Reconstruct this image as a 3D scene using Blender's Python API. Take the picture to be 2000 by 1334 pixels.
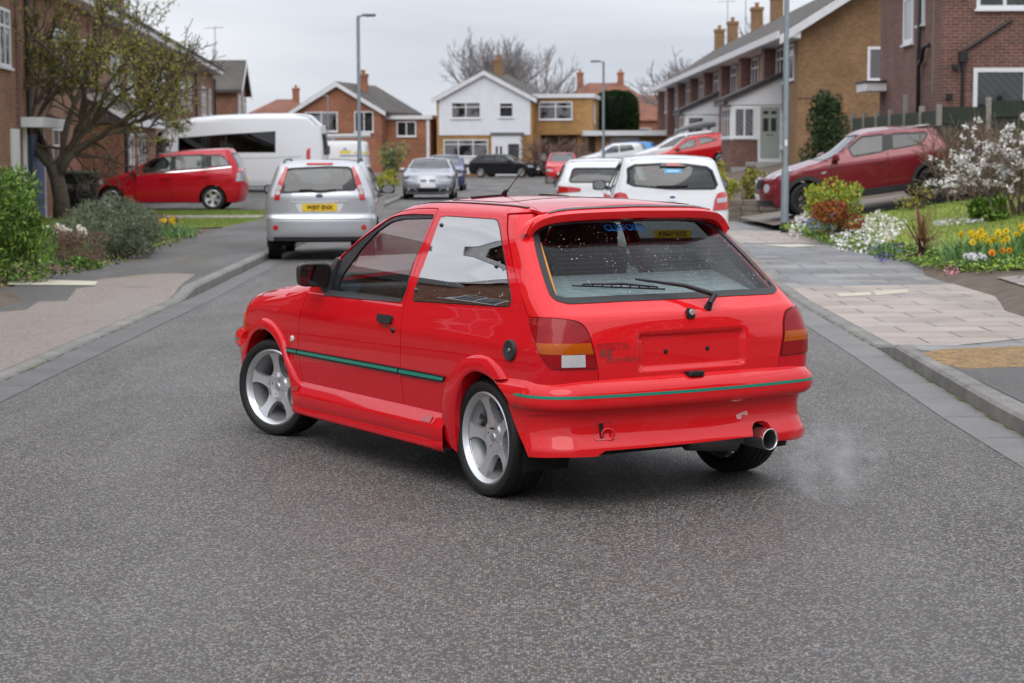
import bpy, bmesh, math, random
from math import radians as R, sin, cos, pi, sqrt
from mathutils import Vector, Matrix, geometry
from bisect import bisect_right
for o in list(bpy.data.objects): bpy.data.objects.remove(o)
scene = bpy.context.scene
C = scene.collection
random.seed(7)

# ---------------------------------------------------------------- camera
CAM_H, F_PX, PITCH, ROLL = 1.633, 3885.0, 0.09542, -0.0031
cam_d = bpy.data.cameras.new("Camera"); cam = bpy.data.objects.new("Camera", cam_d); C.objects.link(cam)
scene.camera = cam
cam_d.sensor_width = 36; cam_d.sensor_fit = 'HORIZONTAL'; cam_d.lens = F_PX * 36 / 2000
cam_d.clip_start = 0.1; cam_d.clip_end = 3000
CF = Vector((0, cos(PITCH), -sin(PITCH))); _r = Vector((1, 0, 0)); _u = _r.cross(CF)
CR = _r * cos(ROLL) + _u * sin(ROLL); CU = _u * cos(ROLL) - _r * sin(ROLL); CO = Vector((0, 0, CAM_H))
m = Matrix.Identity(4)
for i in range(3): m[i][0] = CR[i]; m[i][1] = CU[i]; m[i][2] = -CF[i]; m[i][3] = CO[i]
cam.matrix_world = m
cam_d.dof.use_dof = True; cam_d.dof.focus_distance = 9.6; cam_d.dof.aperture_fstop = 4.8; cam_d.dof.aperture_blades = 9

def ray(px, py): return (CF + CR * ((px - 1000) / F_PX) - CU * ((py - 667) / F_PX))
def G(px, py, z=0.0):                      # point of the level z seen at a pixel of the photograph
    d = ray(px, py); t = (z - CAM_H) / d.z; return CO + d * t
def D(px, py, y):                          # point at distance y along the street
    d = ray(px, py); return CO + d * (y / d.y)

# ---------------------------------------------------------------- world and sun: bright overcast
scene.render.engine = 'CYCLES'
scene.cycles.use_denoising = True
scene.cycles.max_bounces = 8; scene.cycles.transparent_max_bounces = 12
scene.view_settings.view_transform = 'Standard'; scene.view_settings.look = 'None'
scene.view_settings.exposure = 0.46; scene.view_settings.gamma = 1.0
SUN_EL, SUN_AZ = R(50), R(188)             # azimuth clockwise from the street direction
world = bpy.data.worlds.new("World"); scene.world = world; world.use_nodes = True
wt = world.node_tree; wt.nodes.clear()
def wn(t, **k):
    n = wt.nodes.new(t)
    for a, b in k.items(): setattr(n, a, b)
    return n
wo = wn('ShaderNodeOutputWorld'); wb = wn('ShaderNodeBackground'); wb.inputs[1].default_value = 0.1
sky = wn('ShaderNodeTexSky', sky_type='NISHITA', sun_disc=False, sun_elevation=SUN_EL, sun_rotation=SUN_AZ)
tc = wn('ShaderNodeTexCoord'); mp = wn('ShaderNodeMapping'); mp.inputs['Scale'].default_value = (1.0, 1.0, 5.5)
wt.links.new(tc.outputs['Generated'], mp.inputs['Vector'])
nz = wn('ShaderNodeTexNoise'); nz.inputs['Scale'].default_value = 2.6; nz.inputs['Detail'].default_value = 6; nz.inputs['Roughness'].default_value = .5
nz.inputs['Distortion'].default_value = .3
wt.links.new(mp.outputs[0], nz.inputs['Vector'])
cr = wn('ShaderNodeValToRGB'); wt.links.new(nz.outputs['Fac'], cr.inputs[0])
cr.color_ramp.elements[0].position = .32; cr.color_ramp.elements[0].color = (.45, .48, .55, 1)
cr.color_ramp.elements[1].position = .62; cr.color_ramp.elements[1].color = (.72, .735, .775, 1)
sc_ = wn('ShaderNodeMix', data_type='RGBA', blend_type='MULTIPLY'); sc_.inputs[0].default_value = 1
wt.links.new(cr.outputs[0], sc_.inputs[6]); sc_.inputs[7].default_value = (9.4, 9.4, 9.4, 1)
sx = wn('ShaderNodeSeparateXYZ'); wt.links.new(tc.outputs['Generated'], sx.inputs[0])     # an overcast sky is brightest overhead
zc = wn('ShaderNodeMapRange'); wt.links.new(sx.outputs[2], zc.inputs[0]); zc.inputs[1].default_value = .06; zc.inputs[2].default_value = 1; zc.inputs[3].default_value = 1; zc.inputs[4].default_value = 2.2
zm = wn('ShaderNodeMix', data_type='RGBA', blend_type='MULTIPLY'); zm.inputs[0].default_value = 1; wt.links.new(sc_.outputs[2], zm.inputs[6]); wt.links.new(zc.outputs[0], zm.inputs[7])
mx = wn('ShaderNodeMix', data_type='RGBA'); mx.inputs[0].default_value = .93
wt.links.new(sky.outputs[0], mx.inputs[6]); wt.links.new(zm.outputs[2], mx.inputs[7])
wt.links.new(mx.outputs[2], wb.inputs[0]); wt.links.new(wb.outputs[0], wo.inputs[0])
sun_d = bpy.data.lights.new("Sun", 'SUN'); sun = bpy.data.objects.new("Sun", sun_d); C.objects.link(sun)
sun_d.energy = 0.8; sun_d.angle = R(45); sun_d.color = (1, .97, .93)
sdir = Vector((sin(SUN_AZ) * cos(SUN_EL), cos(SUN_AZ) * cos(SUN_EL), sin(SUN_EL)))
sun.rotation_euler = sdir.to_track_quat('Z', 'Y').to_euler()

# ---------------------------------------------------------------- helpers: objects
def tag(o, label=None, cat=None, group=None, kind=None):
    if label: o['label'] = label
    if cat: o['category'] = cat
    if group: o['group'] = group
    if kind: o['kind'] = kind
    return o
def empty(name, loc=(0, 0, 0), rot=(0, 0, 0), label=None, cat=None, group=None):
    o = bpy.data.objects.new(name, None); C.objects.link(o); o.empty_display_size = .2
    o.location = loc; o.rotation_euler = rot
    return tag(o, label, cat, group)
def link(name, me, parent=None, mat=None):
    o = bpy.data.objects.new(name, me); C.objects.link(o)
    if parent is not None: o.parent = parent
    if mat is not None and not me.materials: me.materials.append(mat)
    return o
def mesh(name, verts, faces, mat=None, parent=None, smooth=False, normals=None, mats=None, fm=None):
    me = bpy.data.meshes.new(name); me.from_pydata([tuple(v) for v in verts], [], faces)
    if mats:
        for q in mats: me.materials.append(q)
        if fm: me.polygons.foreach_set('material_index', fm)
    elif mat: me.materials.append(mat)
    if smooth or normals: me.polygons.foreach_set('use_smooth', [True] * len(me.polygons))
    me.update()
    if normals: me.normals_split_custom_set_from_vertices([tuple(n) for n in normals])
    return link(name, me, parent)
class MB:                                   # collects shapes into one mesh
    def __init__(s): s.v = []; s.f = []; s.m = []
    def add(s, v, f, m=0):
        b = len(s.v); s.v += [tuple(q) for q in v]; s.f += [tuple(i + b for i in q) for q in f]; s.m += [m] * len(f); return s
    def box(s, x0, x1, y0, y1, z0, z1, m=0, M=None):
        v = [Vector((x, y, z)) for z in (z0, z1) for y in (y0, y1) for x in (x0, x1)]
        if M is not None: v = [M @ q for q in v]
        return s.add(v, [(0, 2, 3, 1), (4, 5, 7, 6), (0, 1, 5, 4), (2, 6, 7, 3), (0, 4, 6, 2), (1, 3, 7, 5)], m)
    def prism(s, pts, a, b, axis='y', m=0, M=None):   # polygon in the other two axes, extruded
        n = len(pts); v = []
        for t in (a, b):
            for p, q in pts:
                w = {'y': Vector((p, t, q)), 'x': Vector((t, p, q)), 'z': Vector((p, q, t))}[axis]
                v.append(M @ w if M is not None else w)
        f = [tuple(range(n)), tuple(range(2 * n - 1, n - 1, -1))] + [(i, i + n, (i + 1) % n + n, (i + 1) % n) for i in range(n)]
        return s.add(v, f, m)
    def tube(s, pts, rad, n=8, m=0, cap=True):
        pts = [Vector(p) for p in pts]
        rr = rad if isinstance(rad, (list, tuple)) else [rad] * len(pts)
        v = []; f = []; up = None
        for i, p in enumerate(pts):
            t = (pts[min(i + 1, len(pts) - 1)] - pts[max(i - 1, 0)]).normalized()
            if up is None: up = Vector((0, 0, 1)) if abs(t.z) < .9 else Vector((1, 0, 0))
            a = t.cross(up).normalized(); up = a.cross(t)
            for k in range(n):
                an = 2 * pi * k / n; v.append(p + (a * cos(an) + up * sin(an)) * rr[i])
        for i in range(len(pts) - 1):
            for k in range(n): f.append((i * n + k, i * n + (k + 1) % n, (i + 1) * n + (k + 1) % n, (i + 1) * n + k))
        if cap: f.append(tuple(range(n - 1, -1, -1))); f.append(tuple(range((len(pts) - 1) * n, len(pts) * n)))
        return s.add(v, f, m)
    def lathe(s, prof, n=32, M=None, m=0, closed=False):     # (r, y) profile round the y axis
        v = []; f = []; k = len(prof)
        for i in range(n):
            a = 2 * pi * i / n
            for r, y in prof:
                w = Vector((r * cos(a), y, r * sin(a))); v.append(M @ w if M is not None else w)
        for i in range(n):
            for j in range(k - 1 + (1 if closed else 0)):
                j2 = (j + 1) % k; i2 = (i + 1) % n
                f.append((i * k + j, i * k + j2, i2 * k + j2, i2 * k + j))
        return s.add(v, f, m)
    def build(s, name, mat, parent=None, smooth=False, angle=None):
        mats = mat if isinstance(mat, (list, tuple)) else [mat]
        o = mesh(name, s.v, s.f, parent=parent, mats=mats, fm=s.m, smooth=smooth or angle is not None)
        bm = bmesh.new(); bm.from_mesh(o.data); bmesh.ops.recalc_face_normals(bm, faces=bm.faces)
        if angle is not None:
            bmesh.ops.remove_doubles(bm, verts=bm.verts, dist=1e-5)
            for e in bm.edges:
                if len(e.link_faces) == 2 and e.calc_face_angle(0) > R(angle): e.smooth = False
        bm.to_mesh(o.data); bm.free()
        return o
def bevel(o, w=.01, seg=2):
    bm = bmesh.new(); bm.from_mesh(o.data)
    es = [e for e in bm.edges if len(e.link_faces) == 2 and e.calc_face_angle(0) > R(30)]
    bmesh.ops.bevel(bm, geom=es, offset=w, segments=seg, affect='EDGES', profile=.7, clamp_overlap=True)
    for f in bm.faces: f.smooth = True
    bm.to_mesh(o.data); bm.free(); return o
def copy_tree(o, parent=None):
    c = o.copy(); C.objects.link(c); c.parent = parent
    for ch in list(o.children): copy_tree(ch, c)
    return c
class PC:                                   # smooth monotone table
    def __init__(s, *pts):
        pts = sorted(pts); s.x = [p[0] for p in pts]; s.y = [p[1] for p in pts]; n = len(pts)
        d = [(s.y[i + 1] - s.y[i]) / (s.x[i + 1] - s.x[i]) for i in range(n - 1)]
        s.t = [d[0]] + [0 if d[i - 1] * d[i] <= 0 else 2 * d[i - 1] * d[i] / (d[i - 1] + d[i]) for i in range(1, n - 1)] + [d[-1]] if n > 2 else [d[0]] * 2
    def __call__(s, v):
        if v <= s.x[0]: return s.y[0] + s.t[0] * (v - s.x[0])
        if v >= s.x[-1]: return s.y[-1] + s.t[-1] * (v - s.x[-1])
        i = bisect_right(s.x, v) - 1; h = s.x[i + 1] - s.x[i]; u = (v - s.x[i]) / h
        return (s.y[i] * (1 + 2 * u) * (1 - u) ** 2 + h * s.t[i] * u * (1 - u) ** 2 + s.y[i + 1] * u * u * (3 - 2 * u) + h * s.t[i + 1] * u * u * (u - 1))

# ---------------------------------------------------------------- helpers: materials
MATS = {}
class NT:
    def __init__(s, name):
        s.m = bpy.data.materials.new(name); s.m.use_nodes = True; s.t = s.m.node_tree
        s.p = s.t.nodes['Principled BSDF']; s.out = s.t.nodes['Material Output']
    def n(s, t, ins=None, **k):
        q = s.t.nodes.new(t)
        for a, b in k.items(): setattr(q, a, b)
        for a, b in (ins or {}).items():
            if hasattr(b, 'is_output'): s.t.links.new(b, q.inputs[a])
            else: q.inputs[a].default_value = b
        return q
    def set(s, **k):
        for a, b in k.items():
            a = a.replace('_', ' ')
            if hasattr(b, 'is_output'): s.t.links.new(b, s.p.inputs[a])
            else: s.p.inputs[a].default_value = b
        return s
    def coord(s, scale=(1, 1, 1), kind='Object'):
        c = s.n('ShaderNodeTexCoord'); q = s.n('ShaderNodeMapping', {'Vector': c.outputs[kind], 'Scale': scale}); return q.outputs[0]
    def noise(s, vec, scale, detail=4, rough=.55, dist=0):
        return s.n('ShaderNodeTexNoise', {'Vector': vec, 'Scale': scale, 'Detail': detail, 'Roughness': rough, 'Distortion': dist}).outputs['Fac']
    def ramp(s, fac, *st):
        r = s.n('ShaderNodeValToRGB', {'Fac': fac}); e = r.color_ramp.elements
        while len(e) < len(st): e.new(.5)
        for q, (p, c) in zip(e, st):
            q.position = p; q.color = (c, c, c, 1) if isinstance(c, (int, float)) else (*c, 1)
        return r.outputs[0]
    def mix(s, f, a, b, mode='MIX'):
        q = s.n('ShaderNodeMix', data_type='RGBA', blend_type=mode)
        for i, v in ((0, f), (6, a), (7, b)):
            if hasattr(v, 'is_output'): s.t.links.new(v, q.inputs[i])
            else: q.inputs[i].default_value = v if i == 0 else ((*v, 1) if len(v) == 3 else v)
        return q.outputs[2]
    def math(s, op, a, b=0.0):
        q = s.n('ShaderNodeMath', operation=op)
        for i, v in ((0, a), (1, b)):
            if hasattr(v, 'is_output'): s.t.links.new(v, q.inputs[i])
            else: q.inputs[i].default_value = v
        return q.outputs[0]
    def bump(s, h, strength=.3, dist=.01):
        b = s.n('ShaderNodeBump', {'Height': h, 'Strength': strength, 'Distance': dist}); s.set(Normal=b.outputs[0]); return b
def plain(name, col, rough=.6, metal=0.0, coat=0.0, spec=.5, var=0.0, vs=6.0):
    if name in MATS: return MATS[name]
    q = NT(name); q.set(Base_Color=(*col, 1), Roughness=rough, Metallic=metal, Coat_Weight=coat, Coat_Roughness=.04, Specular_IOR_Level=spec)
    if var:
        n = q.noise(q.coord(), vs, 5)
        q.set(Base_Color=q.ramp(n, (.25, tuple(c * (1 - var) for c in col)), (.75, tuple(min(1, c * (1 + var)) for c in col))))
    MATS[name] = q.m; return q.m
def paint(name, col, metal=0.0, rough=.3, flake=False, wet=False, inside=(.035, .035, .037)):
    if name in MATS: return MATS[name]
    q = NT(name); q.set(Base_Color=(*col, 1), Roughness=rough, Metallic=metal, Coat_Weight=1.0, Coat_Roughness=.03, Specular_IOR_Level=.5 if metal else 0.0)
    geo = q.n('ShaderNodeNewGeometry')
    q.set(Base_Color=q.mix(geo.outputs['Backfacing'], col, inside))
    q.set(Coat_Weight=q.math('SUBTRACT', 1.0, geo.outputs['Backfacing']), Metallic=q.math('MULTIPLY', q.math('SUBTRACT', 1.0, geo.outputs['Backfacing']), metal))
    n = q.noise(q.coord(), 1.7, 2)
    h = n
    if wet:                                 # beads of rain standing on the paint
        v = q.n('ShaderNodeTexVoronoi', {'Vector': q.coord(), 'Scale': 130.0, 'Randomness': 1.0})
        d = q.math('MULTIPLY', q.ramp(v.outputs['Distance'], (.12, 1), (.3, 0)), q.ramp(q.n('ShaderNodeSeparateColor', {0: v.outputs['Color']}).outputs[0], (.55, 0), (.6, 1)))
        b = q.n('ShaderNodeBump', {'Height': d, 'Strength': .35, 'Distance': .002})
        q.set(Coat_Normal=b.outputs[0])
    MATS[name] = q.m; return q.m
def glass(name, tint=(.55, .62, .62), refl=.12, drops=False, rough=.0):
    """thin pane: tinted see-through plus a mirror share that grows towards grazing angles"""
    if name in MATS: return MATS[name]
    q = NT(name); t = q.t; t.nodes.remove(q.p)
    tr = q.n('ShaderNodeBsdfTransparent', {'Color': (*tint, 1)})
    gl = q.n('ShaderNodeBsdfGlossy', {'Color': (1, 1, 1, 1), 'Roughness': rough})
    lw = q.n('ShaderNodeLayerWeight', {'Blend': .5})
    fac = q.math('ADD', q.math('MULTIPLY', q.math('POWER', lw.outputs['Facing'], 4.2), 1 - refl), refl)
    mxs = q.n('ShaderNodeMixShader', {0: fac, 1: tr.outputs[0], 2: gl.outputs[0]})
    out = mxs.outputs[0]
    if drops:
        c = q.coord()
        v = q.n('ShaderNodeTexVoronoi', {'Vector': c, 'Scale': drops, 'Randomness': 1.0})
        col = q.n('ShaderNodeSeparateColor', {0: v.outputs['Color']})
        sz = q.math('MULTIPLY', q.math('POWER', col.outputs[0], 2.6), .32)
        patch = q.ramp(q.noise(c, 5.5, 3), (.36, .0), (.6, 1))
        d = q.math('LESS_THAN', v.outputs['Distance'], q.math('MULTIPLY', sz, patch))
        dif = q.n('ShaderNodeBsdfDiffuse', {'Color': (.72, .78, .82, 1)})
        gl2 = q.n('ShaderNodeBsdfGlossy', {'Color': (1, 1, 1, 1), 'Roughness': .1})
        ms = q.n('ShaderNodeMixShader', {0: .3, 1: dif.outputs[0], 2: gl2.outputs[0]})
        out = q.n('ShaderNodeMixShader', {0: q.math('MULTIPLY', d, .5), 1: out, 2: ms.outputs[0]}).outputs[0]
    t.links.new(out, q.out.inputs[0]); MATS[name] = q.m; return q.m

black_trim = plain('black_trim', (.008, .008, .009), .45)
black_gloss = plain('black_gloss', (.008, .008, .009), .12, coat=.5)
rubber = plain('rubber', (.0065, .0065, .007), .6, var=.3, vs=40)
cavity = plain('dark_cavity', (.004, .004, .004), .9)
chrome = plain('chrome', (.75, .75, .76), .12, 1.0)
alloy = plain('silver_alloy', (.66, .67, .68), .32, .75, coat=.3, var=.08, vs=9)
steel = plain('dull_steel', (.30, .29, .28), .45, .9, var=.3, vs=14)
plate_yellow = plain('plate_yellow', (.80, .52, .012), .4)
plate_white = plain('plate_white', (.75, .75, .74), .4)
ink = plain('black_letters', (.01, .01, .01), .5)
# ---------------------------------------------------------------- helpers: panels on curved body surfaces
def proj(p):
    d = p - CO; z = d.dot(CF); return (1000 + F_PX * d.dot(CR) / z, 667 - F_PX * d.dot(CU) / z)
def spline(pts, n=6, closed=False):
    out = []; N = len(pts)
    if N < 3: return list(pts)
    for i in range(N if closed else N - 1):
        g = lambda k: pts[k % N] if closed else pts[max(0, min(N - 1, k))]
        a, b, c, d = g(i - 1), g(i), g(i + 1), g(i + 2)
        for k in range(n):
            t = k / n
            out.append(tuple(.5 * (2 * b[j] + (c[j] - a[j]) * t + (2 * a[j] - 5 * b[j] + 4 * c[j] - d[j]) * t * t + (3 * b[j] - a[j] - 3 * c[j] + d[j]) * t ** 3) for j in (0, 1)))
    if not closed: out.append(tuple(pts[-1]))
    return out
def fillet(pts, r, n=4):                    # rounds every corner of a closed polygon
    out = []; N = len(pts)
    for i in range(N):
        rr = r[i] if isinstance(r, (list, tuple)) else r
        p, a, b = Vector(pts[i][:2]), Vector(pts[i - 1][:2]), Vector(pts[(i + 1) % N][:2])
        if rr <= 0: out.append(tuple(p)); continue
        da, db = (a - p), (b - p); k = min(rr, da.length * .45, db.length * .45)
        A, B = p + da.normalized() * k, p + db.normalized() * k
        for j in range(n + 1):
            t = j / n; q = A * (1 - t) ** 2 + p * 2 * t * (1 - t) + B * t * t; out.append((q.x, q.y))
    return out
def resample(pts, step):
    out = []
    for i in range(len(pts)):
        a, b = Vector(pts[i]), Vector(pts[(i + 1) % len(pts)]); l = (b - a).length
        if l < 1e-6: continue
        k = max(1, int(math.ceil(l / step)))
        for j in range(k): out.append(tuple(a.lerp(b, j / k)))
    return out
def poly_inside(x, y, P):
    c = False; n = len(P); j = n - 1
    for i in range(n):
        xi, yi = P[i]; xj, yj = P[j]
        if (yi > y) != (yj > y) and x < (xj - xi) * (y - yi) / (yj - yi) + xi: c = not c
        j = i
    return c
def inset(pts, d):                          # polygon moved inwards by d (outwards when negative)
    n = len(pts); A = sum(pts[i][0] * pts[(i + 1) % n][1] - pts[(i + 1) % n][0] * pts[i][1] for i in range(n)); s = 1 if A > 0 else -1
    out = []
    for i in range(n):
        a, p, b = Vector(pts[i - 1]), Vector(pts[i]), Vector(pts[(i + 1) % n])
        u = (p - a); v = (b - p)
        if u.length < 1e-9 or v.length < 1e-9: out.append(tuple(p)); continue
        u.normalize(); v.normalize(); n1 = Vector((-u.y, u.x)) * s; n2 = Vector((-v.y, v.x)) * s
        m_ = n1 + n2
        if m_.length < .2: m_ = n1
        m_.normalize(); k = d / max(.5, m_.dot(n1)); out.append(tuple(p + m_ * k))
    return out
def sdist(poly_list, x, y):
    best = 9
    for P in poly_list:
        for i in range(len(P)):
            ax, ay = P[i - 1]; bx, by = P[i]; dx, dy = bx - ax, by - ay; L = dx * dx + dy * dy
            t = 0 if L == 0 else max(0, min(1, ((x - ax) * dx + (y - ay) * dy) / L))
            q = (ax + t * dx - x) ** 2 + (ay + t * dy - y) ** 2
            if q < best: best = q
    return sqrt(best)
def cdt(outer, holes, step):
    loops = [outer] + holes
    V = []; E = []
    for L in loops:
        b = len(V); V += [Vector(p) for p in L]; E += [(b + i, b + (i + 1) % len(L)) for i in range(len(L))]
    xs = [p[0] for p in outer]; ys = [p[1] for p in outer]
    nx = int((max(xs) - min(xs)) / step) + 1; ny = int((max(ys) - min(ys)) / step) + 1
    for i in range(nx + 1):
        for j in range(ny + 1):
            x = min(xs) + (i + (.5 if j % 2 else 0)) * step; y = min(ys) + j * step
            if poly_inside(x, y, outer) and not any(poly_inside(x, y, h) for h in holes) and sdist(loops, x, y) > step * .45: V.append(Vector((x, y)))
    r = geometry.delaunay_2d_cdt(V, E, [], 0, 1e-7)
    vs = [(v.x, v.y) for v in r[0]]; fs = []
    for f in r[2]:
        cx = sum(vs[i][0] for i in f) / 3; cy = sum(vs[i][1] for i in f) / 3
        if poly_inside(cx, cy, outer) and not any(poly_inside(cx, cy, h) for h in holes): fs.append(tuple(f))
    return vs, fs
CEN = Vector((1.2, 0, .55))
def nrm(ch, a, b, e=2e-3):
    da = ch(a + e, b) - ch(a - e, b); db = ch(a, b + e) - ch(a, b - e); n = da.cross(db)
    return n.normalized() if n.length > 1e-12 else Vector((0, 0, 1))
def panel(name, ch, outer, mat, parent, holes=(), step=.035, off=0.0, flange=.012, mirror=False, cen=CEN, flip=None, edge=None, flat=False):
    """sheet cut out of the surface ch(a, b); its rims are turned inwards by flange"""
    edge = edge or step
    outer = resample(outer, edge); holes = [resample(h, edge) for h in holes]
    vs, fs = cdt(outer, holes, step)
    P = [ch(a, b) for a, b in vs]; N = [nrm(ch, a, b) for a, b in vs]
    s = sum(n.dot(p - cen) for n, p in zip(N, P)) if flip is None else flip
    if s < 0: N = [-n for n in N]
    P = [p + n * off for p, n in zip(P, N)]
    F = []
    cnt = {}
    for f in fs:
        a, b, c = (P[i] for i in f)
        if (b - a).cross(c - a).dot(N[f[0]]) < 0: f = (f[0], f[2], f[1])
        F.append(f)
        for i in range(3): cnt[(f[i], f[(i + 1) % 3])] = 1
    if flange:
        for (i, j) in [k for k in cnt if (k[1], k[0]) not in cnt]:
            b = len(P); t = (P[j] - P[i])
            if t.length < 1e-9: continue
            o = t.cross(N[i]).normalized()
            P += [P[i], P[j], P[j] - N[j] * flange, P[i] - N[i] * flange]; N += [o] * 4
            F.append((b + 1, b, b + 3, b + 2))
    if mirror:
        P = [Vector((p.x, -p.y, p.z)) for p in P]; N = [Vector((n.x, -n.y, n.z)) for n in N]; F = [tuple(reversed(f)) for f in F]
    return mesh(name, P, F, mat, parent, normals=None if flat else N, smooth=not flat)
def patch(name, fn, nu, nv, mat, parent, mirror=False, flipn=False, cen=CEN):
    """grid surface fn(u, v), u and v in 0..1"""
    P = [fn(i / nu, j / nv) for i in range(nu + 1) for j in range(nv + 1)]
    k = nv + 1
    F = [(i * k + j, (i + 1) * k + j, (i + 1) * k + j + 1, i * k + j + 1) for i in range(nu) for j in range(nv)]
    s = 0
    for f in F:
        a, b, c, d = (P[i] for i in f); q = (a + b + c + d) / 4; s += (c - a).cross(d - b).dot(q - cen)
    if (s < 0) != flipn: F = [tuple(reversed(f)) for f in F]
    if mirror: P = [Vector((p.x, -p.y, p.z)) for p in P]; F = [tuple(reversed(f)) for f in F]
    o = mesh(name, P, F, mat, parent, smooth=True)
    bm = bmesh.new(); bm.from_mesh(o.data); bmesh.ops.remove_doubles(bm, verts=bm.verts, dist=1e-6)
    for e in bm.edges:
        if len(e.link_faces) == 2 and e.calc_face_angle(0) > R(40): e.smooth = False
    bm.to_mesh(o.data); bm.free(); return o
class Surf:
    """car skin as plan contours: side(x, z) and rear(y, z) / nose(y, z) run on into each other round the corners"""
    def __init__(s, w, xr, bow, rc, xf=None, bowf=None, rcf=None, q=.6):
        s.w, s.xr, s.bow, s.rc, s.xf, s.bowf, s.rcf, s.q = w, xr, bow, rc, xf, bowf, rcf, q
    def _end(s, z, front):
        if front: x0, bow, rc, sg = s.xf(z), s.bowf(z), s.rcf(z), -1
        else: x0, bow, rc, sg = s.xr(z), s.bow(z), s.rc(z), 1
        wr = s.w(x0 + sg * (bow * 1.2 + rc), z); return x0, bow, rc, sg, wr, wr - rc, x0 + sg * (bow * (wr / s.q) ** 2 + rc)
    def _pt(s, th, z, front):
        x0, bow, rc, sg, wr, yb, xa = s._end(z, front); y = yb + rc * (sin(th) if th > 0 else th)
        return Vector((x0 + sg * (bow * (y / s.q) ** 2 + (rc * (1 - cos(th)) if th > 0 else 0)), y, z))
    def side(s, x, z):
        x0, bow, rc, sg, wr, yb, xa = s._end(z, False)
        if x < xa: return s._pt(pi / 2 - (xa - x) / rc, z, False)
        if s.xf:
            x0, bow, rc, sg, wr, yb, xa = s._end(z, True)
            if x > xa: return s._pt(pi / 2 - (x - xa) / rc, z, True)
        return Vector((x, s.w(x, z), z))
    def _rear(s, y, z, front):
        x0, bow, rc, sg, wr, yb, xa = s._end(z, front); a = abs(y); k = 1 if y >= 0 else -1
        th = (a - yb) / rc
        if th <= 0: return Vector((x0 + sg * bow * (y / s.q) ** 2, y, z))
        if th < pi / 2: p = s._pt(th, z, front); return Vector((p.x, k * p.y, z))
        x = xa + sg * (a - yb - rc * pi / 2); return Vector((x, k * s.w(x, z), z))
    def rear(s, y, z): return s._rear(y, z, False)
    def nose(s, y, z): return s._rear(y, z, True)
class Trace:
    """finds where the ray through a pixel of the photograph meets a body surface of a parked car"""
    def __init__(s, M, ch, box, ok=None):
        s.M, s.ch = M, ch; a0, a1, b0, b1 = box
        s.g = []
        for i in range(25):
            for j in range(17):
                a = a0 + (a1 - a0) * i / 24; b = b0 + (b1 - b0) * j / 16
                if ok and not ok(a, b): continue
                s.g.append((a, b, *proj(M @ ch(a, b))))
    def __call__(s, px, py):
        a, b, *_ = min(s.g, key=lambda g: (g[2] - px) ** 2 + (g[3] - py) ** 2)
        for _ in range(12):
            u, v = proj(s.M @ s.ch(a, b)); e = 1e-4
            ua, va = proj(s.M @ s.ch(a + e, b)); ub, vb = proj(s.M @ s.ch(a, b + e))
            A, B, Cc, Dd = (ua - u) / e, (ub - u) / e, (va - v) / e, (vb - v) / e; det = A * Dd - B * Cc
            if abs(det) < 1e-6: break
            du, dv = px - u, py - v; da, db = (Dd * du - B * dv) / det, (A * dv - Cc * du) / det
            k = max(abs(da), abs(db)); f = min(1, .12 / k) if k > 0 else 1
            a += da * f; b += db * f
            if k < 1e-5: break
        return (a, b)
    def many(s, pts): return [s(*p) for p in pts]
def arc(cx, cz, r, a0, a1, n=22): return [(cx + r * cos(R(a0 + (a1 - a0) * i / n)), cz + r * sin(R(a0 + (a1 - a0) * i / n))) for i in range(n + 1)]
def rounded_block(name, x0, x1, y0, y1, z0, z1, r, mat, parent, M=None, seg=3):
    b = MB().box(x0, x1, y0, y1, z0, z1, M=M); o = b.build(name, mat, parent); bevel(o, r, seg); return o
def text_pts(s, size, shear=0, outline=0.0, space=1.0, bold=0.0, xscale=1.0):
    """letters of Blender's own font as flat mesh data, centred"""
    cu = bpy.data.curves.new('t', 'FONT'); cu.body = s; cu.size = size; cu.shear = shear; cu.space_character = space; cu.align_x = 'CENTER'; cu.align_y = 'CENTER'; cu.offset = bold; cu.resolution_u = 4
    if outline: cu.fill_mode = 'NONE'; cu.bevel_depth = outline; cu.bevel_resolution = 0
    o = bpy.data.objects.new('t', cu); C.objects.link(o); dg = bpy.context.evaluated_depsgraph_get(); me = o.evaluated_get(dg).to_mesh()
    v = [(p.co.x * xscale, p.co.y, p.co.z) for p in me.vertices]; f = [tuple(p.vertices) for p in me.polygons]
    o.evaluated_get(dg).to_mesh_clear(); bpy.data.objects.remove(o); bpy.data.curves.remove(cu); return v, f
def text_on(name, s, size, fn, mat, parent, **k):
    v, f = text_pts(s, size, **k); return mesh(name, [fn(a, b) for a, b, c in v], f, mat, parent)

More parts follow.
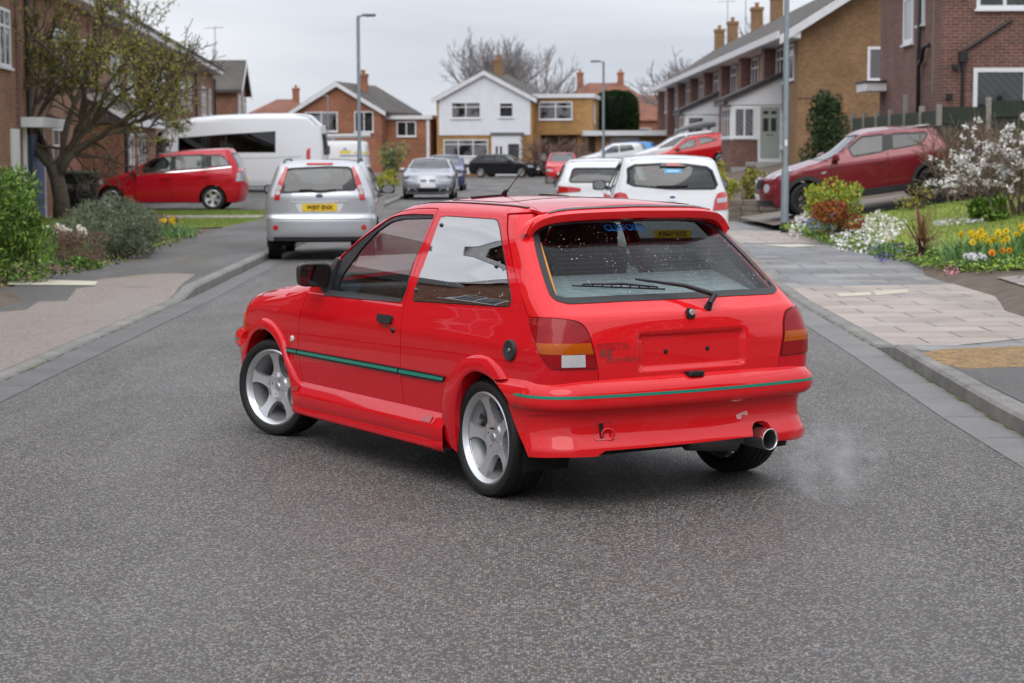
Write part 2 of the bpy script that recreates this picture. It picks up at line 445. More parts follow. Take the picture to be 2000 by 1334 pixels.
# ---------------------------------------------------------------- wheels (axis along y, outer face towards +y)
def tyre_obj(parent, R_, rim, wd, mat=None):
    h = wd / 2; s = R_ - rim
    prof = [(rim - .012, h * .72), (rim, h * .86), (rim + s * .25, h * .98), (rim + s * .55, h), (rim + s * .82, h * .95), (R_ - .004, h * .80), (R_, h * .66)]
    for g in (-.36, 0, .36):                # grooves round the tread
        prof += [(R_, (-g + .05) * h), (R_ - .006, (-g + .03) * h), (R_ - .006, (-g - .03) * h), (R_, (-g - .05) * h)]
    prof += [(R_, -h * .66), (R_ - .004, -h * .80), (rim + s * .82, -h * .95), (rim + s * .55, -h), (rim, -h * .86), (rim - .012, -h * .72)]
    return MB().lathe(prof, 56).build('tyre', mat or rubber, parent, angle=35)
def rim_obj(parent, R_, wd, n=5, mat=alloy, kind='wide', dish=.02):
    """one-piece alloy: barrel, lip, n spokes flaring into hub and rim"""
    h = wd / 2; ri = R_ - .022; rh = .072 * R_ / .222
    def depth(x, y):
        r = sqrt(x * x + y * y) / R_
        return h * .62 - dish + dish * 1.2 * max(0, (r - .33) / .6) ** 1.5 - .012 * max(0, .34 - r) / .34 + .009 * max(0, min(1, (.335 - r) / .02))
    ch = lambda x, y: Vector((x, depth(x, y), y))
    hw = {'wide': PC((.30, .215), (.42, .14), (.56, .108), (.72, .115), (.84, .165), (.93, .27)), 'thin': PC((.25, .10), (.45, .075), (.7, .075), (.9, .11)),
          'cover': PC((.25, .16), (.4, .15), (.65, .19), (.9, .30))}[kind]
    holes = []
    ra, rb = (.385, .915) if kind == 'wide' else (.32, .90)
    for k in range(n):
        a0 = 2 * pi * (k + .5) / n + pi / 2; L = []; 
        rs = [ra + (rb - ra) * i / 10 for i in range(11)]
        for r in rs: L.append((a0 - max(.02, pi / n - math.asin(min(.99, hw(r) / r))), r))
        Rr = [(a0 + (a0 - a), r) for a, r in reversed(L)]
        pl = [(R_ * r * cos(a), R_ * r * sin(a)) for a, r in L]
        a1 = L[-1][0]; pl += [(R_ * rb * cos(a1 + (Rr[0][0] - a1) * i / 8), R_ * rb * sin(a1 + (Rr[0][0] - a1) * i / 8)) for i in range(1, 8)]
        pl += [(R_ * r * cos(a), R_ * r * sin(a)) for a, r in Rr]
        holes.append(fillet(pl, .014 * R_ / .222, 2))
    out = [(ri * cos(2 * pi * i / 60), ri * sin(2 * pi * i / 60)) for i in range(60)]
    o = panel('rim', ch, out, mat, parent, holes=holes, step=.018 * R_ / .222, flange=.034, cen=Vector((0, -5, 0)), edge=.02)
    b = MB()
    b.lathe([(ri - .004, h * .66), (ri + .004, h * .80), (R_ - .008, h * .90), (R_, h * .86), (R_ + .002, h * .74), (R_ - .012, h * .70), (ri - .002, h * .56), (ri + .004, h * .5), (ri + .006, -h * .86)], 60)
    b.build('rim_lip', mat, parent, angle=40)
    MB().lathe([(ri - .003, h * .55), (ri - .017, h * .30), (ri - .031, -h * .05), (ri - .033, -h * .8)], 60).build('rim_barrel', plain('shaded_barrel_alloy', (.30, .30, .305), .45, .6), parent, smooth=True)  # barrel alloy darkened: shade behind the spokes is put into the colour
    return o
def wheel(parent, loc, R_, rim, wd, n=5, kind='wide', mat=alloy, side=1, steer=0, spin=0, name='wheel', cap=True, dish=.02):
    w = empty(name, loc, (0, 0, steer + (0 if side > 0 else pi))); w.parent = parent
    t = tyre_obj(w, R_, rim, wd)
    r = rim_obj(w, rim, wd, n, mat, kind, dish); r.rotation_euler = (0, spin, 0)
    d = MB().lathe([(.001, -.03), (rim * .62, -.03), (rim * .62, -.045), (.001, -.045)], 32).build('brake_disc', steel, w)
    if cap:
        y = wd / 2 * .62 - dish + .001
        c = MB().lathe([(.0005, y + .005), (.019, y + .005), (.021, y + .003), (.021, y - .01)], 24).build('centre_cap', chrome, w, angle=40)
        y -= dish * .0; b = MB()
        b.lathe([(.024, y + .0005), (.060, y + .004), (.068, y + .003), (.070, y - .006)], 40); b.build('hub_cover', mat, w, angle=50); b = MB()
        for k in range(4): b.lathe([(.0005, y + .0042), (.0042, y + .0042), (.0042, y)], 8, Matrix.Translation((.045 * cos(pi * k / 2 + .4), 0, .045 * sin(pi * k / 2 + .4))))
        b.build('bolt_holes', cavity, w)  # small dark discs: shade in the bolt holes is put into the colour
    return w
# ================================================================ setting: ground, road, pavements, gardens
def sm(a, b, t): t = max(0, min(1, (t - a) / (b - a))); return t * t * (3 - 2 * t)
def poly_x(T, y):
    if y <= T[0][1]: return T[0][0]
    for (x0, y0), (x1, y1) in zip(T, T[1:]):
        if y <= y1: return x0 + (x1 - x0) * (y - y0) / (y1 - y0)
    return T[-1][0]
LK = [(-3.66, -40), (-3.66, 14), (-3.62, 22), (-3.72, 30), (-3.75, 60), (-3.85, 90), (-4.3, 116), (-9, 122), (-30, 124)]
RK = [(2.93, -40), (2.93, 12), (3.02, 16), (3.08, 21.5), (3.35, 28), (3.9, 38), (4.4, 55), (4.8, 80), (5.0, 102), (9, 109), (30, 111)]
def H(x, y):
    if x > 0:
        xs = 5.5 - 1.35 * sm(29, 38, y) + .25 * sm(60, 75, y); sl = .12 + .015 * sm(33, 38, y) + .055 * sm(60, 75, y)
        return min(.09 + sl * max(0, x - xs), 1.15 - .25 * sm(100, 120, y))
    return .09 + .30 * sm(54, 70, y) * sm(-4.5, -6.5, x)
def pav(x, y):                              # level of the pavements: flush at the dropped kerbs
    if x < 0: return .014 + .085 * sm(21.6, 22.8, y)
    return .012 + .09 * (1 - sm(15.6, 16.4, y)) + .085 * sm(25.5, 27.5, y)
def sheet(name, poly, zf, mat, step=.6, kind='structure', label=None, cat=None):
    poly = resample(poly, step); vs, fs = cdt(poly, [], step); P = [Vector((a, b, zf(a, b))) for a, b in vs]
    F = [f if (P[f[1]] - P[f[0]]).cross(P[f[2]] - P[f[0]]).z > 0 else (f[0], f[2], f[1]) for f in fs]
    o = mesh(name, P, F, mat, smooth=True); tag(o, label, cat, kind=kind); return o
def gp(px, py, z=.015): v = G(px, py, z); return (v.x, v.y)
# materials
def asphalt(name, base, spread, scale=85., tint=(1, .98, .95), blot=.22, wet=.25, patch_=None):
    q = NT(name); c = q.coord()
    v = q.n('ShaderNodeTexVoronoi', {'Vector': c, 'Scale': scale, 'Randomness': 1.0}); col = q.n('ShaderNodeSeparateColor', {0: v.outputs['Color']})
    gap = q.ramp(v.outputs['Distance'], (.30, 1.0), (.62, .22)); st_ = q.math('MULTIPLY', gap, q.math('ADD', .30, q.math('MULTIPLY', q.math('POWER', col.outputs[0], 2.0), 1.55)))
    big = q.noise(c, .55, 5, .6); mid = q.noise(c, 6.0, 4)
    fac = q.math('MULTIPLY', st_, q.math('ADD', 1 - blot, q.math('MULTIPLY', q.math('ADD', q.math('MULTIPLY', big, .65), q.math('MULTIPLY', mid, .35)), blot * 2)))
    lo, hi = max(.012, base - spread), base + spread * 2.4
    k = q.ramp(fac, (0.0, tuple(max(lo, .03) * t for t in tint)), (.55, tuple(base * t for t in tint)), (1.0, tuple(min(.62, hi) * t for t in tint)))
    hue = q.mix(q.math('MULTIPLY', q.ramp(col.outputs[1], (.5, 0), (.9, 1)), .8), q.mix(q.ramp(col.outputs[2], (.55, 0), (.9, .6)), k, q.mix(1.0, k, (.86, 1.0, 1.18), 'MULTIPLY')), q.mix(1.0, k, (1.28, 1.0, .72), 'MULTIPLY'))
    q.set(Base_Color=hue)
    st = q.coord((1.0, .22, 1.0)); w = q.ramp(q.noise(st, .9, 4, .6), (.40, .42), (.62, .68)); q.set(Roughness=q.math('ADD', w, q.math('MULTIPLY', col.outputs[2], .14)), Specular_IOR_Level=.45)
    h = q.math('MULTIPLY', q.math('SUBTRACT', 1.0, v.outputs['Distance']), q.math('ADD', .4, col.outputs[0])); q.bump(h, 1.0, .009); MATS[name] = q.m; return q.m
def slabs(name, c1, c2, w, h, joint, rot=0.0, mort=.012, stain=.3):
    q = NT(name); c = q.n('ShaderNodeMapping', {'Vector': q.n('ShaderNodeTexCoord').outputs['Object'], 'Rotation': (0, 0, rot)}).outputs[0]
    b = q.n('ShaderNodeTexBrick', {'Vector': c, 'Color1': (*c1, 1), 'Color2': (*c2, 1), 'Mortar': (*joint, 1), 'Scale': 1.0, 'Mortar Size': mort, 'Brick Width': w, 'Row Height': h, 'Mortar Smooth': .3})
    n1 = q.noise(c, 1.1, 5, .65); n2 = q.noise(c, 55., 3)
    k = q.mix(1.0, b.outputs[0], q.ramp(n1, (.3, 1 - stain), (.7, 1.0 + stain * .4)), 'MULTIPLY'); k = q.mix(.5, k, q.mix(1.0, k, q.ramp(n2, (.3, .6), (.7, 1.35)), 'MULTIPLY'))
    q.set(Base_Color=k, Roughness=q.ramp(q.noise(c, .7, 3), (.35, .35), (.65, .8))); q.bump(q.math('SUBTRACT', q.math('MULTIPLY', n2, .25), b.outputs[1]), .5, .006); MATS[name] = q.m; return q.m
def rough_ground(name, a, b, scale=3., fine=60., rough=.9):
    q = NT(name); c = q.coord(); n = q.noise(c, scale, 6, .65); f = q.noise(c, fine, 3, .7)
    q.set(Base_Color=q.mix(q.ramp(q.math('ADD', q.math('MULTIPLY', n, .5), q.math('MULTIPLY', f, .5)), (.36, 0.0), (.64, 1.0)), a, b), Roughness=rough); q.bump(f, .6, .02)
    MATS[name] = q.m; return q.m
m_road = asphalt('asphalt', .112, .085, 96., tint=(1.04, 1.0, .95), blot=.45)
m_pav = asphalt('pavement_tarmac', .105, .045, 120., blot=.4)
m_pink = asphalt('pink_tarmac', .235, .09, 110., tint=(1.12, .96, .86), blot=.25)
m_soil = rough_ground('soil', (.06, .045, .032), (.16, .12, .085)); m_lawn = rough_ground('lawn', (.115, .165, .018), (.26, .30, .035), .7, 30.)
m_kerb = rough_ground('kerb_concrete', (.13, .125, .115), (.30, .285, .26), 2.2, 90.)
m_chan = rough_ground('channel_concrete', (.125, .12, .115), (.215, .205, .195), 1.4, 100., .55)
m_tan = slabs('tan_slabs', (.40, .33, .28), (.32, .27, .235), .78, .52, (.13, .115, .09), mort=.014)
m_grey_slab = slabs('grey_slabs', (.15, .15, .153), (.25, .24, .23), .78, .52, (.07, .07, .055), mort=.012, stain=.4)
m_cream = rough_ground('cream_slab', (.42, .39, .30), (.60, .56, .45), 2., 70.)
m_drive = slabs('drive_blocks', (.22, .165, .13), (.16, .125, .10), .22, .11, (.07, .06, .05), mort=.008)
def lx_(y): return -5.75 - .25 * sm(30, 50, y)
# the wide ground: soil everywhere, following the slopes
gx_ = [-400, -120, -60, -40] + [-30 + 1.0 * i for i in range(18)] + [-12 + .4 * i for i in range(61)] + [13.0 + i for i in range(18)] + [40, 60, 120, 400]
gy_ = [-80, -40, -20] + [-10 + 2 * i for i in range(76)] + [160, 220, 400, 900]
def gz_(x, y):
    if poly_x(LK, y) - .3 < x < poly_x(RK, y) + .3: return -.06
    if lx_(y) + .25 < x < poly_x(RK, y) + 2.1 - .8 * sm(30, 42, y) and y < 116: return -.03
    return H(x, y) - .012 if abs(x) < 60 else .1
V = [(x, y, gz_(x, y)) for y in gy_ for x in gx_]; k = len(gx_)
tag(mesh('ground', V, [(j * k + i, j * k + i + 1, (j + 1) * k + i + 1, (j + 1) * k + i) for j in range(len(gy_) - 1) for i in range(k - 1)], m_soil, smooth=True), kind='structure')
ys = [-40, -20, 0, 5, 10, 12, 14, 16, 18, 20, 21.5, 22, 24, 26, 28, 30, 34, 38, 45, 55, 60, 70, 80, 90, 102, 105, 109, 112, 116, 119, 122, 124, 128]
sheet('road', [(poly_x(LK, y), y) for y in ys] + [(poly_x(RK, y), y) for y in reversed(ys)], lambda x, y: 0.0, m_road, 3.0)
yl = [y for y in ys if y <= 116]
def strip(name, T, a, b, zf, mat, y0, y1, step=.5, side=1, kind='structure'):
    Y = [y0 + (y1 - y0) * i / max(2, int((y1 - y0) / .8)) for i in range(max(2, int((y1 - y0) / .8)) + 1)]
    return sheet(name, [(poly_x(T, y) + a, y) for y in Y] + [(poly_x(T, y) + b, y) for y in reversed(Y)], zf, mat, step, kind)
Y = [-20 + 1.0 * i for i in range(137)]
sheet('pavement', [(poly_x(LK, y) - .14, y) for y in Y] + [(lx_(y), y) for y in reversed(Y)], pav, m_pav, .45)
Y2 = [-20 + 1.0 * i for i in range(123)]
sheet('pavement', [(poly_x(RK, y) + .14, y) for y in Y2] + [(poly_x(RK, y) + 2.5 - .8 * sm(30, 42, y), y) for y in reversed(Y2)], pav, m_grey_slab, .45)
# kerb stones, one long run a side, and the channel blocks in front of them
def kerb_run(T, sgn, y0, y1):
    b = MB(); y = y0
    while y < y1:
        a, c = y, min(y + .9, y1) - .016; xa, xc = poly_x(T, a), poly_x(T, c); za, zc = pav(sgn * 4, a) + .004, pav(sgn * 4, c) + .004; w_ = .14
        v = []
        for (xx, yy, zz) in ((xa, a, za), (xc, c, zc)): v += [(xx, yy, -.1), (xx, yy, zz - .02), (xx + sgn * .022, yy, zz), (xx + sgn * w_, yy, zz), (xx + sgn * w_, yy, -.1)]
        b.add(v, [(i, i + 1, i + 6, i + 5) for i in range(4)] + [(0, 4, 3, 2, 1), (5, 6, 7, 8, 9)]); y += .9
    tag(b.build('kerb', m_kerb), kind='structure')
kerb_run(LK, -1, -15, 110); kerb_run(RK, 1, -15, 100)
def channel(T, sgn, y0, y1):
    b = MB(); y = y0
    while y < y1:
        c = y + .89; b.add([(poly_x(T, y) - sgn * .005, y, .004), (poly_x(T, c) - sgn * .005, c, .004), (poly_x(T, c) - sgn * .30, c, .0035), (poly_x(T, y) - sgn * .30, y, .0035)], [(0, 1, 2, 3)]); y += .9
    tag(b.build('road_channel', m_chan if sgn > 0 else rough_ground('worn_channel', (.075, .073, .07), (.145, .14, .132), 1.4, 100., .55)), kind='structure')
channel(LK, -1, 4, 30); channel(RK, 1, 4, 27)
def moss(T, sgn, y0, y1):                    # green line along the foot of the kerb
    b = MB(); rnd = random.Random(3); y = y0
    while y < y1:
        l = rnd.uniform(.05, .35); w_ = rnd.uniform(.012, .035); x = poly_x(T, y); b.add([(x - sgn * .002, y, .008), (x - sgn * .002, y + l, .008), (x - sgn * w_ * .6, y + l, .0082), (x - sgn * w_, y + l * .4, .0082)], [(0, 1, 2, 3)]); y += l + rnd.uniform(0, .18)
    tag(b.build('moss', plain('moss', (.09, .10, .025), .9, var=.4, vs=20)), kind='stuff')
moss(LK, -1, 8, 40); moss(RK, 1, 7, 26)
up = lambda d: (lambda x, y: pav(x, y) + d)
upH = lambda d: (lambda x, y: H(x, y) + d)
pk = [gp(*p) for p in [(0, 610), (50, 606), (75, 590), (130, 588), (150, 577), (185, 574), (190, 560), (290, 549), (345, 547), (383, 549)]]
pk = pk + [(poly_x(LK, y) - .145, y) for y in (22.2, 20, 18, 16, 14, 12, 9, 5)] + [(-8.2, 5), (-8.0, 14)]
sheet('pavement_patch', pk, up(.004), m_pink, .5)
sheet('pavement_patch', [gp(*p) for p in [(15, 566), (60, 559.5), (192, 564), (186, 572.5), (20, 571)]], up(.007), m_cream, .4)
tn = [(poly_x(RK, y) + .145, y) for y in (16.0, 17, 18.5, 20, 21.5, 23.5)] + [(5.6, 24.2), (5.7, 21), (5.6, 18.6), (4.6, 17.2)]
sheet('pavement_slabs', tn, up(.004), m_tan, .5)
sheet('pavement_slabs', [(poly_x(RK, 33) + .15, 33), (poly_x(RK, 38) + .15, 38), (6.0, 38), (5.6, 33)], up(.004), m_tan, .5)
for pts in ([(1632, 574), (1700, 571), (1702, 577), (1640, 580)], [(1705, 569), (1772, 566), (1776, 572), (1712, 577)], [(1490, 489), (1560, 487), (1600, 491), (1540, 494)]): sheet('pavement_patch', [gp(*p) for p in pts], up(.008), m_cream, .3)
sheet('pavement_patch', [gp(1800, 690, .1), gp(1850, 683, .1), (5.4, 15.9), (5.4, 13.9), gp(1990, 719, .1), gp(1880, 722, .1), gp(1840, 712, .1)], up(.005), rough_ground('orange_gravel', (.05, .05, .04), (.42, .24, .08), 9., 28.), .3)
sheet('pavement_patch', [(3.1, 15.2), (5.5, 13.5), (5.5, 6), (3.1, 6)], up(.0042), m_pav, .5)
rnd = random.Random(11); b = MB()
for i in range(26):                          # worn yellow utility marks and slab edges on the left pavement
    px, py = rnd.uniform(190, 500), rnd.uniform(470, 545); x, y = gp(px, py, .1); L_ = rnd.uniform(.1, .5)
    if x > poly_x(LK, y) - .3: continue
    b.add([(x, y, pav(x, y) + .006), (x + L_, y + .10, pav(x, y) + .006), (x + L_, y + .16, pav(x, y) + .006), (x, y + .07, pav(x, y) + .006)], [(0, 1, 2, 3)])
tag(b.build('moss_patches', plain('dry_moss', (.24, .20, .06), .9, var=.4, vs=10)), kind='stuff')
# lawns, drives and paths
sheet('lawn', [(-5.9, 41), (-5.7, 46.3), (-20, 46.6), (-20, 40), (-8.2, 39.2)], upH(.012), m_lawn, 1.0)
sheet('lawn', [(-5.75, 48.6), (-5.75, 52.2), (-20, 52.6), (-20, 48.8)], upH(.012), m_lawn, 1.0)
sheet('path', [(-5.75, 46.3), (-5.75, 48.6), (-20, 48.8), (-20, 46.6)], upH(.006), m_tan, 1.0)
sheet('drive', [(-5.8, 52.2), (-5.9, 75), (-13, 75), (-13, 52.6)], upH(.006), m_pav, 1.2)
sheet('lawn', [(6.0, 24.6), (5.75, 28), (5.35, 33), (5.3, 36.6), (6.6, 37.4), (14, 37.6), (20, 37), (20, 22.5), (8.6, 22.3), (7.0, 23.2)], upH(.012), m_lawn, .8)
sheet('drive', [(5.0, 38.0), (13, 38.3), (13, 43.2), (4.9, 43.2)], upH(.006), m_drive, .8)
sheet('path', [(5.6, 18.4), (5.75, 23.6), (7.0, 23.0), (8.6, 22.1), (20, 22), (20, 17)], upH(.006), slabs('crazy_paving', (.36, .30, .24), (.26, .22, .19), .55, .42, (.12, .10, .07), .4, .03), .8)
sheet('drive', [(5.75, -12), (5.75, 16.5), (20, 16.5), (20, -12)], upH(.010), m_drive, 1.5); sheet('drive', [(-6.1, -12), (-6.1, 21.5), (-12.2, 21.5), (-12.2, -12)], upH(.010), m_drive, 1.5); sheet('lawn', [(-7.6, 22), (-7.8, 39), (-10.2, 39.5), (-10.2, 22)], upH(.010), m_lawn, 1.5)
sheet('drive', [(6.4, 82), (12, 82), (12, 93), (6.4, 93)], upH(.006), m_pav, 1.2)
sheet('drive', [(5.2, 106), (14, 106), (14, 124), (5.2, 124)], upH(.008), m_pav, 1.5)
def blades(name, n, region, hgt, cols, seed, label=None):   # short blades along the nearer grass
    r_ = random.Random(seed); V = []; F = []; fm = []
    xs = [p[0] for p in region]; yy = [p[1] for p in region]
    while len(F) < n:
        x, y = r_.uniform(min(xs), max(xs)), r_.uniform(min(yy), max(yy))
        if not poly_inside(x, y, region): continue
        a = r_.uniform(0, pi); h = hgt * r_.uniform(.5, 1.2); z = H(x, y) + .01; dx, dy = .006 * cos(a), .006 * sin(a); lx, ly = r_.gauss(0, h * .35), r_.gauss(0, h * .35); k = len(V)
        V += [(x - dx, y - dy, z), (x + dx, y + dy, z), (x + lx, y + ly, z + h)]; F.append((k, k + 1, k + 2)); fm.append(r_.randrange(len(cols)))
    return tag(mesh(name, V, F, mats=cols, fm=fm), kind='stuff')
g1, g2, g3 = plain('grass_a', (.13, .19, .022), .7), plain('grass_b', (.20, .26, .03), .7), plain('grass_c', (.09, .14, .02), .7)
blades('grass', 26000, [(6.0, 24.6), (5.75, 28), (5.35, 33), (5.3, 36.6), (6.6, 37.4), (12, 37.6), (12, 23), (8.6, 22.3)], .06, [g1, g2, g3], 5)
blades('grass', 14000, [(-5.9, 41), (-5.7, 46.3), (-13, 46.5), (-13, 40), (-8.2, 39.2)], .06, [g1, g2, g3], 6)
blades('grass', 9000, [(-5.75, 48.6), (-5.75, 52.2), (-14, 52.6), (-14, 48.8)], .06, [g1, g2, g3], 8)
# ================================================================ houses
def brick(name, c1, c2, mortar, rough=.85, stain=.25):
    q = NT(name); c = q.n('ShaderNodeTexCoord').outputs['Object']; s = q.n('ShaderNodeSeparateXYZ', {0: c})
    v = q.n('ShaderNodeCombineXYZ', {0: q.math('ADD', s.outputs[0], s.outputs[1]), 1: s.outputs[2]}).outputs[0]
    b = q.n('ShaderNodeTexBrick', {'Vector': v, 'Color1': (*c1, 1), 'Color2': (*c2, 1), 'Mortar': (*mortar, 1), 'Scale': 1.0, 'Mortar Size': .008, 'Brick Width': .225, 'Row Height': .075, 'Mortar Smooth': .2, 'Bias': 0.0})
    n = q.noise(c, .9, 5, .6); n2 = q.noise(c, 9., 3)
    k = q.mix(1.0, b.outputs[0], q.ramp(n, (.3, 1 - stain), (.7, 1.0 + stain * .5)), 'MULTIPLY'); k = q.mix(1.0, k, q.ramp(n2, (.3, .75), (.7, 1.2)), 'MULTIPLY')
    q.set(Base_Color=k, Roughness=rough); q.bump(b.outputs[1], -.4, .006); MATS[name] = q.m; return q.m
def tiles(name, c1, c2, pitch=.3):
    q = NT(name); c = q.n('ShaderNodeTexCoord').outputs['Object']; s = q.n('ShaderNodeSeparateXYZ', {0: c})
    v = q.n('ShaderNodeCombineXYZ', {0: q.math('ADD', s.outputs[0], s.outputs[1]), 1: q.math('MULTIPLY', s.outputs[2], 1.8)}).outputs[0]
    b = q.n('ShaderNodeTexBrick', {'Vector': v, 'Color1': (*c1, 1), 'Color2': (*c2, 1), 'Mortar': (c1[0] * .35, c1[1] * .35, c1[2] * .35, 1), 'Scale': 1.0, 'Mortar Size': .016, 'Brick Width': .33, 'Row Height': pitch})
    n = q.noise(c, .8, 5, .65); q.set(Base_Color=q.mix(1.0, b.outputs[0], q.ramp(n, (.3, .65), (.7, 1.3)), 'MULTIPLY'), Roughness=.8); q.bump(b.outputs[1], -.5, .02); MATS[name] = q.m; return q.m
b_tan = brick('tan_brick', (.30, .165, .075), (.235, .125, .055), (.25, .18, .11)); b_dark = brick('dark_red_brick', (.19, .075, .055), (.125, .052, .045), (.27, .21, .17))
b_left = brick('orange_brown_brick', (.30, .135, .075), (.22, .095, .06), (.27, .19, .13)); b_far = brick('red_orange_brick', (.36, .135, .068), (.29, .105, .055), (.33, .19, .12)); b_ext = brick('yellow_tan_brick', (.42, .225, .075), (.36, .185, .06), (.38, .23, .11))
r_brown = tiles('brown_tiles', (.095, .08, .066), (.065, .056, .05)); r_red = tiles('red_tiles', (.25, .095, .055), (.20, .085, .055)); r_dark = tiles('dark_tiles', (.055, .045, .045), (.04, .035, .036))
upvc = plain('white_frame', (.74, .75, .77), .35); clad = plain('white_cladding', (.72, .73, .76), .5, var=.06, vs=2); fascia_m = plain('white_fascia', (.68, .68, .69), .5, var=.1, vs=3)
pipe_m = plain('black_pipe', (.012, .012, .013), .4); panel_grey = plain('grey_spandrel', (.13, .12, .135), .6); conc = plain('pale_concrete', (.34, .335, .32), .85, var=.2, vs=5)
def house_glass(name, curtain):
    q = NT(name); c = q.coord(); n = q.noise(c, 1.3, 2); w = q.n('ShaderNodeTexWave', {'Vector': c, 'Scale': 3.2, 'Distortion': 1.5}, bands_direction='DIAGONAL')
    k = q.mix(q.ramp(n, (.40, 0), (.52, 1)), (.012, .014, .016), q.mix(w.outputs['Fac'], tuple(x * .55 for x in curtain), curtain)); q.set(Base_Color=k, Roughness=.04, Specular_IOR_Level=.7); MATS[name] = q.m; return q.m
hg = house_glass('window_glass', (.22, .22, .23)); hg2 = house_glass('window_glass_dark', (.05, .052, .055))
def frame(o, yaw):                           # local frame of a wall: x along it, -y outwards, z up
    return Matrix.Translation(o) @ Matrix.Rotation(R(yaw), 4, 'Z')
def window(par, M, x, z, w, h, cols=2, trans=.0, mat=None, gm=None, t=.07):
    mat = mat or upvc; b = MB(); y0, y1 = -.035, .02
    b.box(x, x + w, y0, y1, z, z + t, M=M).box(x, x + w, y0, y1, z + h - t, z + h, M=M).box(x, x + t, y0, y1, z + t, z + h - t, M=M).box(x + w - t, x + w, y0, y1, z + t, z + h - t, M=M)
    for i in range(1, cols): xx = x + w * i / cols; b.box(xx - t * .45, xx + t * .45, y0 + .004, y1, z + t, z + h - t, M=M)
    if trans: b.box(x + t, x + w - t, y0 + .008, y1, z + h * trans - t * .4, z + h * trans + t * .4, M=M)
    o = b.build('window', mat, par)
    MB().box(x + t * .6, x + w - t * .6, -.010, .018, z + t * .6, z + h - t * .6, M=M).build('pane', gm or hg, o)
    MB().box(x - .05, x + w + .05, -.09, .012, z - .05, z, M=M).build('sill', mat, o); return o
def gable_roof(par, M, x0, x1, y0, y1, ze, zr, ov=.25, mat=None, th=.16, ridge='y'):
    """pitched roof over x0..x1 with its ridge along y (or x)"""
    if ridge == 'x': M = M @ Matrix(((0, 1, 0, 0), (1, 0, 0, 0), (0, 0, 1, 0), (0, 0, 0, 1))); x0, x1, y0, y1 = y0, y1, x0, x1
    xm = (x0 + x1) / 2; k = (zr - ze) / (xm - x0); pts = [(x0 - ov, ze - ov * k), (xm, zr), (x1 + ov, ze - ov * k), (x1 + ov, ze - ov * k + th), (xm, zr + th * 1.15), (x0 - ov, ze - ov * k + th)]
    return MB().prism(pts, y0 - ov * .8, y1 + ov * .8, 'y', M=M).build('roof', mat or r_brown, par)
def verge(par, M, x0, x1, y, ze, zr, ov=.25, w=.22, ov_y=.2, name='bargeboard', mat=None):
    xm = (x0 + x1) / 2; k = (zr - ze) / (xm - x0); b = MB()
    for s in (0, 1):
        xa = x0 - ov if not s else x1 + ov
        pts = [(xa, ze - ov * k + .13), (xm, zr + .15), (xm, zr + .15 - w * 1.15), (xa, ze - ov * k + .13 - w * 1.1)]
        b.prism(pts, y - ov_y - .03, y - ov_y + .012 - .02, 'y', M=M)
    return b.build(name, mat or fascia_m, par)
def chimney(roof, M, x, y, z0, z1, w=.55, d=.8, mat=None):
    c = MB().box(x - w / 2, x + w / 2, y - d / 2, y + d / 2, z0, z1 - .3, M=M).box(x - w / 2 - .05, x + w / 2 + .05, y - d / 2 - .05, y + d / 2 + .05, z1 - .3, z1 - .12, M=M).build('chimney', mat or b_dark, roof)
    b = MB()
    for k in (-.2, .2): b.lathe([(.08, -.12), (.10, .05), (.115, .14), (.085, .14)], 12, M @ Matrix.Translation((x, y + k, z1)) @ Matrix.Rotation(pi / 2, 4, 'X'))
    b.build('chimney_pot', plain('terracotta', (.36, .17, .08), .8), roof)
def walls(par, M, x0, x1, y0, y1, z0, z1, mat, name='wall'):
    return MB().box(x0, x1, y0, y1, z0, z1, M=M).build(name, mat, par)
def house(label, loc=(0, 0, 0), name='brick_house', cat='house', group=None): return empty(name, loc, (0, 0, 0), label, cat, group)
I4 = Matrix.Identity(4)
# --- dark brick corner house on the right, its street side towards -x and its end towards us
h = house('dark red brick house on the right corner behind the green fence, with black drainpipes'); W_ = frame((10.3, 56, 0), -90)
MB().prism([(10.3, .4), (18.5, .4), (18.5, 6.6), (14.4, 9.2), (10.3, 6.6)], 48, 56, 'y').build('wall', b_dark, h); gable_roof(h, I4, 10.3, 18.5, 48, 56, 6.6, 9.2, .4, r_dark)
S_ = frame((10.3, 48, 0), 0)
window(h, S_, .76, 2.25, 1.30, 1.33, 1, 0, t=.10, gm=hg2); window(h, S_, .80, 4.97, 1.35, 1.2, 2, .65, t=.09, gm=hg2); window(h, S_, 4.5, 2.2, 1.8, 1.4)
window(h, W_, 3.35, 4.36, 1.25, 1.25, 1, 0, t=.12, gm=plain('frosted_pane', (.34, .35, .37), .3)); window(h, W_, 5.2, 4.75, .8, .9, 1, 0)
MB().tube([(10.20, 50.25, 6.6), (10.20, 50.25, 4.0), (10.22, 50.25, 1.0)], .055, 8).tube([(10.20, 50.25, 3.75), (10.18, 49.8, 3.85), (10.17, 49.5, 4.15), (10.28, 49.35, 4.2)], .055, 8).build('drainpipe', pipe_m, h, smooth=True)
MB().tube([(11.95, 47.94, 4.72), (10.86, 47.93, 4.02), (10.80, 47.93, 3.85), (10.80, 47.93, .8)], .04, 8).box(10.70, 10.90, 47.86, 48, 3.72, 3.98).build('drainpipe', pipe_m, h)
MB().box(9.75, 10.3, 55.0, 56.6, 3.25, 3.48).build('canopy', fascia_m, h); MB().box(9.72, 10.3, 54.95, 56.65, 3.48, 3.53).build('canopy_roof', r_dark, h)
MB().box(10.28, 10.33, 48.9, 48.98, 3.0, 5.2).build('cable', plain('cable_pale', (.25, .2, .18), .7), h)
for x, z, m_ in ((10.55, 3.55, pipe_m), (10.42, 2.85, pipe_m), (10.75, 5.25, fascia_m)): MB().box(x, x + .14, 47.88, 47.998, z, z + .12).build('wall_vent', m_, h)
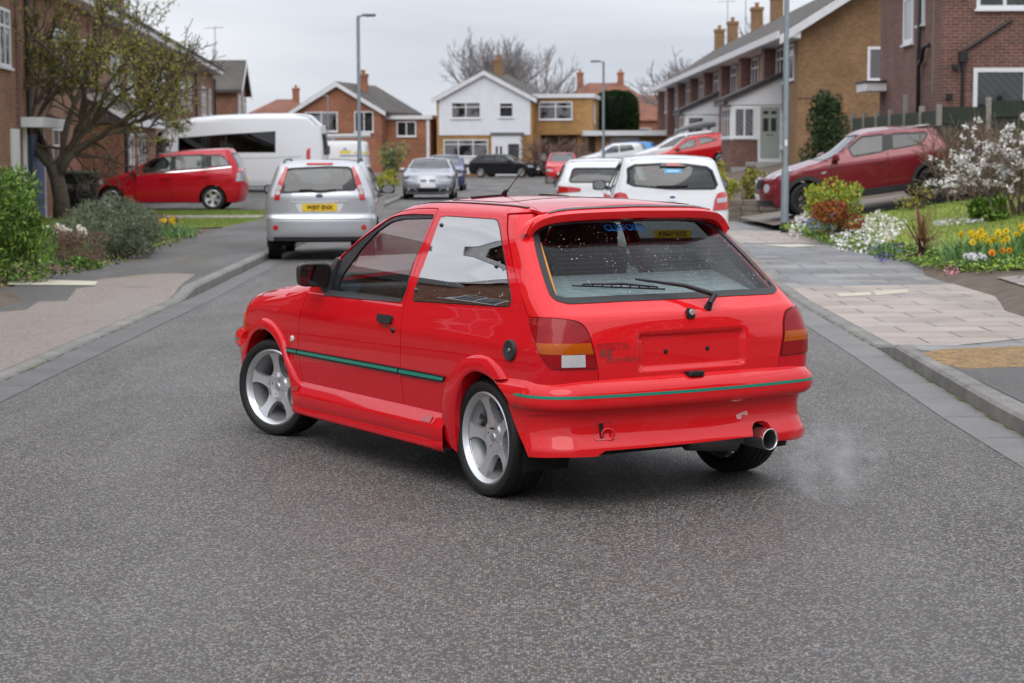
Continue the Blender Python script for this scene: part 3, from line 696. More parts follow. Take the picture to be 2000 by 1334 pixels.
# --- tan brick terrace along the right side
h = house('tan brick terrace climbing away on the right, with white soffits and chimneys', name='terrace')
gz0, ze, zr, xr0, xr1 = .5, 6.05, 8.35, 10.3, 17.7
MB().prism([(xr0, gz0), (xr1, gz0), (xr1, ze), ((xr0 + xr1) / 2, zr), (xr0, ze)], 72, 137, 'y').build('wall', b_tan, h)
rf = gable_roof(h, I4, xr0, xr1, 72, 137, ze, zr, .75, r_brown); verge(h, I4, xr0, xr1, 72, ze, zr, .75, .30, .58)
for y in (106, 114.5, 127, 135): chimney(rf, I4, 14.0, y, 8.0, 9.85, .6, .9, b_tan)
MB().box(9.48, 9.54, 71.4, 137, 5.60, 5.86).box(9.54, 10.3, 71.6, 137, 5.58, 5.62).build('fascia', fascia_m, h)
MB().prism([(9.54, 5.62), (10.3, 5.62), (10.3, 6.05)], 71.44, 71.5, 'y').build('soffit_end', fascia_m, h)
F_ = frame((10.3, 137, 0), -90)
for i, y in enumerate((79.0, 87.0, 95.0, 103, 111, 119, 127, 135)):
    MB().box(9.85, 10.298, y - .9, y, gz0, 5.58).build('pier', b_dark, h)
    window(h, F_, 137 - y + 1.2, 4.15, 2.2, 1.35, 2, .7); MB().box(137 - y + 1.2, 137 - y + 3.4, -.03, .01, 3.15, 4.1, M=F_).build('spandrel', panel_grey, h)
    window(h, F_, 137 - y + 4.6, 4.2, 1.4, 1.3, 1, .7); window(h, F_, 137 - y + 1.2, 1.7, 2.4, 1.3, 3, .7)
window(h, frame((10.3, 72, 0), 0), 2.48, 4.1, .85, 1.22, 1, 0, t=.1, gm=panel_grey)
MB().box(10.3, 11.5, 71.985, 72, 3.46, 3.52).build('brick_ledge', b_dark, h)
def porch(y, door):
    M = Matrix.Translation((0, y, 0)); p = MB().box(8.35, 9.36, .0, 3.4, .6, 2.02, M=M).build('porch_wall', b_dark, h)
    MB().box(8.36, 10.29, .01, 3.39, 2.02, 3.34, M=M).build('porch_front', upvc, h)
    if door:
        MB().box(9.36, 10.29, 0.02, 3.38, 1.20, 2.02, M=M).build('porch_side', upvc, h)
        d = MB().box(9.46, 10.18, -.02, .03, 1.36, 3.28, M=M).build('door', plain('sage_door', (.29, .325, .29), .45), h)
        for ax in (9.56, 9.86):
            MB().box(ax, ax + .20, -.026, -.019, 2.35, 2.85, M=M).build('door_pane', hg2, d); MB().box(ax, ax + .20, -.026, -.019, 3.0, 3.12, M=M).build('door_pane', hg2, d)
        MB().box(9.68, 9.95, -.03, -.019, 2.20, 2.25, M=M).build('letter_plate', chrome, d)
    F1 = frame((8.35, y, 0), 0); window(h, F1, .10, 2.12, .80, 1.14, 2 if door else 1, 0)
    F2 = frame((8.35, y + 3.4, 0), -90); window(h, F2, .15, 2.12, 3.1, 1.14, 3, 0)
    MB().prism([(8.2, 3.36), (10.3, 3.36), (10.3, 4.42), (8.2, 3.50)], -.03, 3.45, 'y', M=M).build('porch_gable', clad, h)
    MB().prism([(8.05, 3.42), (10.3, 4.40), (10.3, 4.60), (8.05, 3.60)], -.18, 3.6, 'y', M=M).build('porch_roof', r_dark, h)
    MB().tube([(8.08, y - .15, 3.40), (8.08, y + 3.6, 3.40)], .05, 6).build('gutter', pipe_m, h)
porch(76, True); porch(96, False)
MB().box(8.9, 11.6, 74.2, 75.99, .3, 1.20).box(8.35, 9.36, 75.2, 75.995, .3, 1.0).build('entrance_plinth', conc, h)
def aerial(par, x, y, z0, z1):
    b = MB().tube([(x, y, z0), (x, y, z1)], .025, 5).tube([(x - .6, y, z1 - .1), (x + .5, y, z1 - .05)], .015, 4)
    for i in range(7): b.tube([(x - .5 + .15 * i, y - .2, z1 - .09 + .008 * i), (x - .5 + .15 * i, y + .2, z1 - .09 + .008 * i)], .01, 4)
    b.build('aerial', plain('aerial_grey', (.3, .3, .31), .4, .8), par)
aerial(h, 14.0, 130, 8.6, 11.3); aerial(h, 14.0, 120, 8.6, 12.0)
# --- white gable house at the end of the street with its tan flat-roofed extension
M = frame((-1.75, 131, 0), -10); h = house('white-clad gable house facing down the street', name='gable_house')
MB().prism([(-3.2, .0), (3.2, .0), (3.2, 5.05), (0, 6.72), (-3.2, 5.05)], 0, 9, 'y', M=M).build('wall', b_ext, h)
rf = gable_roof(h, M, -3.2, 3.2, 0, 9, 5.05, 6.72, .30, r_brown); verge(h, M, -3.2, 3.2, 0, 5.05, 6.72, .30, .26, .25)
MB().prism([(-3.05, 2.68), (3.05, 2.68), (3.05, 5.0), (0, 6.60), (-3.05, 5.0)], -.05, 0, 'y', M=M).build('cladding', clad, h)
chimney(rf, M, .35, 3.2, 6.2, 7.85, .55, .8, b_tan)
M2 = M @ Matrix.Translation((0, -.05, 0)); window(h, M2, -2.22, 3.78, 1.98, 1.07, 2, .68, gm=hg); window(h, M2, .98, 3.82, .95, .98, 1, .7, gm=hg2); window(h, M, -2.75, 1.28, 2.98, 1.12, 3, .72, gm=hg)
MB().box(-2.8, .28, -.04, 0, .15, 1.22, M=M).build('panel', clad, h)
p = MB().box(.62, 2.55, -.9, 0, .05, 2.68, M=M).build('porch', upvc, h); MB().box(.55, 2.62, -1.0, 0, 2.68, 2.84, M=M).build('porch_roof', plain('lead_grey', (.12, .12, .13), .6), h)
MB().box(1.72, 2.45, -.915, -.895, .4, 2.1, M=M).build('porch_pane', hg2, h); MB().box(.82, 1.42, -.915, -.895, .25, 2.15, M=M).build('porch_door', clad, h)
for k in (.90, 1.18): MB().box(k, k + .14, -.925, -.915, .8, 1.95, M=M).build('porch_pane', hg2, h)
h = house('tan brick flat-roofed extension beside the white gable house', name='extension', cat='extension')
E_ = frame((1.42, 131.6, 0), -6); MB().box(0, 3.9, 0, 7, 2.70, 5.1, M=E_).box(0, .5, 0, 7, 0, 2.7, M=E_).box(2.9, 3.9, .3, 7, 0, 2.7, M=E_).build('wall', b_ext, h)
MB().box(.5, 2.9, 1.0, 1.1, 0, 2.68, M=E_).build('garage_door', plain('brown_door', (.14, .085, .045), .6), h); MB().box(-.15, 4.05, -.18, 7.1, 5.1, 5.36, M=E_).build('flat_roof', fascia_m, h); window(h, E_, .40, 3.68, 2.2, 1.18, 2, .72)
window(h, E_ @ frame((3.9, 0, 0), 90), 2.0, 3.5, .6, 1.3, 1)
h = house('low row of garages with a white fascia and one white door', name='garage', cat='garage')
MB().box(5.4, 6.3, 128, 134, .3, 2.6).box(8.25, 10.2, 128, 134, .3, 2.6).box(6.3, 8.25, 128.6, 134, .3, 2.6).build('wall', b_tan, h); MB().box(4.6, 10.4, 127.5, 134.2, 2.6, 2.92).build('flat_roof', fascia_m, h)
MB().box(6.32, 8.23, 128.45, 128.58, .4, 2.5).build('garage_door', clad, h); MB().box(4.7, 4.9, 127.7, 127.9, 0, 2.6).box(5.0, 5.38, 129, 134, 0, 2.6).build('post', plain('brown_post', (.12, .075, .05), .7), h)
# --- brown gable house left of it
M = frame((-11.45, 132, 0), -12); h = house('orange brick gable house behind the white trade van', name='gable_house')
MB().prism([(-3.0, 0), (3.0, 0), (3.0, 4.3), (0, 6.05), (-3.0, 4.3)], 0, 9, 'y', M=M).build('wall', b_far, h); rf = gable_roof(h, M, -3.0, 3.0, 0, 9, 4.3, 6.05, .35, r_brown); verge(h, M, -3.0, 3.0, 0, 4.3, 6.05, .35, .26, .28)
chimney(rf, M, .9, 3.0, 5.3, 6.95, .5, .6, b_far); window(h, M, -2.25, 2.95, 2.25, 1.30, 2, 0, gm=hg); window(h, M, 1.15, 2.9, 1.30, 1.36, 2, 0, gm=hg2); window(h, M, -2.0, .7, 2.4, 1.3, 3)
MB().box(3.0, 6.0, 1.2, 7, 0, 3.75, M=M).build('side_wall', b_far, h); MB().box(3.01, 6.15, 1.0, 7.1, 3.75, 4.0, M=M).build('flat_roof', fascia_m, h); window(h, M @ Matrix.Translation((0, 1.2, 0)), 3.7, 2.62, 1.32, 1.0, 2, gm=hg2)
MB().box(5.75, 5.95, 1.1, 1.2, 0, 3.7, M=M).build('downpipe', fascia_m, h); MB().box(6.3, 7.6, 2.5, 2.6, 0, 3.4, M=M).build('side_gate', plain('dark_gate', (.05, .03, .025), .7), h)
# --- roofs of the streets behind
def far_house(label, x, y, w, d, ze, zr, yaw, wall, roof_m, chim=()):
    h = house(label); M = frame((x, y, 0), yaw); MB().box(-w / 2, w / 2, 0, d, 0, ze, M=M).build('wall', wall, h)
    pts = [(-w / 2 - .3, -.3, ze), (w / 2 + .3, -.3, ze), (w / 2 + .3, d + .3, ze), (-w / 2 - .3, d + .3, ze), (-w / 2 + d * .35, d / 2, zr), (w / 2 - d * .35, d / 2, zr)]
    rf = MB().add([M @ Vector(p) for p in pts], [(0, 1, 5, 4), (1, 2, 5), (2, 3, 4, 5), (3, 0, 4), (3, 2, 1, 0)]).build('roof', roof_m, h)
    for cx in chim: chimney(rf, M, cx, d / 2, zr - .8, zr + 1.1, .6, .8, b_far)
    window(h, M, -w / 2 + .8, ze - 1.9, 1.8, 1.3, 2); window(h, M, w / 2 - 2.6, ze - 1.9, 1.8, 1.3, 2); return h
far_house('orange-roofed house far behind the minibus', -19.6, 172, 5.5, 6, 4.9, 6.2, 4, b_far, r_red, (1.0,))
far_house('red-tiled house with two chimneys behind the topiary tree', 8.6, 185, 8, 7, 6.2, 8.0, -3, b_far, r_red, (-2.3, 1.5))
far_house('brown hip-roofed house between the topiary tree and the terrace', 11.9, 165, 6, 7, 4.1, 6.3, 0, b_far, r_red)
# --- brown brick terrace down the left side (it runs on past the edge of the picture)
T_ = frame((-10.9, 44, 0), 4.1); h = house('long brown brick terrace on the left with white windows, behind the budding tree', name='terrace')
y0, y1, ze, zr = -12.5, 57, 5.88, 8.05
MB().prism([(-8, 0), (0, 0), (0, ze), (-4, zr), (-8, ze)], y0, y1, 'y', M=T_).build('wall', b_left, h); rf = gable_roof(h, T_, -8, 0, y0, y1, ze, zr, .45, r_brown)
MB().box(.44, .50, y0, y1, 5.50, 5.74, M=T_).box(0, .44, y0, y1, 5.48, 5.52, M=T_).build('fascia', fascia_m, h); MB().tube([T_ @ Vector((.54, y0, 5.74)), T_ @ Vector((.54, y1, 5.74))], .06, 6).build('gutter', pipe_m, h)
for y in (-2, 22, 50.5): chimney(rf, T_, -4, y, 7.2, 9.6, .7, 1.1, b_dark)
FL = T_ @ frame((0, 0, 0), 90)               # x runs up the street, -y points to the road
for y in (-6, 5.5, 16.5, 27.5, 38.5, 49.5):
    window(h, FL, y, 3.35, 2.3, 1.35, 3, .7, gm=hg); window(h, FL, y + 4.2, 3.45, 1.3, 1.25, 2, .7, gm=hg); MB().box(y + 6.2, y + 6.55, -.03, .01, .2, 5.2, M=FL).build('brick_band', b_dark, h)
    MB().tube([FL @ Vector((y + 7.4, -.07, 5.3)), FL @ Vector((y + 7.4, -.07, .2))], .05, 6).build('drainpipe', pipe_m, h)
for y, col in ((1.0, (.06, .10, .24)), (33, (.5, .5, .5))):
    d = MB().box(y, y + 2.4, -.05, .01, .15, 2.05, M=FL).build('garage_door', plain('door_%d' % int(y * 10 + 400), col, .5), h); MB().box(y - .12, y, -.07, .01, .1, 2.2, M=FL).box(y + 2.4, y + 2.52, -.07, .01, .1, 2.2, M=FL).box(y - .5, y + 3.0, -.5, .01, 2.2, 2.42, M=FL).build('door_frame', upvc, h)
    window(h, FL, y + 4.0, .75, 2.0, 1.5, 2, .7); MB().box(y - 1.7, y - .8, -.05, .01, .1, 2.15, M=FL).build('front_door', upvc, h)
def front_ext(ya, yb):
    MB().prism([(0, 0), (1.05, 0), (1.05, 2.42), (0, 2.42)], ya, yb, 'y', M=T_).build('porch_wall', b_left, h); MB().prism([(-.0, 2.42), (1.05, 2.42), (1.3, 2.40), (1.3, 2.60), (0, 3.35)], ya - .15, yb + .15, 'y', M=T_).build('porch_roof', r_brown, h)
    MB().box(1.3, 1.34, ya - .2, yb + .2, 2.36, 2.62, M=T_).prism([(0, 3.18), (1.3, 2.40), (1.3, 2.62), (0, 3.40)], ya - .2, ya - .16, 'y', M=T_).build('fascia', fascia_m, h)
    Fp = T_ @ frame((1.05, 0, 0), 90); MB().box(ya + 1.2, ya + 2.1, -.05, .01, .15, 2.2, M=Fp).build('front_door', upvc, h); MB().box(ya + 1.5, ya + 1.8, -.06, .0, .6, 2.0, M=Fp).build('door_pane', plain('red_glass', (.14, .02, .03), .2), h)
    window(h, Fp, ya + 3.4, .9, 1.8, 1.3, 2); MB().tube([T_ @ Vector((1.12, ya + .12, 2.4)), T_ @ Vector((1.12, ya + .12, .1))], .055, 6).build('drainpipe', pipe_m, h)
front_ext(10.6, 19)
for lb, X0, X1, Y0, Y1, ze_, zr_, rdg in (('set-back brick house left of the road, beyond the picture edge, seen in the door glass', -22.5, -14.5, 20.3, 30, 6.2, 8.6, 'y'), ('near brick house left of the road, beyond the picture edge, seen in the quarter window', -21, -12.4, 10.3, 17.9, 6.4, 9.2, 'x'), ('dark brick house right of the road beside the camera, added unseen to darken the tailgate reflections', 11.5, 19.5, -9, 5.5, 5.6, 8.0, 'y'), ('unseen dark brick house further back on the right, added to darken reflections', 11.5, 19.5, -26, -12, 5.6, 8.0, 'y')):
    hh = house(lb)
    mw = b_left if X0 < 0 else b_dark  # the unseen right-hand pair is added to darken the tailgate's reflections
    if rdg == 'y': MB().prism([(X0, 0), (X1, 0), (X1, ze_), ((X0 + X1) / 2, zr_), (X0, ze_)], Y0, Y1, 'y').build('wall', mw, hh)
    else: MB().prism([(Y0, 0), (Y1, 0), (Y1, ze_), ((Y0 + Y1) / 2, zr_), (Y0, ze_)], X0, X1, 'x').build('wall', b_left, hh)
    gable_roof(hh, I4, X0, X1, Y0, Y1, ze_, zr_, .35, r_dark, ridge=rdg)
    if rdg == 'x': verge(hh, frame((X1, Y0, 0), 90), 0, Y1 - Y0, 0, ze_, zr_, .35, .22, .25)
    FX = frame((X1, Y0, 0), 90) if X0 < 0 else frame((X0, Y1, 0), -90); window(hh, FX, 1.0, 3.3, 2.2, 1.3, 3, .7); window(hh, FX, 1.0, .8, 2.4, 1.4, 3, .7); window(hh, FX, Y1 - Y0 - 2.6, 3.3, 1.6, 1.3, 2, .7)
h = house('brick house with a white-trimmed gable at the far end of the left terrace', name='gable_house'); G_ = frame((-14.6, 106.5, 0), 4.1)
MB().prism([(0, 0), (0, 4.9), (4.2, 6.5), (8.4, 4.9), (8.4, 0)], -7, 0, 'x', M=G_).build('wall', b_left, h); rf = gable_roof(h, G_, -7, 0, 0, 8.4, 4.9, 6.5, .35, r_brown, ridge='x')
FG = G_ @ frame((0, 0, 0), 90); window(h, FG, 1.2, 3.3, 2.2, 1.4, 2, .7); window(h, FG, 5.2, 3.3, 2.0, 1.4, 2, .7); verge(h, FG, 0, 8.4, 0, 4.9, 6.5, .3, .3, .3); MB().box(.2, 8.2, -.04, .01, 2.6, 3.2, M=FG).build('panel', clad, h); aerial(h, -16.5, 112, 7, 8.6)
# ================================================================ the red hatchback in the road
red = paint('red_paint', (.60, .004, .012), rough=.35, wet=True)
red2 = paint('red_bumper_paint', (.66, .010, .014), rough=.4)
teal = plain('teal_stripe', (.0, .25, .17), .35, coat=.4)
HERO = empty('hatchback_car', (.537, 9.737, 0), (0, 0, R(121.18)), 'bright red three-door hatchback with a roof spoiler, standing in the middle of the road', 'car')
HM = Matrix.Translation(HERO.location) @ Matrix.Rotation(R(121.18), 4, 'Z')
zt = PC((-.30, 1.27), (-.15, 1.325), (0, 1.352), (.3, 1.366), (.75, 1.370), (1.0, 1.366), (1.17, 1.352), (1.25, 1.334), (1.335, 1.308), (1.445, 1.263), (1.558, 1.207), (1.712, 1.103), (1.888, .984), (1.96, .93))
wz = PC((.15, .752), (.22, .772), (.35, .790), (.50, .801), (.62, .804), (.70, .803), (.74, .801), (.762, .796), (.80, .785), (.848, .771), (.868, .761), (.885, .757), (.92, .749), (.95, .740), (1.10, .670), (1.25, .603), (1.32, .567), (1.4, .525))
def wH(x, z):
    y = wz(z)
    if x > 1.9: y -= .040 * ((x - 1.9) / 1.1) ** 2
    if x < .3: y -= .030 * ((.3 - x) / .85) ** 2
    if x > 1.95:                           # bonnet edge rolls over
        e = zh(x); r = .055 + .05 * min(1, (x - 1.95) / .3)
        if z > e - r: y -= r * (1 - sqrt(max(0, 1 - ((z - e + r) / r) ** 2)))
    else:
        e = zt(max(x, -.15)); r = .055
        if z > e - r: y -= r * (1 - sqrt(max(0, 1 - ((z - e + r) / r) ** 2)))
    return y
zh = PC((1.70, .935), (1.95, .910), (2.3, .875), (2.7, .815), (3.0, .735), (3.15, .68))
HB = Surf(wH, PC((.25, -.56), (.55, -.597), (.65, -.606), (.74, -.606), (.80, -.598), (.85, -.588), (.875, -.578), (.91, -.532), (.955, -.470), (1.10, -.292), (1.242, -.117), (1.31, -.038), (1.37, .03)),
          PC((.3, .035), (.7, .035), (.95, .055), (1.3, .055)), PC((.3, .13), (.7, .12), (.95, .10), (1.3, .07)),
          PC((.3, 3.08), (.55, 3.10), (.65, 3.08), (.75, 3.02)), PC((.3, .10), (.8, .10)), PC((.3, .15), (.8, .12)))
okS = lambda a, b: b < (zt(a) if a < 1.95 else zh(a)) + .005
tS = Trace(HM, HB.side, (-1.0, 2.92, .2, 1.37), okS); tR = Trace(HM, HB.rear, (-.8, .8, .3, 1.34))
crown = .032
def roofz(x, y):
    we = wH(min(x, 1.6), zt(x)) + .001; return zt(x) + crown * (1 - min(1, (y / max(we, .3)) ** 2))
roof = lambda x, y: Vector((x, y, roofz(x, y)))
# ---- left and right body sides: quarter panel, pillars, wing
gap_hatch = tS.many(spline([(991, 411), (990, 455), (1000, 512), (1015, 570), (1031, 618)], 5)) + tS.many([(1034, 620.5)]) + \
    tS.many(spline([(1060, 621), (1090, 622.5), (1122, 627.5), (1137, 635), (1149, 652), (1159, 685), (1166.5, 719), (1168.5, 746)], 4))
door = tS.many(spline([(605.3, 563.5), (596, 584.5), (585, 622), (582.8, 651), (583.3, 688), (586, 713), (591, 737), (598, 755), (607.5, 770.5)], 4)) + \
    tS.many(spline([(607.5, 770.5), (709.9, 792.5), (801, 820)], 4))[1:] + \
    tS.many(spline([(801, 820), (788.6, 776), (783, 726), (782.7, 650), (788.6, 600), (800, 559.5), (831.3, 470), (856, 409)], 5))[1:] + \
    tS.many(spline([(856, 407), (830, 406.5), (798, 410), (770, 419), (735, 440), (697, 471), (655, 513), (633, 538), (618, 556)], 5))[0:]
qwin = tS.many(fillet([(805, 589), (834, 500), (861, 424), (872, 421.5), (972, 428), (977, 446), (987, 508), (999, 580), (997, 599), (980, 600), (905, 595)], [6, 0, 8, 4, 6, 3, 0, 6, 6, 6, 0], 4))
def cut(poly, y0, y1):                       # part of a pixel outline between two heights
    out = []
    for i in range(len(poly)):
        a, b = poly[i - 1], poly[i]
        for yy in sorted([y for y in (y0, y1) if (a[1] - y) * (b[1] - y) < 0], key=lambda y: abs(y - a[1])):
            t = (yy - a[1]) / (b[1] - a[1]); out.append((a[0] + (b[0] - a[0]) * t, yy))
        if y0 <= b[1] <= y1: out.append(b)
    return out
gx, gz = gap_hatch[-1]
roofline = [(x, zt(x) - .0005) for x in [1.33 - 1.36 * i / 20 for i in range(21)]]
apill = [(1.94 - .61 * i / 14, zt(1.94 - .61 * i / 14) - .0005) for i in range(15)]
wing_top = [(x, zh(x) - .0005) for x in [2.98 - 1.03 * i / 14 for i in range(15)]]
side_poly = roofline + gap_hatch[1:] + [(gx, .48), (-.30, .42)] + arc(0, .28, .335, 155, -13) + [(.36, .18), (2.08, .18)] + arc(2.446, .28, .335, 193, 25) + \
    [(2.80, .46), (3.16, .50), (3.20, .62), (3.14, .69)] + wing_top + apill[1:-1]
door_c = inset(door, .0035)
for mir in (False, True):
    o = panel('body_side', HB.side, side_poly, red, HERO, holes=[inset(door, -.0015), inset(qwin, -.001)], step=.03, flange=.02, mirror=mir)
# ---- doors
win = tS.many(fillet([(640, 569), (667, 500), (700, 470), (735, 443), (762, 424), (782, 419), (806, 417.5), (847, 418.5), (848, 423), (810, 510), (795, 565), (785, 590)], [3, 0, 0, 0, 8, 0, 0, 3, 3, 0, 0, 5], 4))
gls = tS.many(fillet([(656, 569), (664, 540), (704, 484), (735, 451), (762, 432), (785, 426.5), (843, 425), (843, 430), (805, 513), (790, 564), (785, 585)], [3, 6, 0, 0, 8, 4, 2, 0, 0, 0, 3], 4))
gls_win = glass('door_glass', (.50, .55, .53), .06, drops=150)
gls_q = glass('quarter_glass', (.25, .29, .29), .43, drops=60)
gls_r = glass('rear_glass', (.70, .78, .78), .008, drops=84)
strip_top = [(557.8, 677.5), (670, 697.5), (779.5, 717.5)]; strip_bot = [(559, 688), (670, 709.5), (779.5, 730)]
strip2_top = [(782.5, 718.2), (830, 727), (870.5, 735.5)]; strip2_bot = [(782.5, 731.2), (830, 740), (866, 746)]
def strips(parent, mir, top, bot, w0=0.0, w1=1.0):
    A = tS.many(spline(top, 5)); B = tS.many(spline(bot, 5)); A, B = A[::-1], B[::-1]
    panel('rubbing_strip', HB.side, A + B[::-1], black_trim, parent, step=.04, off=.010, flange=.012, mirror=mir)
    mixp = lambda k: [(a[0] * (1 - k) + b[0] * k, a[1] * (1 - k) + b[1] * k) for a, b in zip(A, B)]
    panel('stripe', HB.side, mixp(.22) + mixp(.70)[::-1], teal, parent, step=.04, off=.0125, flange=.003, mirror=mir)
def on_side(x, z, off=0.0, mir=False):
    p = HB.side(x, z) + nrm(HB.side, x, z) * (off if nrm(HB.side, x, z).y > 0 else -off); return Vector((p.x, -p.y, p.z)) if mir else p
for mir in (False, True):
    d = panel('door', HB.side, door_c, red, HERO, holes=[win], step=.03, flange=.03, mirror=mir)
    panel('window_seal', HB.side, inset(win, -.006), black_trim, d, holes=[gls], step=.03, off=-.006, flange=.012, mirror=mir, edge=.03)
    panel('side_window', HB.side, inset(gls, -.004), gls_win, d, step=.05, off=-.012, flange=0, mirror=mir)
    st = tS.many([(634, 577), (640, 566), (785, 583.5), (784, 591), (700, 584)])
    panel('waist_seal', HB.side, st, plain('grey_rubber', (.05, .05, .052), .5), d, step=.05, off=.006, flange=.01, mirror=mir)
    strips(d, mir, [(583.8, 682.2), (670, 697.5), (779.5, 717.5)], [(583.8, 692.8), (670, 709.5), (779.5, 730)])
    strips(HERO, mir, strip2_top, strip2_bot)
    strips(HERO, mir, [(557.5, 677.5), (570, 679.7), (581.8, 681.8)], [(560, 687.5), (570, 690), (581.8, 692.4)])
    # handle: dark paddle over a red scoop, and the lock barrel
    h = tS.many(fillet([(740.5, 616), (743, 614), (768, 617), (769, 621), (766, 631), (764, 633), (742, 629.5), (740, 626)], 1.5, 3))
    panel('door_handle', HB.side, h, plain('handle_black', (.02, .021, .023), .35), d, step=.02, off=.016, flange=.022, mirror=mir)
    sc_p = tS.many(fillet([(743, 630), (764, 633.5), (762, 640), (755, 642), (745, 638)], 3, 3))
    panel('handle_scoop', HB.side, sc_p, plain('scoop_shaded_red', (.25, .004, .008), .3, coat=1), d, step=.02, off=.001, flange=.002, mirror=mir)  # flat panel, the scoop's shade is put into a darker red
    lx, lz = tS(768, 644.5)
    M = Matrix.Translation(on_side(lx, lz, 0, mir)) @ Matrix.Rotation(pi if mir else 0, 4, 'Z')
    MB().lathe([(.0005, .012), (.009, .012), (.011, .010), (.015, .006), (.016, -.004)], 20, M).build('door_lock', black_trim, d, angle=40)
    # mirror: black shell on an arm from the sail panel
    sail = tS.many([(633, 571), (626, 560), (661, 503), (663, 508), (650, 540), (643, 572)])
    panel('mirror_sail', HB.side, sail, plain('sail_grey', (.022, .022, .024), .5), d, step=.03, off=.008, flange=.015, mirror=mir)
    k = -1 if mir else 1
    b0 = on_side(*tS(641, 570), 0, mir)
    root = Vector((1.765, k * .830, .968))
    mm = Matrix.Translation(root) @ Matrix.Rotation(R(-9 * k), 4, 'Z')
    b = MB(); secs = []
    for i, (dx, sy, sz) in enumerate([(-.052, .90, .90), (-.048, 1, 1), (-.01, 1.0, .98), (.025, .88, .84), (.05, .55, .5), (.058, .1, .1)]):
        L = []
        for j in range(24):
            t = 2 * pi * j / 24; c, s_ = cos(t), sin(t)
            L.append(mm @ Vector((dx, .093 * sy * abs(c) ** .42 * (1 if c > 0 else -1), .064 * sz * abs(s_) ** .42 * (1 if s_ > 0 else -1))))
        secs.append(L)
    for i in range(len(secs) - 1): b.add(secs[i] + secs[i + 1], [(j, (j + 1) % 24, 24 + (j + 1) % 24, 24 + j) for j in range(24)])
    b.add(secs[-1], [tuple(range(24))])
    inner = [mm @ Vector((-.052, .083 * abs(cos(2 * pi * j / 24)) ** .42 * (1 if cos(2 * pi * j / 24) > 0 else -1), .055 * abs(sin(2 * pi * j / 24)) ** .42 * (1 if sin(2 * pi * j / 24) > 0 else -1))) for j in range(24)]
    b.add(secs[0] + inner, [(j, (j + 1) % 24, 24 + (j + 1) % 24, 24 + j) for j in range(24)])
    arm = [root + Vector((.0, -k * .02, -.055)), Vector((1.775, k * .80, .935)), Vector((1.775, k * .745, .93))]
    b.tube(arm, [.030, .028, .032], 10)
    mo = b.build('door_mirror', plain('mirror_black', (.012, .012, .013), .38), d, angle=45)
    mg = MB().add([p + (mm.to_3x3() @ Vector((.006, 0, 0))) for p in inner], [tuple(range(24))]); mg.build('mirror_glass', plain('mirror_dark_reflection', (.16, .17, .18), .03, 1.0), mo)  # mirror tinted dark, its dark reflection is put into the colour
    # quarter window, hinged and held by three studs
    q = panel('quarter_window', HB.side, inset(qwin, .004), gls_q, HERO, step=.04, off=.002, flange=.005, mirror=mir)
    panel('window_seal', HB.side, inset(qwin, -.0015), black_trim, HERO, holes=[inset(qwin, .008)], step=.04, off=-.002, flange=.014, mirror=mir, edge=.03)
    for sx, sz in ((863, 440), (813.5, 567), (970.5, 520.5)):
        a, bz = tS(sx, sz); M = Matrix.Translation(on_side(a, bz, .004, mir)) @ Matrix.Rotation(pi if mir else 0, 4, 'Z') @ Matrix.Rotation(R(25), 4, 'X')
        MB().lathe([(.0005, .008), (.006, .0075), (.010, .004), (.011, -.002)], 16, M).build('window_stud', black_gloss, HERO, angle=60)
# side repeater and fuel cap sit on the near side
rx, rz_ = tS(571.5, 661); M = Matrix.Translation(on_side(rx, rz_))
o = MB().lathe([(.0075, .010), (.013, .010), (.016, .006), (.017, -.003)], 24, M).build('side_repeater', plate_white, HERO, angle=40)
MB().lathe([(.0005, .013), (.006, .012), (.0085, .009)], 16, M).build('repeater_bulb', plain('amber_bulb', (.5, .16, .02), .3), o)
fx, fz = tS(997, 684); n_ = nrm(HB.side, fx, fz); n_ = n_ if n_.y > 0 else -n_
M = Matrix.Translation(on_side(fx, fz)) @ n_.to_track_quat('Y', 'Z').to_matrix().to_4x4()
o = MB().lathe([(.0005, .010), (.022, .010), (.026, .012), (.036, .012), (.040, .014), (.047, .012), (.050, .004), (.050, -.004)], 36, M).build('fuel_cap', plain('cap_black', (.022, .023, .025), .45), HERO, angle=30)
MB().lathe([(.0005, .014), (.008, .014), (.010, .010)], 16, M).build('fuel_lock', steel, o, angle=40)
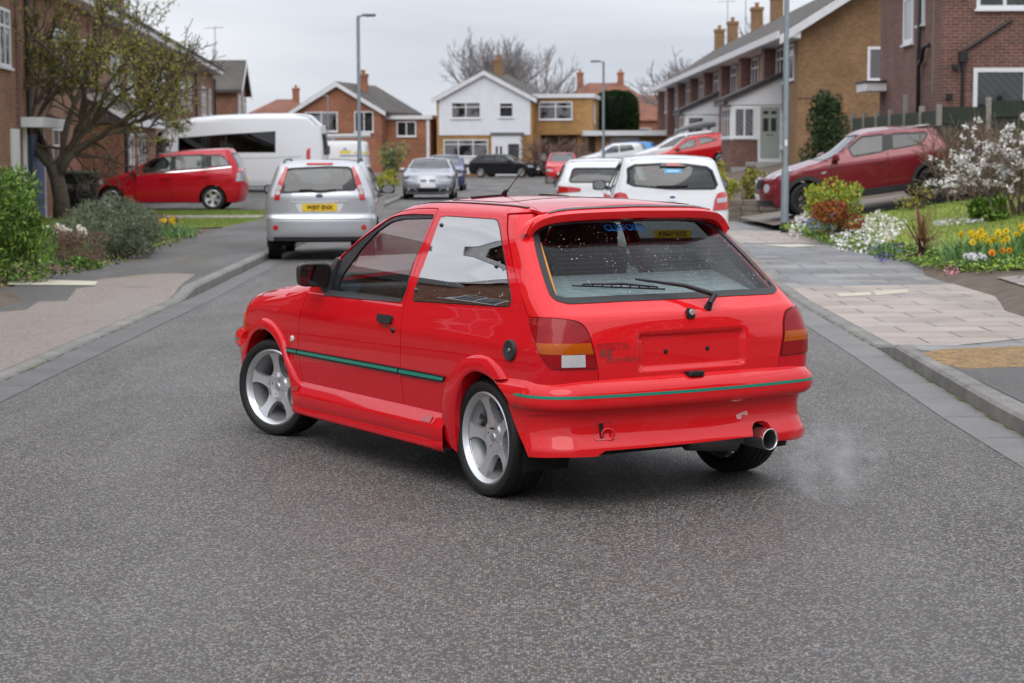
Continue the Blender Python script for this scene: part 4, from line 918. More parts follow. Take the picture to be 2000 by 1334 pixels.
# ---- flared arches: strips between an outer and an inner line
tSo = Trace(HM, lambda x, z: on_side(x, z) + Vector((0, .006, 0)), (-.8, 2.92, .2, .9)); tSi = Trace(HM, lambda x, z: on_side(x, z) + Vector((0, .026, 0)), (-.8, 2.76, .2, .66))
def flare(name, outer_px, inner_px, A, n=40, round_=.5):
    o_ = tSo.many(spline(outer_px, 8)); i_ = inner_px[1] if inner_px[0] == 'c' else tSi.many(spline(inner_px, 8))
    def rs(L, t):
        ds = [0]
        for a, b in zip(L, L[1:]): ds.append(ds[-1] + math.dist(a, b))
        t *= ds[-1]
        for k in range(len(L) - 1):
            if t <= ds[k + 1] + 1e-9:
                u = (t - ds[k]) / max(1e-9, ds[k + 1] - ds[k]); return (L[k][0] + (L[k + 1][0] - L[k][0]) * u, L[k][1] + (L[k + 1][1] - L[k][1]) * u)
        return L[-1]
    prof = PC((0, 0), (.06, .35), (.2, .62), (.5, .92), (.8, 1.0), (1.0, .93))
    rows = [(0, -.15), (.001, .25), (.04, .42), (.1, .55), (.2, .72), (.35, .87), (.5, .95), (.65, 1), (.8, 1), (.92, .96), (1.0, .86), (1.0, .7), (1.0, -.9), (1.0, -2.2)]
    def fn(u, v):
        k = min(len(rows) - 1, int(round(v * (len(rows) - 1)))); t, h = rows[k]
        a = rs(o_, u); b = rs(i_, u); x, z = a[0] + (b[0] - a[0]) * t, a[1] + (b[1] - a[1]) * t
        p = on_side(x, z); return p + Vector((0, A * h, 0))
    for mir in (False, True): patch(name, fn, n, len(rows) - 1, red, HERO, mirror=mir)
flare('wheel_arch_flare', [(866, 842), (864, 805), (865, 775), (872, 746), (884, 724), (898.5, 707), (913, 697), (933.6, 692.5), (954, 697.5), (970, 711), (981, 724), (992, 740)],
      [(893, 884), (889, 845), (888, 805), (891, 781), (895.6, 760.8), (904, 740), (914, 730), (925, 725), (935, 726), (944, 730), (953, 735), (962, 742)], .030)
flare('wheel_arch_flare', [(484, 664), (489, 645), (496, 633), (504.4, 625), (514, 620.5), (524, 622.5), (534, 630), (546, 646), (556, 666), (563.7, 696), (573.6, 721), (583.5, 742), (596, 760), (609, 774)],
      ('c', arc(2.446, .28, .338, 28, 150, 20) + arc(2.446, .28, .345, 160, 188, 4) + [(2.085, .19)]), .030)
# ---- side skirts
for mir in (False, True):
    pr = [(-.010, .372), (.000, .365), (.022, .330), (.040, .302), (.046, .292), (.047, .280), (.046, .262), (.047, .228), (.043, .222), (.047, .216), (.044, .185), (.030, .172), (-.02, .168)]
    def sk(u, v):
        i = min(len(pr) - 1, int(round(v * (len(pr) - 1)))); dy, z = pr[i]; x = .34 + 1.735 * u
        return Vector((x, .785 + dy * min(1, .75 + 8 * min(u, 1 - u)) , z))
    sk_o = patch('side_skirt', sk, 30, len(pr) - 1, red, HERO, mirror=mir)
    for a, b in ((.455, .55), (1.99, 2.06)):
        jk = lambda u, v: Vector((a + (b - a) * u, .785 + .0235 + .018 * v, .334 - .030 * v)) + Vector((0, .0012, .0012))
        patch('jacking_cover', jk, 2, 2, plain('cover_red', (.42, .005, .01), .3, coat=1), sk_o, mirror=mir)
# ---- bonnet, windscreen, roof
hood = lambda x, y: Vector((x, y, zh(x) - .002 + .055 * (1 - (y / max(.3, wH(x, zh(x)))) ** 2) * 1.0))
hp = [(x, wH(x, zh(x) - .0005) - .003) for x in [1.90 + 1.08 * i / 16 for i in range(17)]]
hp = hp + [(3.06 - .06 * (y / .6) ** 2, y) for y in (.5, .35, .15, -.15, -.35, -.5)] + [(x, -y) for x, y in reversed(hp)]
panel('bonnet', hood, hp, red, HERO, step=.05, flange=.02)
SC = Surf(wH, PC((.90, 2.10), (1.0, 1.86), (1.10, 1.63), (1.2, 1.40), (1.27, 1.23), (1.33, 1.08)), PC((.9, -.20), (1.3, -.12)), PC((.9, .05), (1.3, .05)))
def scr(y, z):
    x0 = PC((.90, 2.24), (.98, 2.12), (1.10, 1.912), (1.207, 1.738), (1.265, 1.61), (1.311, 1.483), (1.36, 1.34))(z); return Vector((x0 - .17 * (y / .6) ** 2, y, z))
sp = [(.72, .91), (.683, .985), (.622, 1.10), (.566, 1.207), (.535, 1.265), (.505, 1.31), (.4, 1.338), (.2, 1.350), (0, 1.354)]
sp = sp + [(-a, b) for a, b in reversed(sp[:-1])]
panel('windscreen', scr, sp, glass('screen_glass', (.80, .86, .84), .10, drops=90), HERO, step=.08, flange=0)
panel('screen_surround', scr, inset(sp, -.012), black_trim, HERO, holes=[inset(sp, .03)], step=.05, off=-.002, flange=.01)
rp = [(x, wH(x, zt(x)) - .0005) for x in [1.28 - 1.34 * i / 22 for i in range(23)]]
front = [(1.36 - .10 * (y / .45) ** 2, y) for y in [-.45 + .9 * i / 8 for i in range(9)]]
rpoly = [(x, y) for x, y in rp] + [(-.075, y) for y in (.4, .2, 0, -.2, -.4)] + [(x, -y) for x, y in reversed(rp)] + front
panel('roof', roof, rpoly, paint('roof_red', (.60, .006, .013), rough=.35, wet=True), HERO, step=.05, flange=.015)
for s_ in (1, -1):                          # black roof mouldings, caps and sunroof seal
    L = [(x, s_ * (wH(x, zt(x)) - .010 - w_)) for w_ in (0.0, .016) for x in ([1.20 - 1.10 * i / 14 for i in range(15)] if w_ == 0 else [.10 + 1.10 * i / 14 for i in range(15)])]
    panel('roof_moulding', roof, L, black_trim, HERO, step=.1, off=.004, flange=.006, cen=CEN)
ring = fillet([(1.02, .40), (1.02, -.40), (.42, -.40), (.42, .40)], .08, 4)
panel('sunroof_seal', roof, ring, black_trim, HERO, holes=[inset(ring, .012)], step=.1, off=.0015, flange=.002)
for y0 in (-.32, .10): panel('sunroof_clip', roof, fillet([(.99, y0), (.99, y0 + .18), (.96, y0 + .18), (.96, y0)], .008), black_trim, HERO, step=.06, off=.009, flange=.010)
a0 = roof(1.12, .0); tip = a0 + Vector((-.33, .0, .235))
o = MB().tube([a0, a0 + Vector((-.02, 0, .03)), a0 + Vector((-.045, 0, .036))], [.020, .011, .006], 10).tube([a0 + Vector((-.04, 0, .034)), tip], [.0026, .0018], 6).tube([tip - Vector((.01, 0, -.006)), tip], [.0038, .0038], 6).build('aerial', black_trim, HERO, smooth=True)
# ---- tailgate
def hatchp(y, z):                           # skin with the number plate recess pressed in
    p = HB.rear(y, z)
    d = min(1, max(0, (.315 - abs(y)) / .034)) * min(1, max(0, (z - .612) / .030)) * min(1, max(0, (.806 - z) / .026)); d = d * d * (3 - 2 * d)
    return p + Vector((.026 * d, 0, 0))
lft = tR.many(spline([(1033, 617), (1015, 566), (1002, 512), (993, 455), (994, 420)], 5))[::-1]
lamp_in = tR.many(spline([(1036, 619), (1060, 619.5), (1091, 621), (1123.5, 626), (1139, 634), (1151, 651.5), (1161, 685), (1168, 719), (1170, 743.5)], 4))
top_h = [(.40, 1.338), (.2, 1.345), (0, 1.348)]
half = top_h[::-1] + lft + lamp_in
yb_, zb_ = half[-1]
half += [(yb_ * .97, zb_ - .004), (yb_ * .6, zb_ - .006), (0, zb_ - .006)]
hatch_poly = half + [(-a, b) for a, b in reversed(half[1:-1])]
seal_half = tR.many(spline([(1041, 445), (1046, 478), (1055, 515), (1066, 551), (1072.9, 570), (1077.5, 578), (1085, 585), (1099.9, 590), (1121.5, 592), (1220, 587)], 5))
z0s = seal_half[-1][1]
seal_half = [(0, 1.318), (.3, 1.315), (.44, 1.303), (.50, 1.285)] + seal_half + [(0, z0s - .001)]
seal_poly = seal_half + [(-a, b) for a, b in reversed(seal_half[1:-1])]
hz = panel('tailgate', hatchp, hatch_poly, paint('tailgate_red', (.68, .010, .014), rough=.38, wet=True), HERO, holes=[seal_poly], step=.022, flange=.03, edge=.025)
panel('window_seal', HB.rear, inset(seal_poly, -.004), black_trim, hz, holes=[inset(seal_poly, .022)], step=.04, off=.003, flange=.012, edge=.03)
panel('rear_window', HB.rear, inset(seal_poly, .018), gls_r, hz, step=.05, off=-.001, flange=0)
def hp_off(y, z, off): n = nrm(hatchp, y, z); n = -n if n.x > 0 else n; return hatchp(y, z) + n * off
def hr_off(y, z, off): n = nrm(HB.rear, y, z); n = -n if n.x > 0 else n; return HB.rear(y, z) + n * off
orange = plain('orange_tape', (.55, .20, .01), .5)
for k in (1, -1):                           # orange film strips at the glass edges
    L = tR.many([(1052.5, 474), (1056.5, 474), (1088, 578), (1083, 577.5)])
    if k < 0: L = [(a * .995, b + (.06 if i < 2 else .02)) for i, (a, b) in enumerate(L)]
    panel('edge_tape', HB.rear, [(k * a, b) for a, b in L], orange, hz, step=.05, off=.0015, flange=0)
for i in range(11):                         # heater wires
    z = 1.00 + i * .019; yw = .53 - (z - 1.0) * .1
    MB().tube([HB.rear(-yw + 2 * yw * j / 12, z) + Vector((.004, 0, -.004)) for j in range(13)], .0006, 4).build('heater_wire', plain('wire_brown', (.10, .03, .015), .5), hz)
text_on('sunstrip_lettering', 'CLIFFORD', .041, lambda a, b: hr_off(.045 - a, 1.262 + b, .0008), plain('blue_letters', (.0, .16, .55), .4), hz, xscale=1.25, bold=.0008)
dk = plain('decal_grey', (.22, .035, .03), .5)
d0 = tR(1197.5, 677.5); d1 = tR(1183.5, 692); d2 = tR(1211, 701.5)
text_on('tailgate_lettering', 'FIESTA', .043, lambda a, b: hp_off(d0[0] - a, d0[1] + b, .0022), dk, hz, outline=.0007, xscale=1.32, shear=.05)
text_on('tailgate_lettering', 'RS', .047, lambda a, b: hp_off(d1[0] - a, d1[1] + b, .0022), plain('decal_dark', (.15, .05, .045), .5), hz, bold=.0010, xscale=1.30)
text_on('tailgate_lettering', 'turbo', .040, lambda a, b: hp_off(d2[0] - a, d2[1] + b, .0024), dk, hz, shear=.6, xscale=1.75)
for sx, sy in ((1306.5, 687.3), (1388, 681)):
    y, z = tR(sx, sy); M = Matrix.Translation(hp_off(y, z, 0)) @ Matrix.Rotation(pi / 2, 4, 'Z')
    MB().lathe([(.0005, .006), (.009, .005), (.012, .0), (.012, -.01)], 18, M).build('plate_screw', black_trim, hz, angle=50)
y, z = tR(1345.5, 611); M = Matrix.Translation(hp_off(y, z, 0))
o = MB().prism(fillet([(-.020, -.024), (.022, -.024), (.022, -.012), (.016, .014), (.006, .024), (-.012, .022), (-.020, .010)], .006), -.004, .022, 'x', M=M @ Matrix.Scale(-1, 4, (1, 0, 0))).build('tailgate_lock', black_trim, hz, angle=30)
MB().lathe([(.003, .005), (.0135, .005), (.0145, 0), (.0145, -.012)], 20, M @ Matrix.Translation((-.024, 0, .006)) @ Matrix.Rotation(pi / 2, 4, 'Z')).build('lock_barrel', plain('lock_silver', (.7, .7, .68), .3, .6), o, angle=40)
# ---- rear wiper
pv = tR(1382, 602); a1 = tR(1388, 592); a2 = tR(1330, 573.5); a3 = tR(1236, 555.5); b0 = tR(1117, 559.5); b1 = tR(1298, 566.5)
wb_ = MB().tube([hr_off(*pv, -.01), hr_off(*pv, .03)], [.022, .015], 12).tube([hr_off(*pv, .028), hr_off(*a1, .052), hr_off(a1[0] + .01, a1[1], .054)], [.014, .015, .012], 10)
wb_.tube([hr_off(*a1, .052), hr_off(*a2, .050), hr_off(*a3, .034)], [.013, .010, .005], 8)
o = wb_.build('wiper_arm', plain('wiper_black', (.013, .013, .014), .4), hz, angle=50)
bl = [hr_off(b0[0] + (b1[0] - b0[0]) * i / 10, b0[1] + (b1[1] - b0[1]) * i / 10, .006) for i in range(11)]
bb = MB().tube(bl, .0045, 6)
for i in range(1, 10):
    q = bl[i]; bb.tube([q, q + Vector((-.012, 0, .010))], .003, 5)
bb.tube([bl[1] + Vector((-.01, 0, .009)), bl[5] + Vector((-.020, 0, .018)), bl[9] + Vector((-.01, 0, .009))], [.004, .007, .004], 6)
bb.build('wiper_blade', plain('wiper_black', (0, 0, 0)), hz, smooth=True)
# ---- spoiler over the glass
def spoil(u, v):
    t = (u - .5) * 2; a = abs(t); k = 1 if t > 0 else -1
    # path across the top: runs straight, turns and comes down the pillars
    yy = PC((0, 0), (.5, .33), (.72, .465), (.84, .532), (.93, .568), (1.0, .588))(a)
    zz = PC((0, 1.346), (.5, 1.340), (.72, 1.329), (.84, 1.308), (.93, 1.278), (1.0, 1.242))(a)
    xx = PC((0, -.168), (.5, -.155), (.72, -.130), (.84, -.105), (.93, -.090), (1.0, -.085))(a)
    P = Vector((xx, k * yy, zz))
    zi = min(zz + .012, 1.30); rf = roof(-.02, k * min(yy, .5)) if a < .8 else None
    A = Vector((PC((0, -.035), (.7, -.04), (.86, -.065), (1, -.075))(a), k * (yy + PC((0, 0), (.7, .0), (.84, .012), (1, .018))(a)), zz + PC((0, .031), (.6, .028), (.8, .010), (1, .002))(a)))
    A0 = Vector((-.03 + .02 * a, k * (yy + .035 * a), zz + (.016 if a < .7 else .016 - .06 * (a - .7)))) if a < .86 else Vector((PC((.86, -.02), (1, -.04))(a), k * (yy + .035), zz + .004))
    secs = [A + Vector((.03, k * .012 * a, -.010)), A, A.lerp(P, .5) + Vector((0, 0, .004)), P + Vector((.012, 0, .004)), P, P + Vector((.002, -k * .004 * a, -.012)), P + Vector((.010, -k * .012 * a, -.034)), P + Vector((.07, -k * .02 * a, -.046)), P + Vector((.12, 0, -.05))]
    i = min(len(secs) - 1, int(round(v * (len(secs) - 1)))); return secs[i]
sp_o = patch('roof_spoiler', spoil, 60, 8, paint('tailgate_red', (0, 0, 0)), HERO, flipn=False)
gs = lambda u, v: spoil(.13 + .74 * u, .125).lerp(spoil(.13 + .74 * u, .375), .38 + .26 * v) + Vector((-.003, 0, .006))
patch('spoiler_strip', gs, 40, 2, plain('grey_strip', (.10, .085, .09), .5), sp_o)
# ---- tail lamps
def lens(name, col, rib=900):
    if name in MATS: return MATS[name]
    q = NT(name); q.set(Base_Color=(*col, 1), Roughness=.3, Coat_Weight=.5, Coat_Roughness=.02, Specular_IOR_Level=.1)
    w = q.n('ShaderNodeTexWave', {'Vector': q.coord(), 'Scale': 30.0, 'Distortion': 0}, bands_direction='Z')
    q.bump(w.outputs['Fac'], .06, .003); q.set(Base_Color=q.mix(q.noise(q.coord(), 7, 3), tuple(c * .7 for c in col), tuple(min(1, c * 1.35) for c in col)))
    MATS[name] = q.m; return q.m
l_red = lens('lens_red', (.27, .001, .004)); l_amb = lens('lens_amber', (.40, .075, .003)); l_wht = lens('lens_white', (.50, .49, .48))
lamp_px = spline([(1034.5, 623.8), (1062, 623.6), (1089, 625), (1121, 629.5), (1136, 637), (1147.5, 653), (1157.5, 685), (1164.3, 718)], 4) + spline([(1164, 719.5), (1125, 720.5), (1088.5, 721), (1072, 715.5), (1056, 693), (1045, 665), (1036, 635)], 4)
for mir in (False, True):
    L = tS.many(lamp_px)
    lo = panel('tail_lamp', HB.side, L, l_red, HERO, step=.02, off=.006, flange=.03, mirror=mir)
    panel('amber_lens', HB.side, inset(tS.many(cut(lamp_px, 669.5, 692.5)), .002), l_amb, lo, step=.02, off=.0075, flange=.002, mirror=mir)
    if not mir: panel('reversing_lens', HB.side, tS.many([(1096.5, 694), (1142, 693), (1142.6, 717), (1096.7, 718)]), l_wht, lo, step=.02, off=.0078, flange=.002, mirror=mir)
    panel('lamp_seal', HB.side, inset(L, -.003), black_trim, lo, holes=[inset(L, .003)], step=.04, off=.003, flange=.02, mirror=mir)
# ---- rear bumper
BB = Surf(lambda x, z: PC((.20, .775), (.235, .795), (.27, .800), (.31, .792), (.36, .784), (.42, .784), (.462, .796), (.470, .815), (.50, .824), (.535, .826), (.575, .812), (.598, .793), (.61, .76))(z) - (.02 * ((.3 - x) / .85) ** 2 if x < .3 else 0),
          PC((.20, -.585), (.222, -.622), (.245, -.640), (.275, -.640), (.31, -.628), (.36, -.612), (.41, -.612), (.455, -.625), (.466, -.645), (.475, -.658), (.50, -.664), (.535, -.664), (.565, -.652), (.59, -.628), (.600, -.60), (.61, -.56)),
          PC((.2, .05), (.6, .05)), PC((.2, .17), (.6, .17)))
tB = Trace(HM, BB.rear, (-.80, 1.25, .2, .6))
ledge = tB.many(spline([(959.5, 737.5), (975, 757), (992, 782.7), (1003.7, 813.5), (1015.4, 848.5), (1032, 892.4)], 4))
low = tB.many([(1100, 893.5), (1166, 892), (1183, 880.5)]); zl = low[-1][1]; low = low + [(-.30, zl + .004)]
cutx = [(-.335, zl + .004), (-.342, .315), (-.36, .335), (-.385, .343), (-.425, .343), (-.452, .332), (-.468, .30), (-.480, .243)]
low2 = [(-.60, .235)]
topb = [(a, .602) for a in (-1.0, -.8, -.6, -.4, -.2, 0, .2, .4, .6, .8, 1.0)]
right_edge = [(-a, b) for a, b in reversed(ledge)]
topb = [t for t in topb if abs(t[0]) < ledge[0][0] - .02]
bump_poly = ledge + low + cutx + low2 + right_edge + topb
BU = Surf(lambda x, z: PC((.46, .806), (.475, .824), (.50, .830), (.535, .830), (.575, .812), (.602, .79))(z) - (.02 * ((.3 - x) / .85) ** 2 if x < .3 else 0), PC((.46, -.644), (.474, -.662), (.50, -.668), (.535, -.668), (.565, -.654), (.59, -.628), (.602, -.60)), PC((.2, .05), (.6, .05)), PC((.2, .17), (.6, .17)))
BL = Surf(lambda x, z: PC((.20, .775), (.235, .797), (.27, .800), (.31, .793), (.36, .786), (.42, .788), (.475, .798))(z) - (.02 * ((.3 - x) / .85) ** 2 if x < .3 else 0), PC((.20, -.585), (.222, -.622), (.245, -.640), (.275, -.640), (.31, -.624), (.35, -.604), (.40, -.598), (.44, -.606), (.475, -.626)), PC((.2, .05), (.6, .05)), PC((.2, .17), (.6, .17)))
bump = panel('rear_bumper', BL.rear, cut(bump_poly, -9, .472), red2, HERO, step=.02, flange=.04, edge=.02)
panel('bumper_bar', BU.rear, cut(bump_poly, .462, 9), red2, bump, step=.02, flange=.03, edge=.02)
zs = tB(1300, 760)[1]
st = tB.many([(1004, 767.3), (1004.5, 772)]); zst = (st[0][1] + st[1][1]) / 2; y_s = st[0][0]
zst = .527
panel('stripe', BU.rear, [(y_s, zst - .0065)] + [(y_s - 2 * y_s * i / 30, zst - .0065) for i in range(1, 31)] + [(-y_s + 2 * y_s * i / 30, zst + .0065) for i in range(31)], teal, bump, step=.05, off=.0015, flange=.002)
y, z = tB(1361, 736)
M = Matrix.Translation(BU.rear(y, .592) + Vector((.0, 0, .004)))
pl = MB().prism(fillet([(-.012, -.045), (-.020, -.03), (-.020, .03), (-.012, .045), (.03, .05), (.03, -.05)], .008), -.006, .016, 'z', M=M).build('plate_lamp', black_trim, bump); bevel(pl, .005)
# towing eye in its recess, scuff on the paint
tw = tB(1176, 842); L = tB.many(fillet([(1160, 827), (1198, 822), (1205, 858), (1164, 862)], 5, 3))
panel('towing_recess', BL.rear, L, plain('recess_red', (.50, .008, .014), .35, coat=1), bump, holes=[inset(L, .006)], step=.02, off=.004, flange=.006)
panel('towing_slot', BL.rear, tB.many(fillet([(1172, 829), (1181, 826.5), (1182, 856), (1174, 858)], 3)), cavity, bump, step=.02, off=.0025, flange=0)  # flat panel, the hole's shade is put into its black
eye = tB(1187, 848); e0 = BL.rear(*eye)
MB().tube([e0 + Vector((-.012 + .012 * cos(t), .026 * cos(t), .026 * sin(t))) for t in [2 * pi * i / 20 for i in range(21)]], .006, 8, cap=False).build('towing_eye', red2, bump, smooth=True)
sc = tB.many(fillet([(1440, 811), (1462, 802), (1464, 812), (1452, 810), (1450, 819), (1442, 819)], 2, 2))
panel('scuff', BL.rear, sc, plain('scuff_white', (.62, .30, .30), .6), bump, step=.02, off=.0012, flange=0)
# ---- front bumper and lamps
FB = Surf(lambda x, z: PC((.18, .76), (.25, .79), (.40, .80), (.465, .805), (.472, .825), (.50, .832), (.535, .832), (.575, .815), (.60, .79))(z) - (.05 * ((x - 2.4) / .6) ** 2 if x > 2.4 else 0),
          lambda z: -9, lambda z: 0, lambda z: .1, PC((.18, 3.08), (.25, 3.13), (.46, 3.15), (.475, 3.175), (.50, 3.18), (.54, 3.18), (.58, 3.16), (.60, 3.12)), PC((.2, .06), (.6, .06)), PC((.2, .20), (.6, .20)))
fe = 1.0
fbp = [(.90, .19), (.965, .40), (.985, .50), (.975, .598), (.8, .602), (.4, .602), (0, .602), (-.4, .602), (-.8, .602), (-.975, .598), (-.985, .50), (-.965, .40), (-.90, .19), (-.5, .185), (.5, .185)]
fb = panel('front_bumper', FB.nose, fbp, red2, HERO, step=.035, flange=.04, cen=CEN)
yz = .93
panel('stripe', FB.nose, [(yz - 2 * yz * i / 30, .516) for i in range(31)] + [(-yz + 2 * yz * i / 30, .530) for i in range(31)], teal, fb, step=.05, off=.0015, flange=.002)
nose_p = [(-.84, .50), (.84, .50), (.84, .66), (.7, .70), (.4, .735), (0, .745), (-.4, .735), (-.7, .70), (-.84, .66)]
panel('front_grille', HB.nose, nose_p, plain('nose_red', (.60, .004, .012), .35, coat=1), HERO, step=.05, flange=.02)
for k in (1, -1):
    hl = panel('headlamp', HB.nose, [(k * a, b) for a, b in fillet([(.30, .585), (.64, .585), (.66, .69), (.32, .705)], .02)], plain('lamp_glass', (.6, .62, .64), .08, coat=1), HERO, step=.04, off=.006, flange=.02)
    panel('indicator', HB.nose, [(k * a, b) for a, b in fillet([(.672, .585), (.86, .585), (.835, .64), (.79, .685), (.672, .69)], .015)], l_amb, HERO, step=.03, off=.006, flange=.02)
# ---- wheels
for side in (1, -1):
    wheel(HERO, (0, side * .690, .28), .28, .222, .20, side=side, spin=R(14))
    wheel(HERO, (2.446, side * .700, .28), .28, .222, .20, side=side, steer=R(19.5), spin=R(2) if side > 0 else R(30))
o = MB().tube([Vector((-.075, .775, .335)), Vector((-.078, .796, .338))], [.004, .0045], 8).build('tyre_valve', black_trim, HERO)
# ---- underside, inner arches, exhaust
ub = MB().box(.3, 3.0, -.56, .56, .19, .30).box(-.52, .3, -.5, .5, .27, .34).box(.36, 2.06, -.76, .76, .19, .31).box(-.50, 2.9, -.5, .5, .3, .55)
for cx in (0, 2.446):
    for k in (1, -1):
        M = Matrix.Translation((cx, 0, .28))
        pts = [(.345 * cos(R(a)), .345 * sin(R(a))) for a in range(-20, 201, 10)]
        v = []; f = []
        for i, (px_, pz_) in enumerate(pts): v += [M @ Vector((px_, k * .52, pz_)), M @ Vector((px_, k * .775, pz_))]
        for i in range(len(pts) - 1): f.append((2 * i, 2 * i + 1, 2 * i + 3, 2 * i + 2))
        ub.add(v, f)
ub.build('underbody', plain('underbody', (.004, .004, .004), .85), HERO)
ex = tB(1490, 860)
E0 = Vector((-.655, -.412, .262))
e = MB().lathe([(.046, -.16), (.050, -.10), (.0515, -.01), (.0515, 0), (.049, .002), (.0465, 0), (.046, -.02), (.040, -.12)], 36, Matrix.Translation(E0) @ Matrix.Rotation(pi / 2 + R(6), 4, 'Z')).build('exhaust_tip', plain('tip_steel', (.55, .54, .53), .22, .95), HERO, angle=50)
MB().tube([E0 + Vector((.14, .02, 0)), E0 + Vector((.30, .06, .0))], [.044, .030], 16).tube([E0 + Vector((.18, .08, -.0)), E0 + Vector((.22, .33, .02))], [.075, .075], 18).tube([E0 + Vector((.25, .2, .02)), E0 + Vector((1.2, .45, .03))], .025, 10).build('silencer', plain('box_steel', (.16, .155, .15), .5, .7, var=.3), HERO, smooth=True)
MB().lathe([(.0005, -.10), (.046, -.10)], 24, Matrix.Translation(E0) @ Matrix.Rotation(pi / 2 + R(6), 4, 'Z')).build('exhaust_bore', cavity, HERO)
MB().box(-.08, .08, -.68, .68, .16, .22).build('rear_axle', plain('axle', (.012, .012, .012), .7), HERO)
# ---- cabin
trim = plain('cabin_trim', (.055, .060, .065), .8); cloth = plain('seat_cloth', (.022, .025, .030), .9, var=.5, vs=60); shelf_m = plain('shelf_cloth', (.36, .39, .40), .9, var=.2, vs=30)
MB().add([(-.40, -.60, .905), (-.40, .60, .905), (-.10, .61, .985), (-.10, -.61, .985), (.06, .60, 1.03), (.06, -.60, 1.03), (.06, .60, .90), (.06, -.60, .90)], [(0, 1, 2, 3), (3, 2, 4, 5), (5, 4, 6, 7)]).box(-.40, .06, -.60, .60, .885, .897).build('parcel_shelf', shelf_m, HERO)
rounded_block('rear_seat', .07, .22, -.60, .60, .40, 1.02, .05, cloth, HERO)
rounded_block('rear_cushion', .15, .65, -.60, .60, .30, .46, .05, cloth, HERO)
for k in (1, -1):
    rounded_block('front_seat', .95, 1.10, k * .36 - .26, k * .36 + .26, .40, 1.12, .07, cloth, HERO, M=Matrix.Translation((1.0, 0, .4)) @ Matrix.Rotation(R(-12), 4, 'Y') @ Matrix.Translation((-1.0, 0, -.4)))
    rounded_block('headrest', .82, .92, k * .36 - .19, k * .36 + .19, 1.06, 1.25, .045, cloth, HERO)
    rounded_block('front_cushion', .98, 1.45, k * .36 - .25, k * .36 + .25, .28, .46, .06, cloth, HERO)
rounded_block('dashboard', 1.62, 2.0, -.70, .70, .62, .90, .05, trim, HERO)
MB().tube([Vector((1.50, -.36, .86)) + Matrix.Rotation(R(25), 3, 'Y') @ Vector((0, .185 * cos(t), .185 * sin(t))) for t in [2 * pi * i / 28 for i in range(29)]], .016, 8, cap=False).box(1.49, 1.52, -.53, -.19, .84, .88).build('steering_wheel', black_trim, HERO, smooth=True)
MB().box(.20, 1.12, -.46, .46, 1.335, 1.345).build('headlining', plain('lining', (.42, .43, .42), .9), HERO)
MB().box(.1, 2.0, -.70, .70, .31, .33).build('cabin_floor', black_trim, HERO)
for k in (1, -1): MB().box(.15, 1.85, k * .70 - .015, k * .70 + .015, .35, .88).build('door_card', trim, HERO)
for k in (1, -1):
    MB().box(-.35, .13, k * .66 - .012, k * .66 + .012, .40, .90).build('side_trim', trim, HERO)
MB().tube([(1.16, .0, 1.33), (1.15, 0, 1.26)], .008, 6).box(1.145, 1.165, -.12, .12, 1.215, 1.27).build('rear_view_mirror', black_trim, HERO)
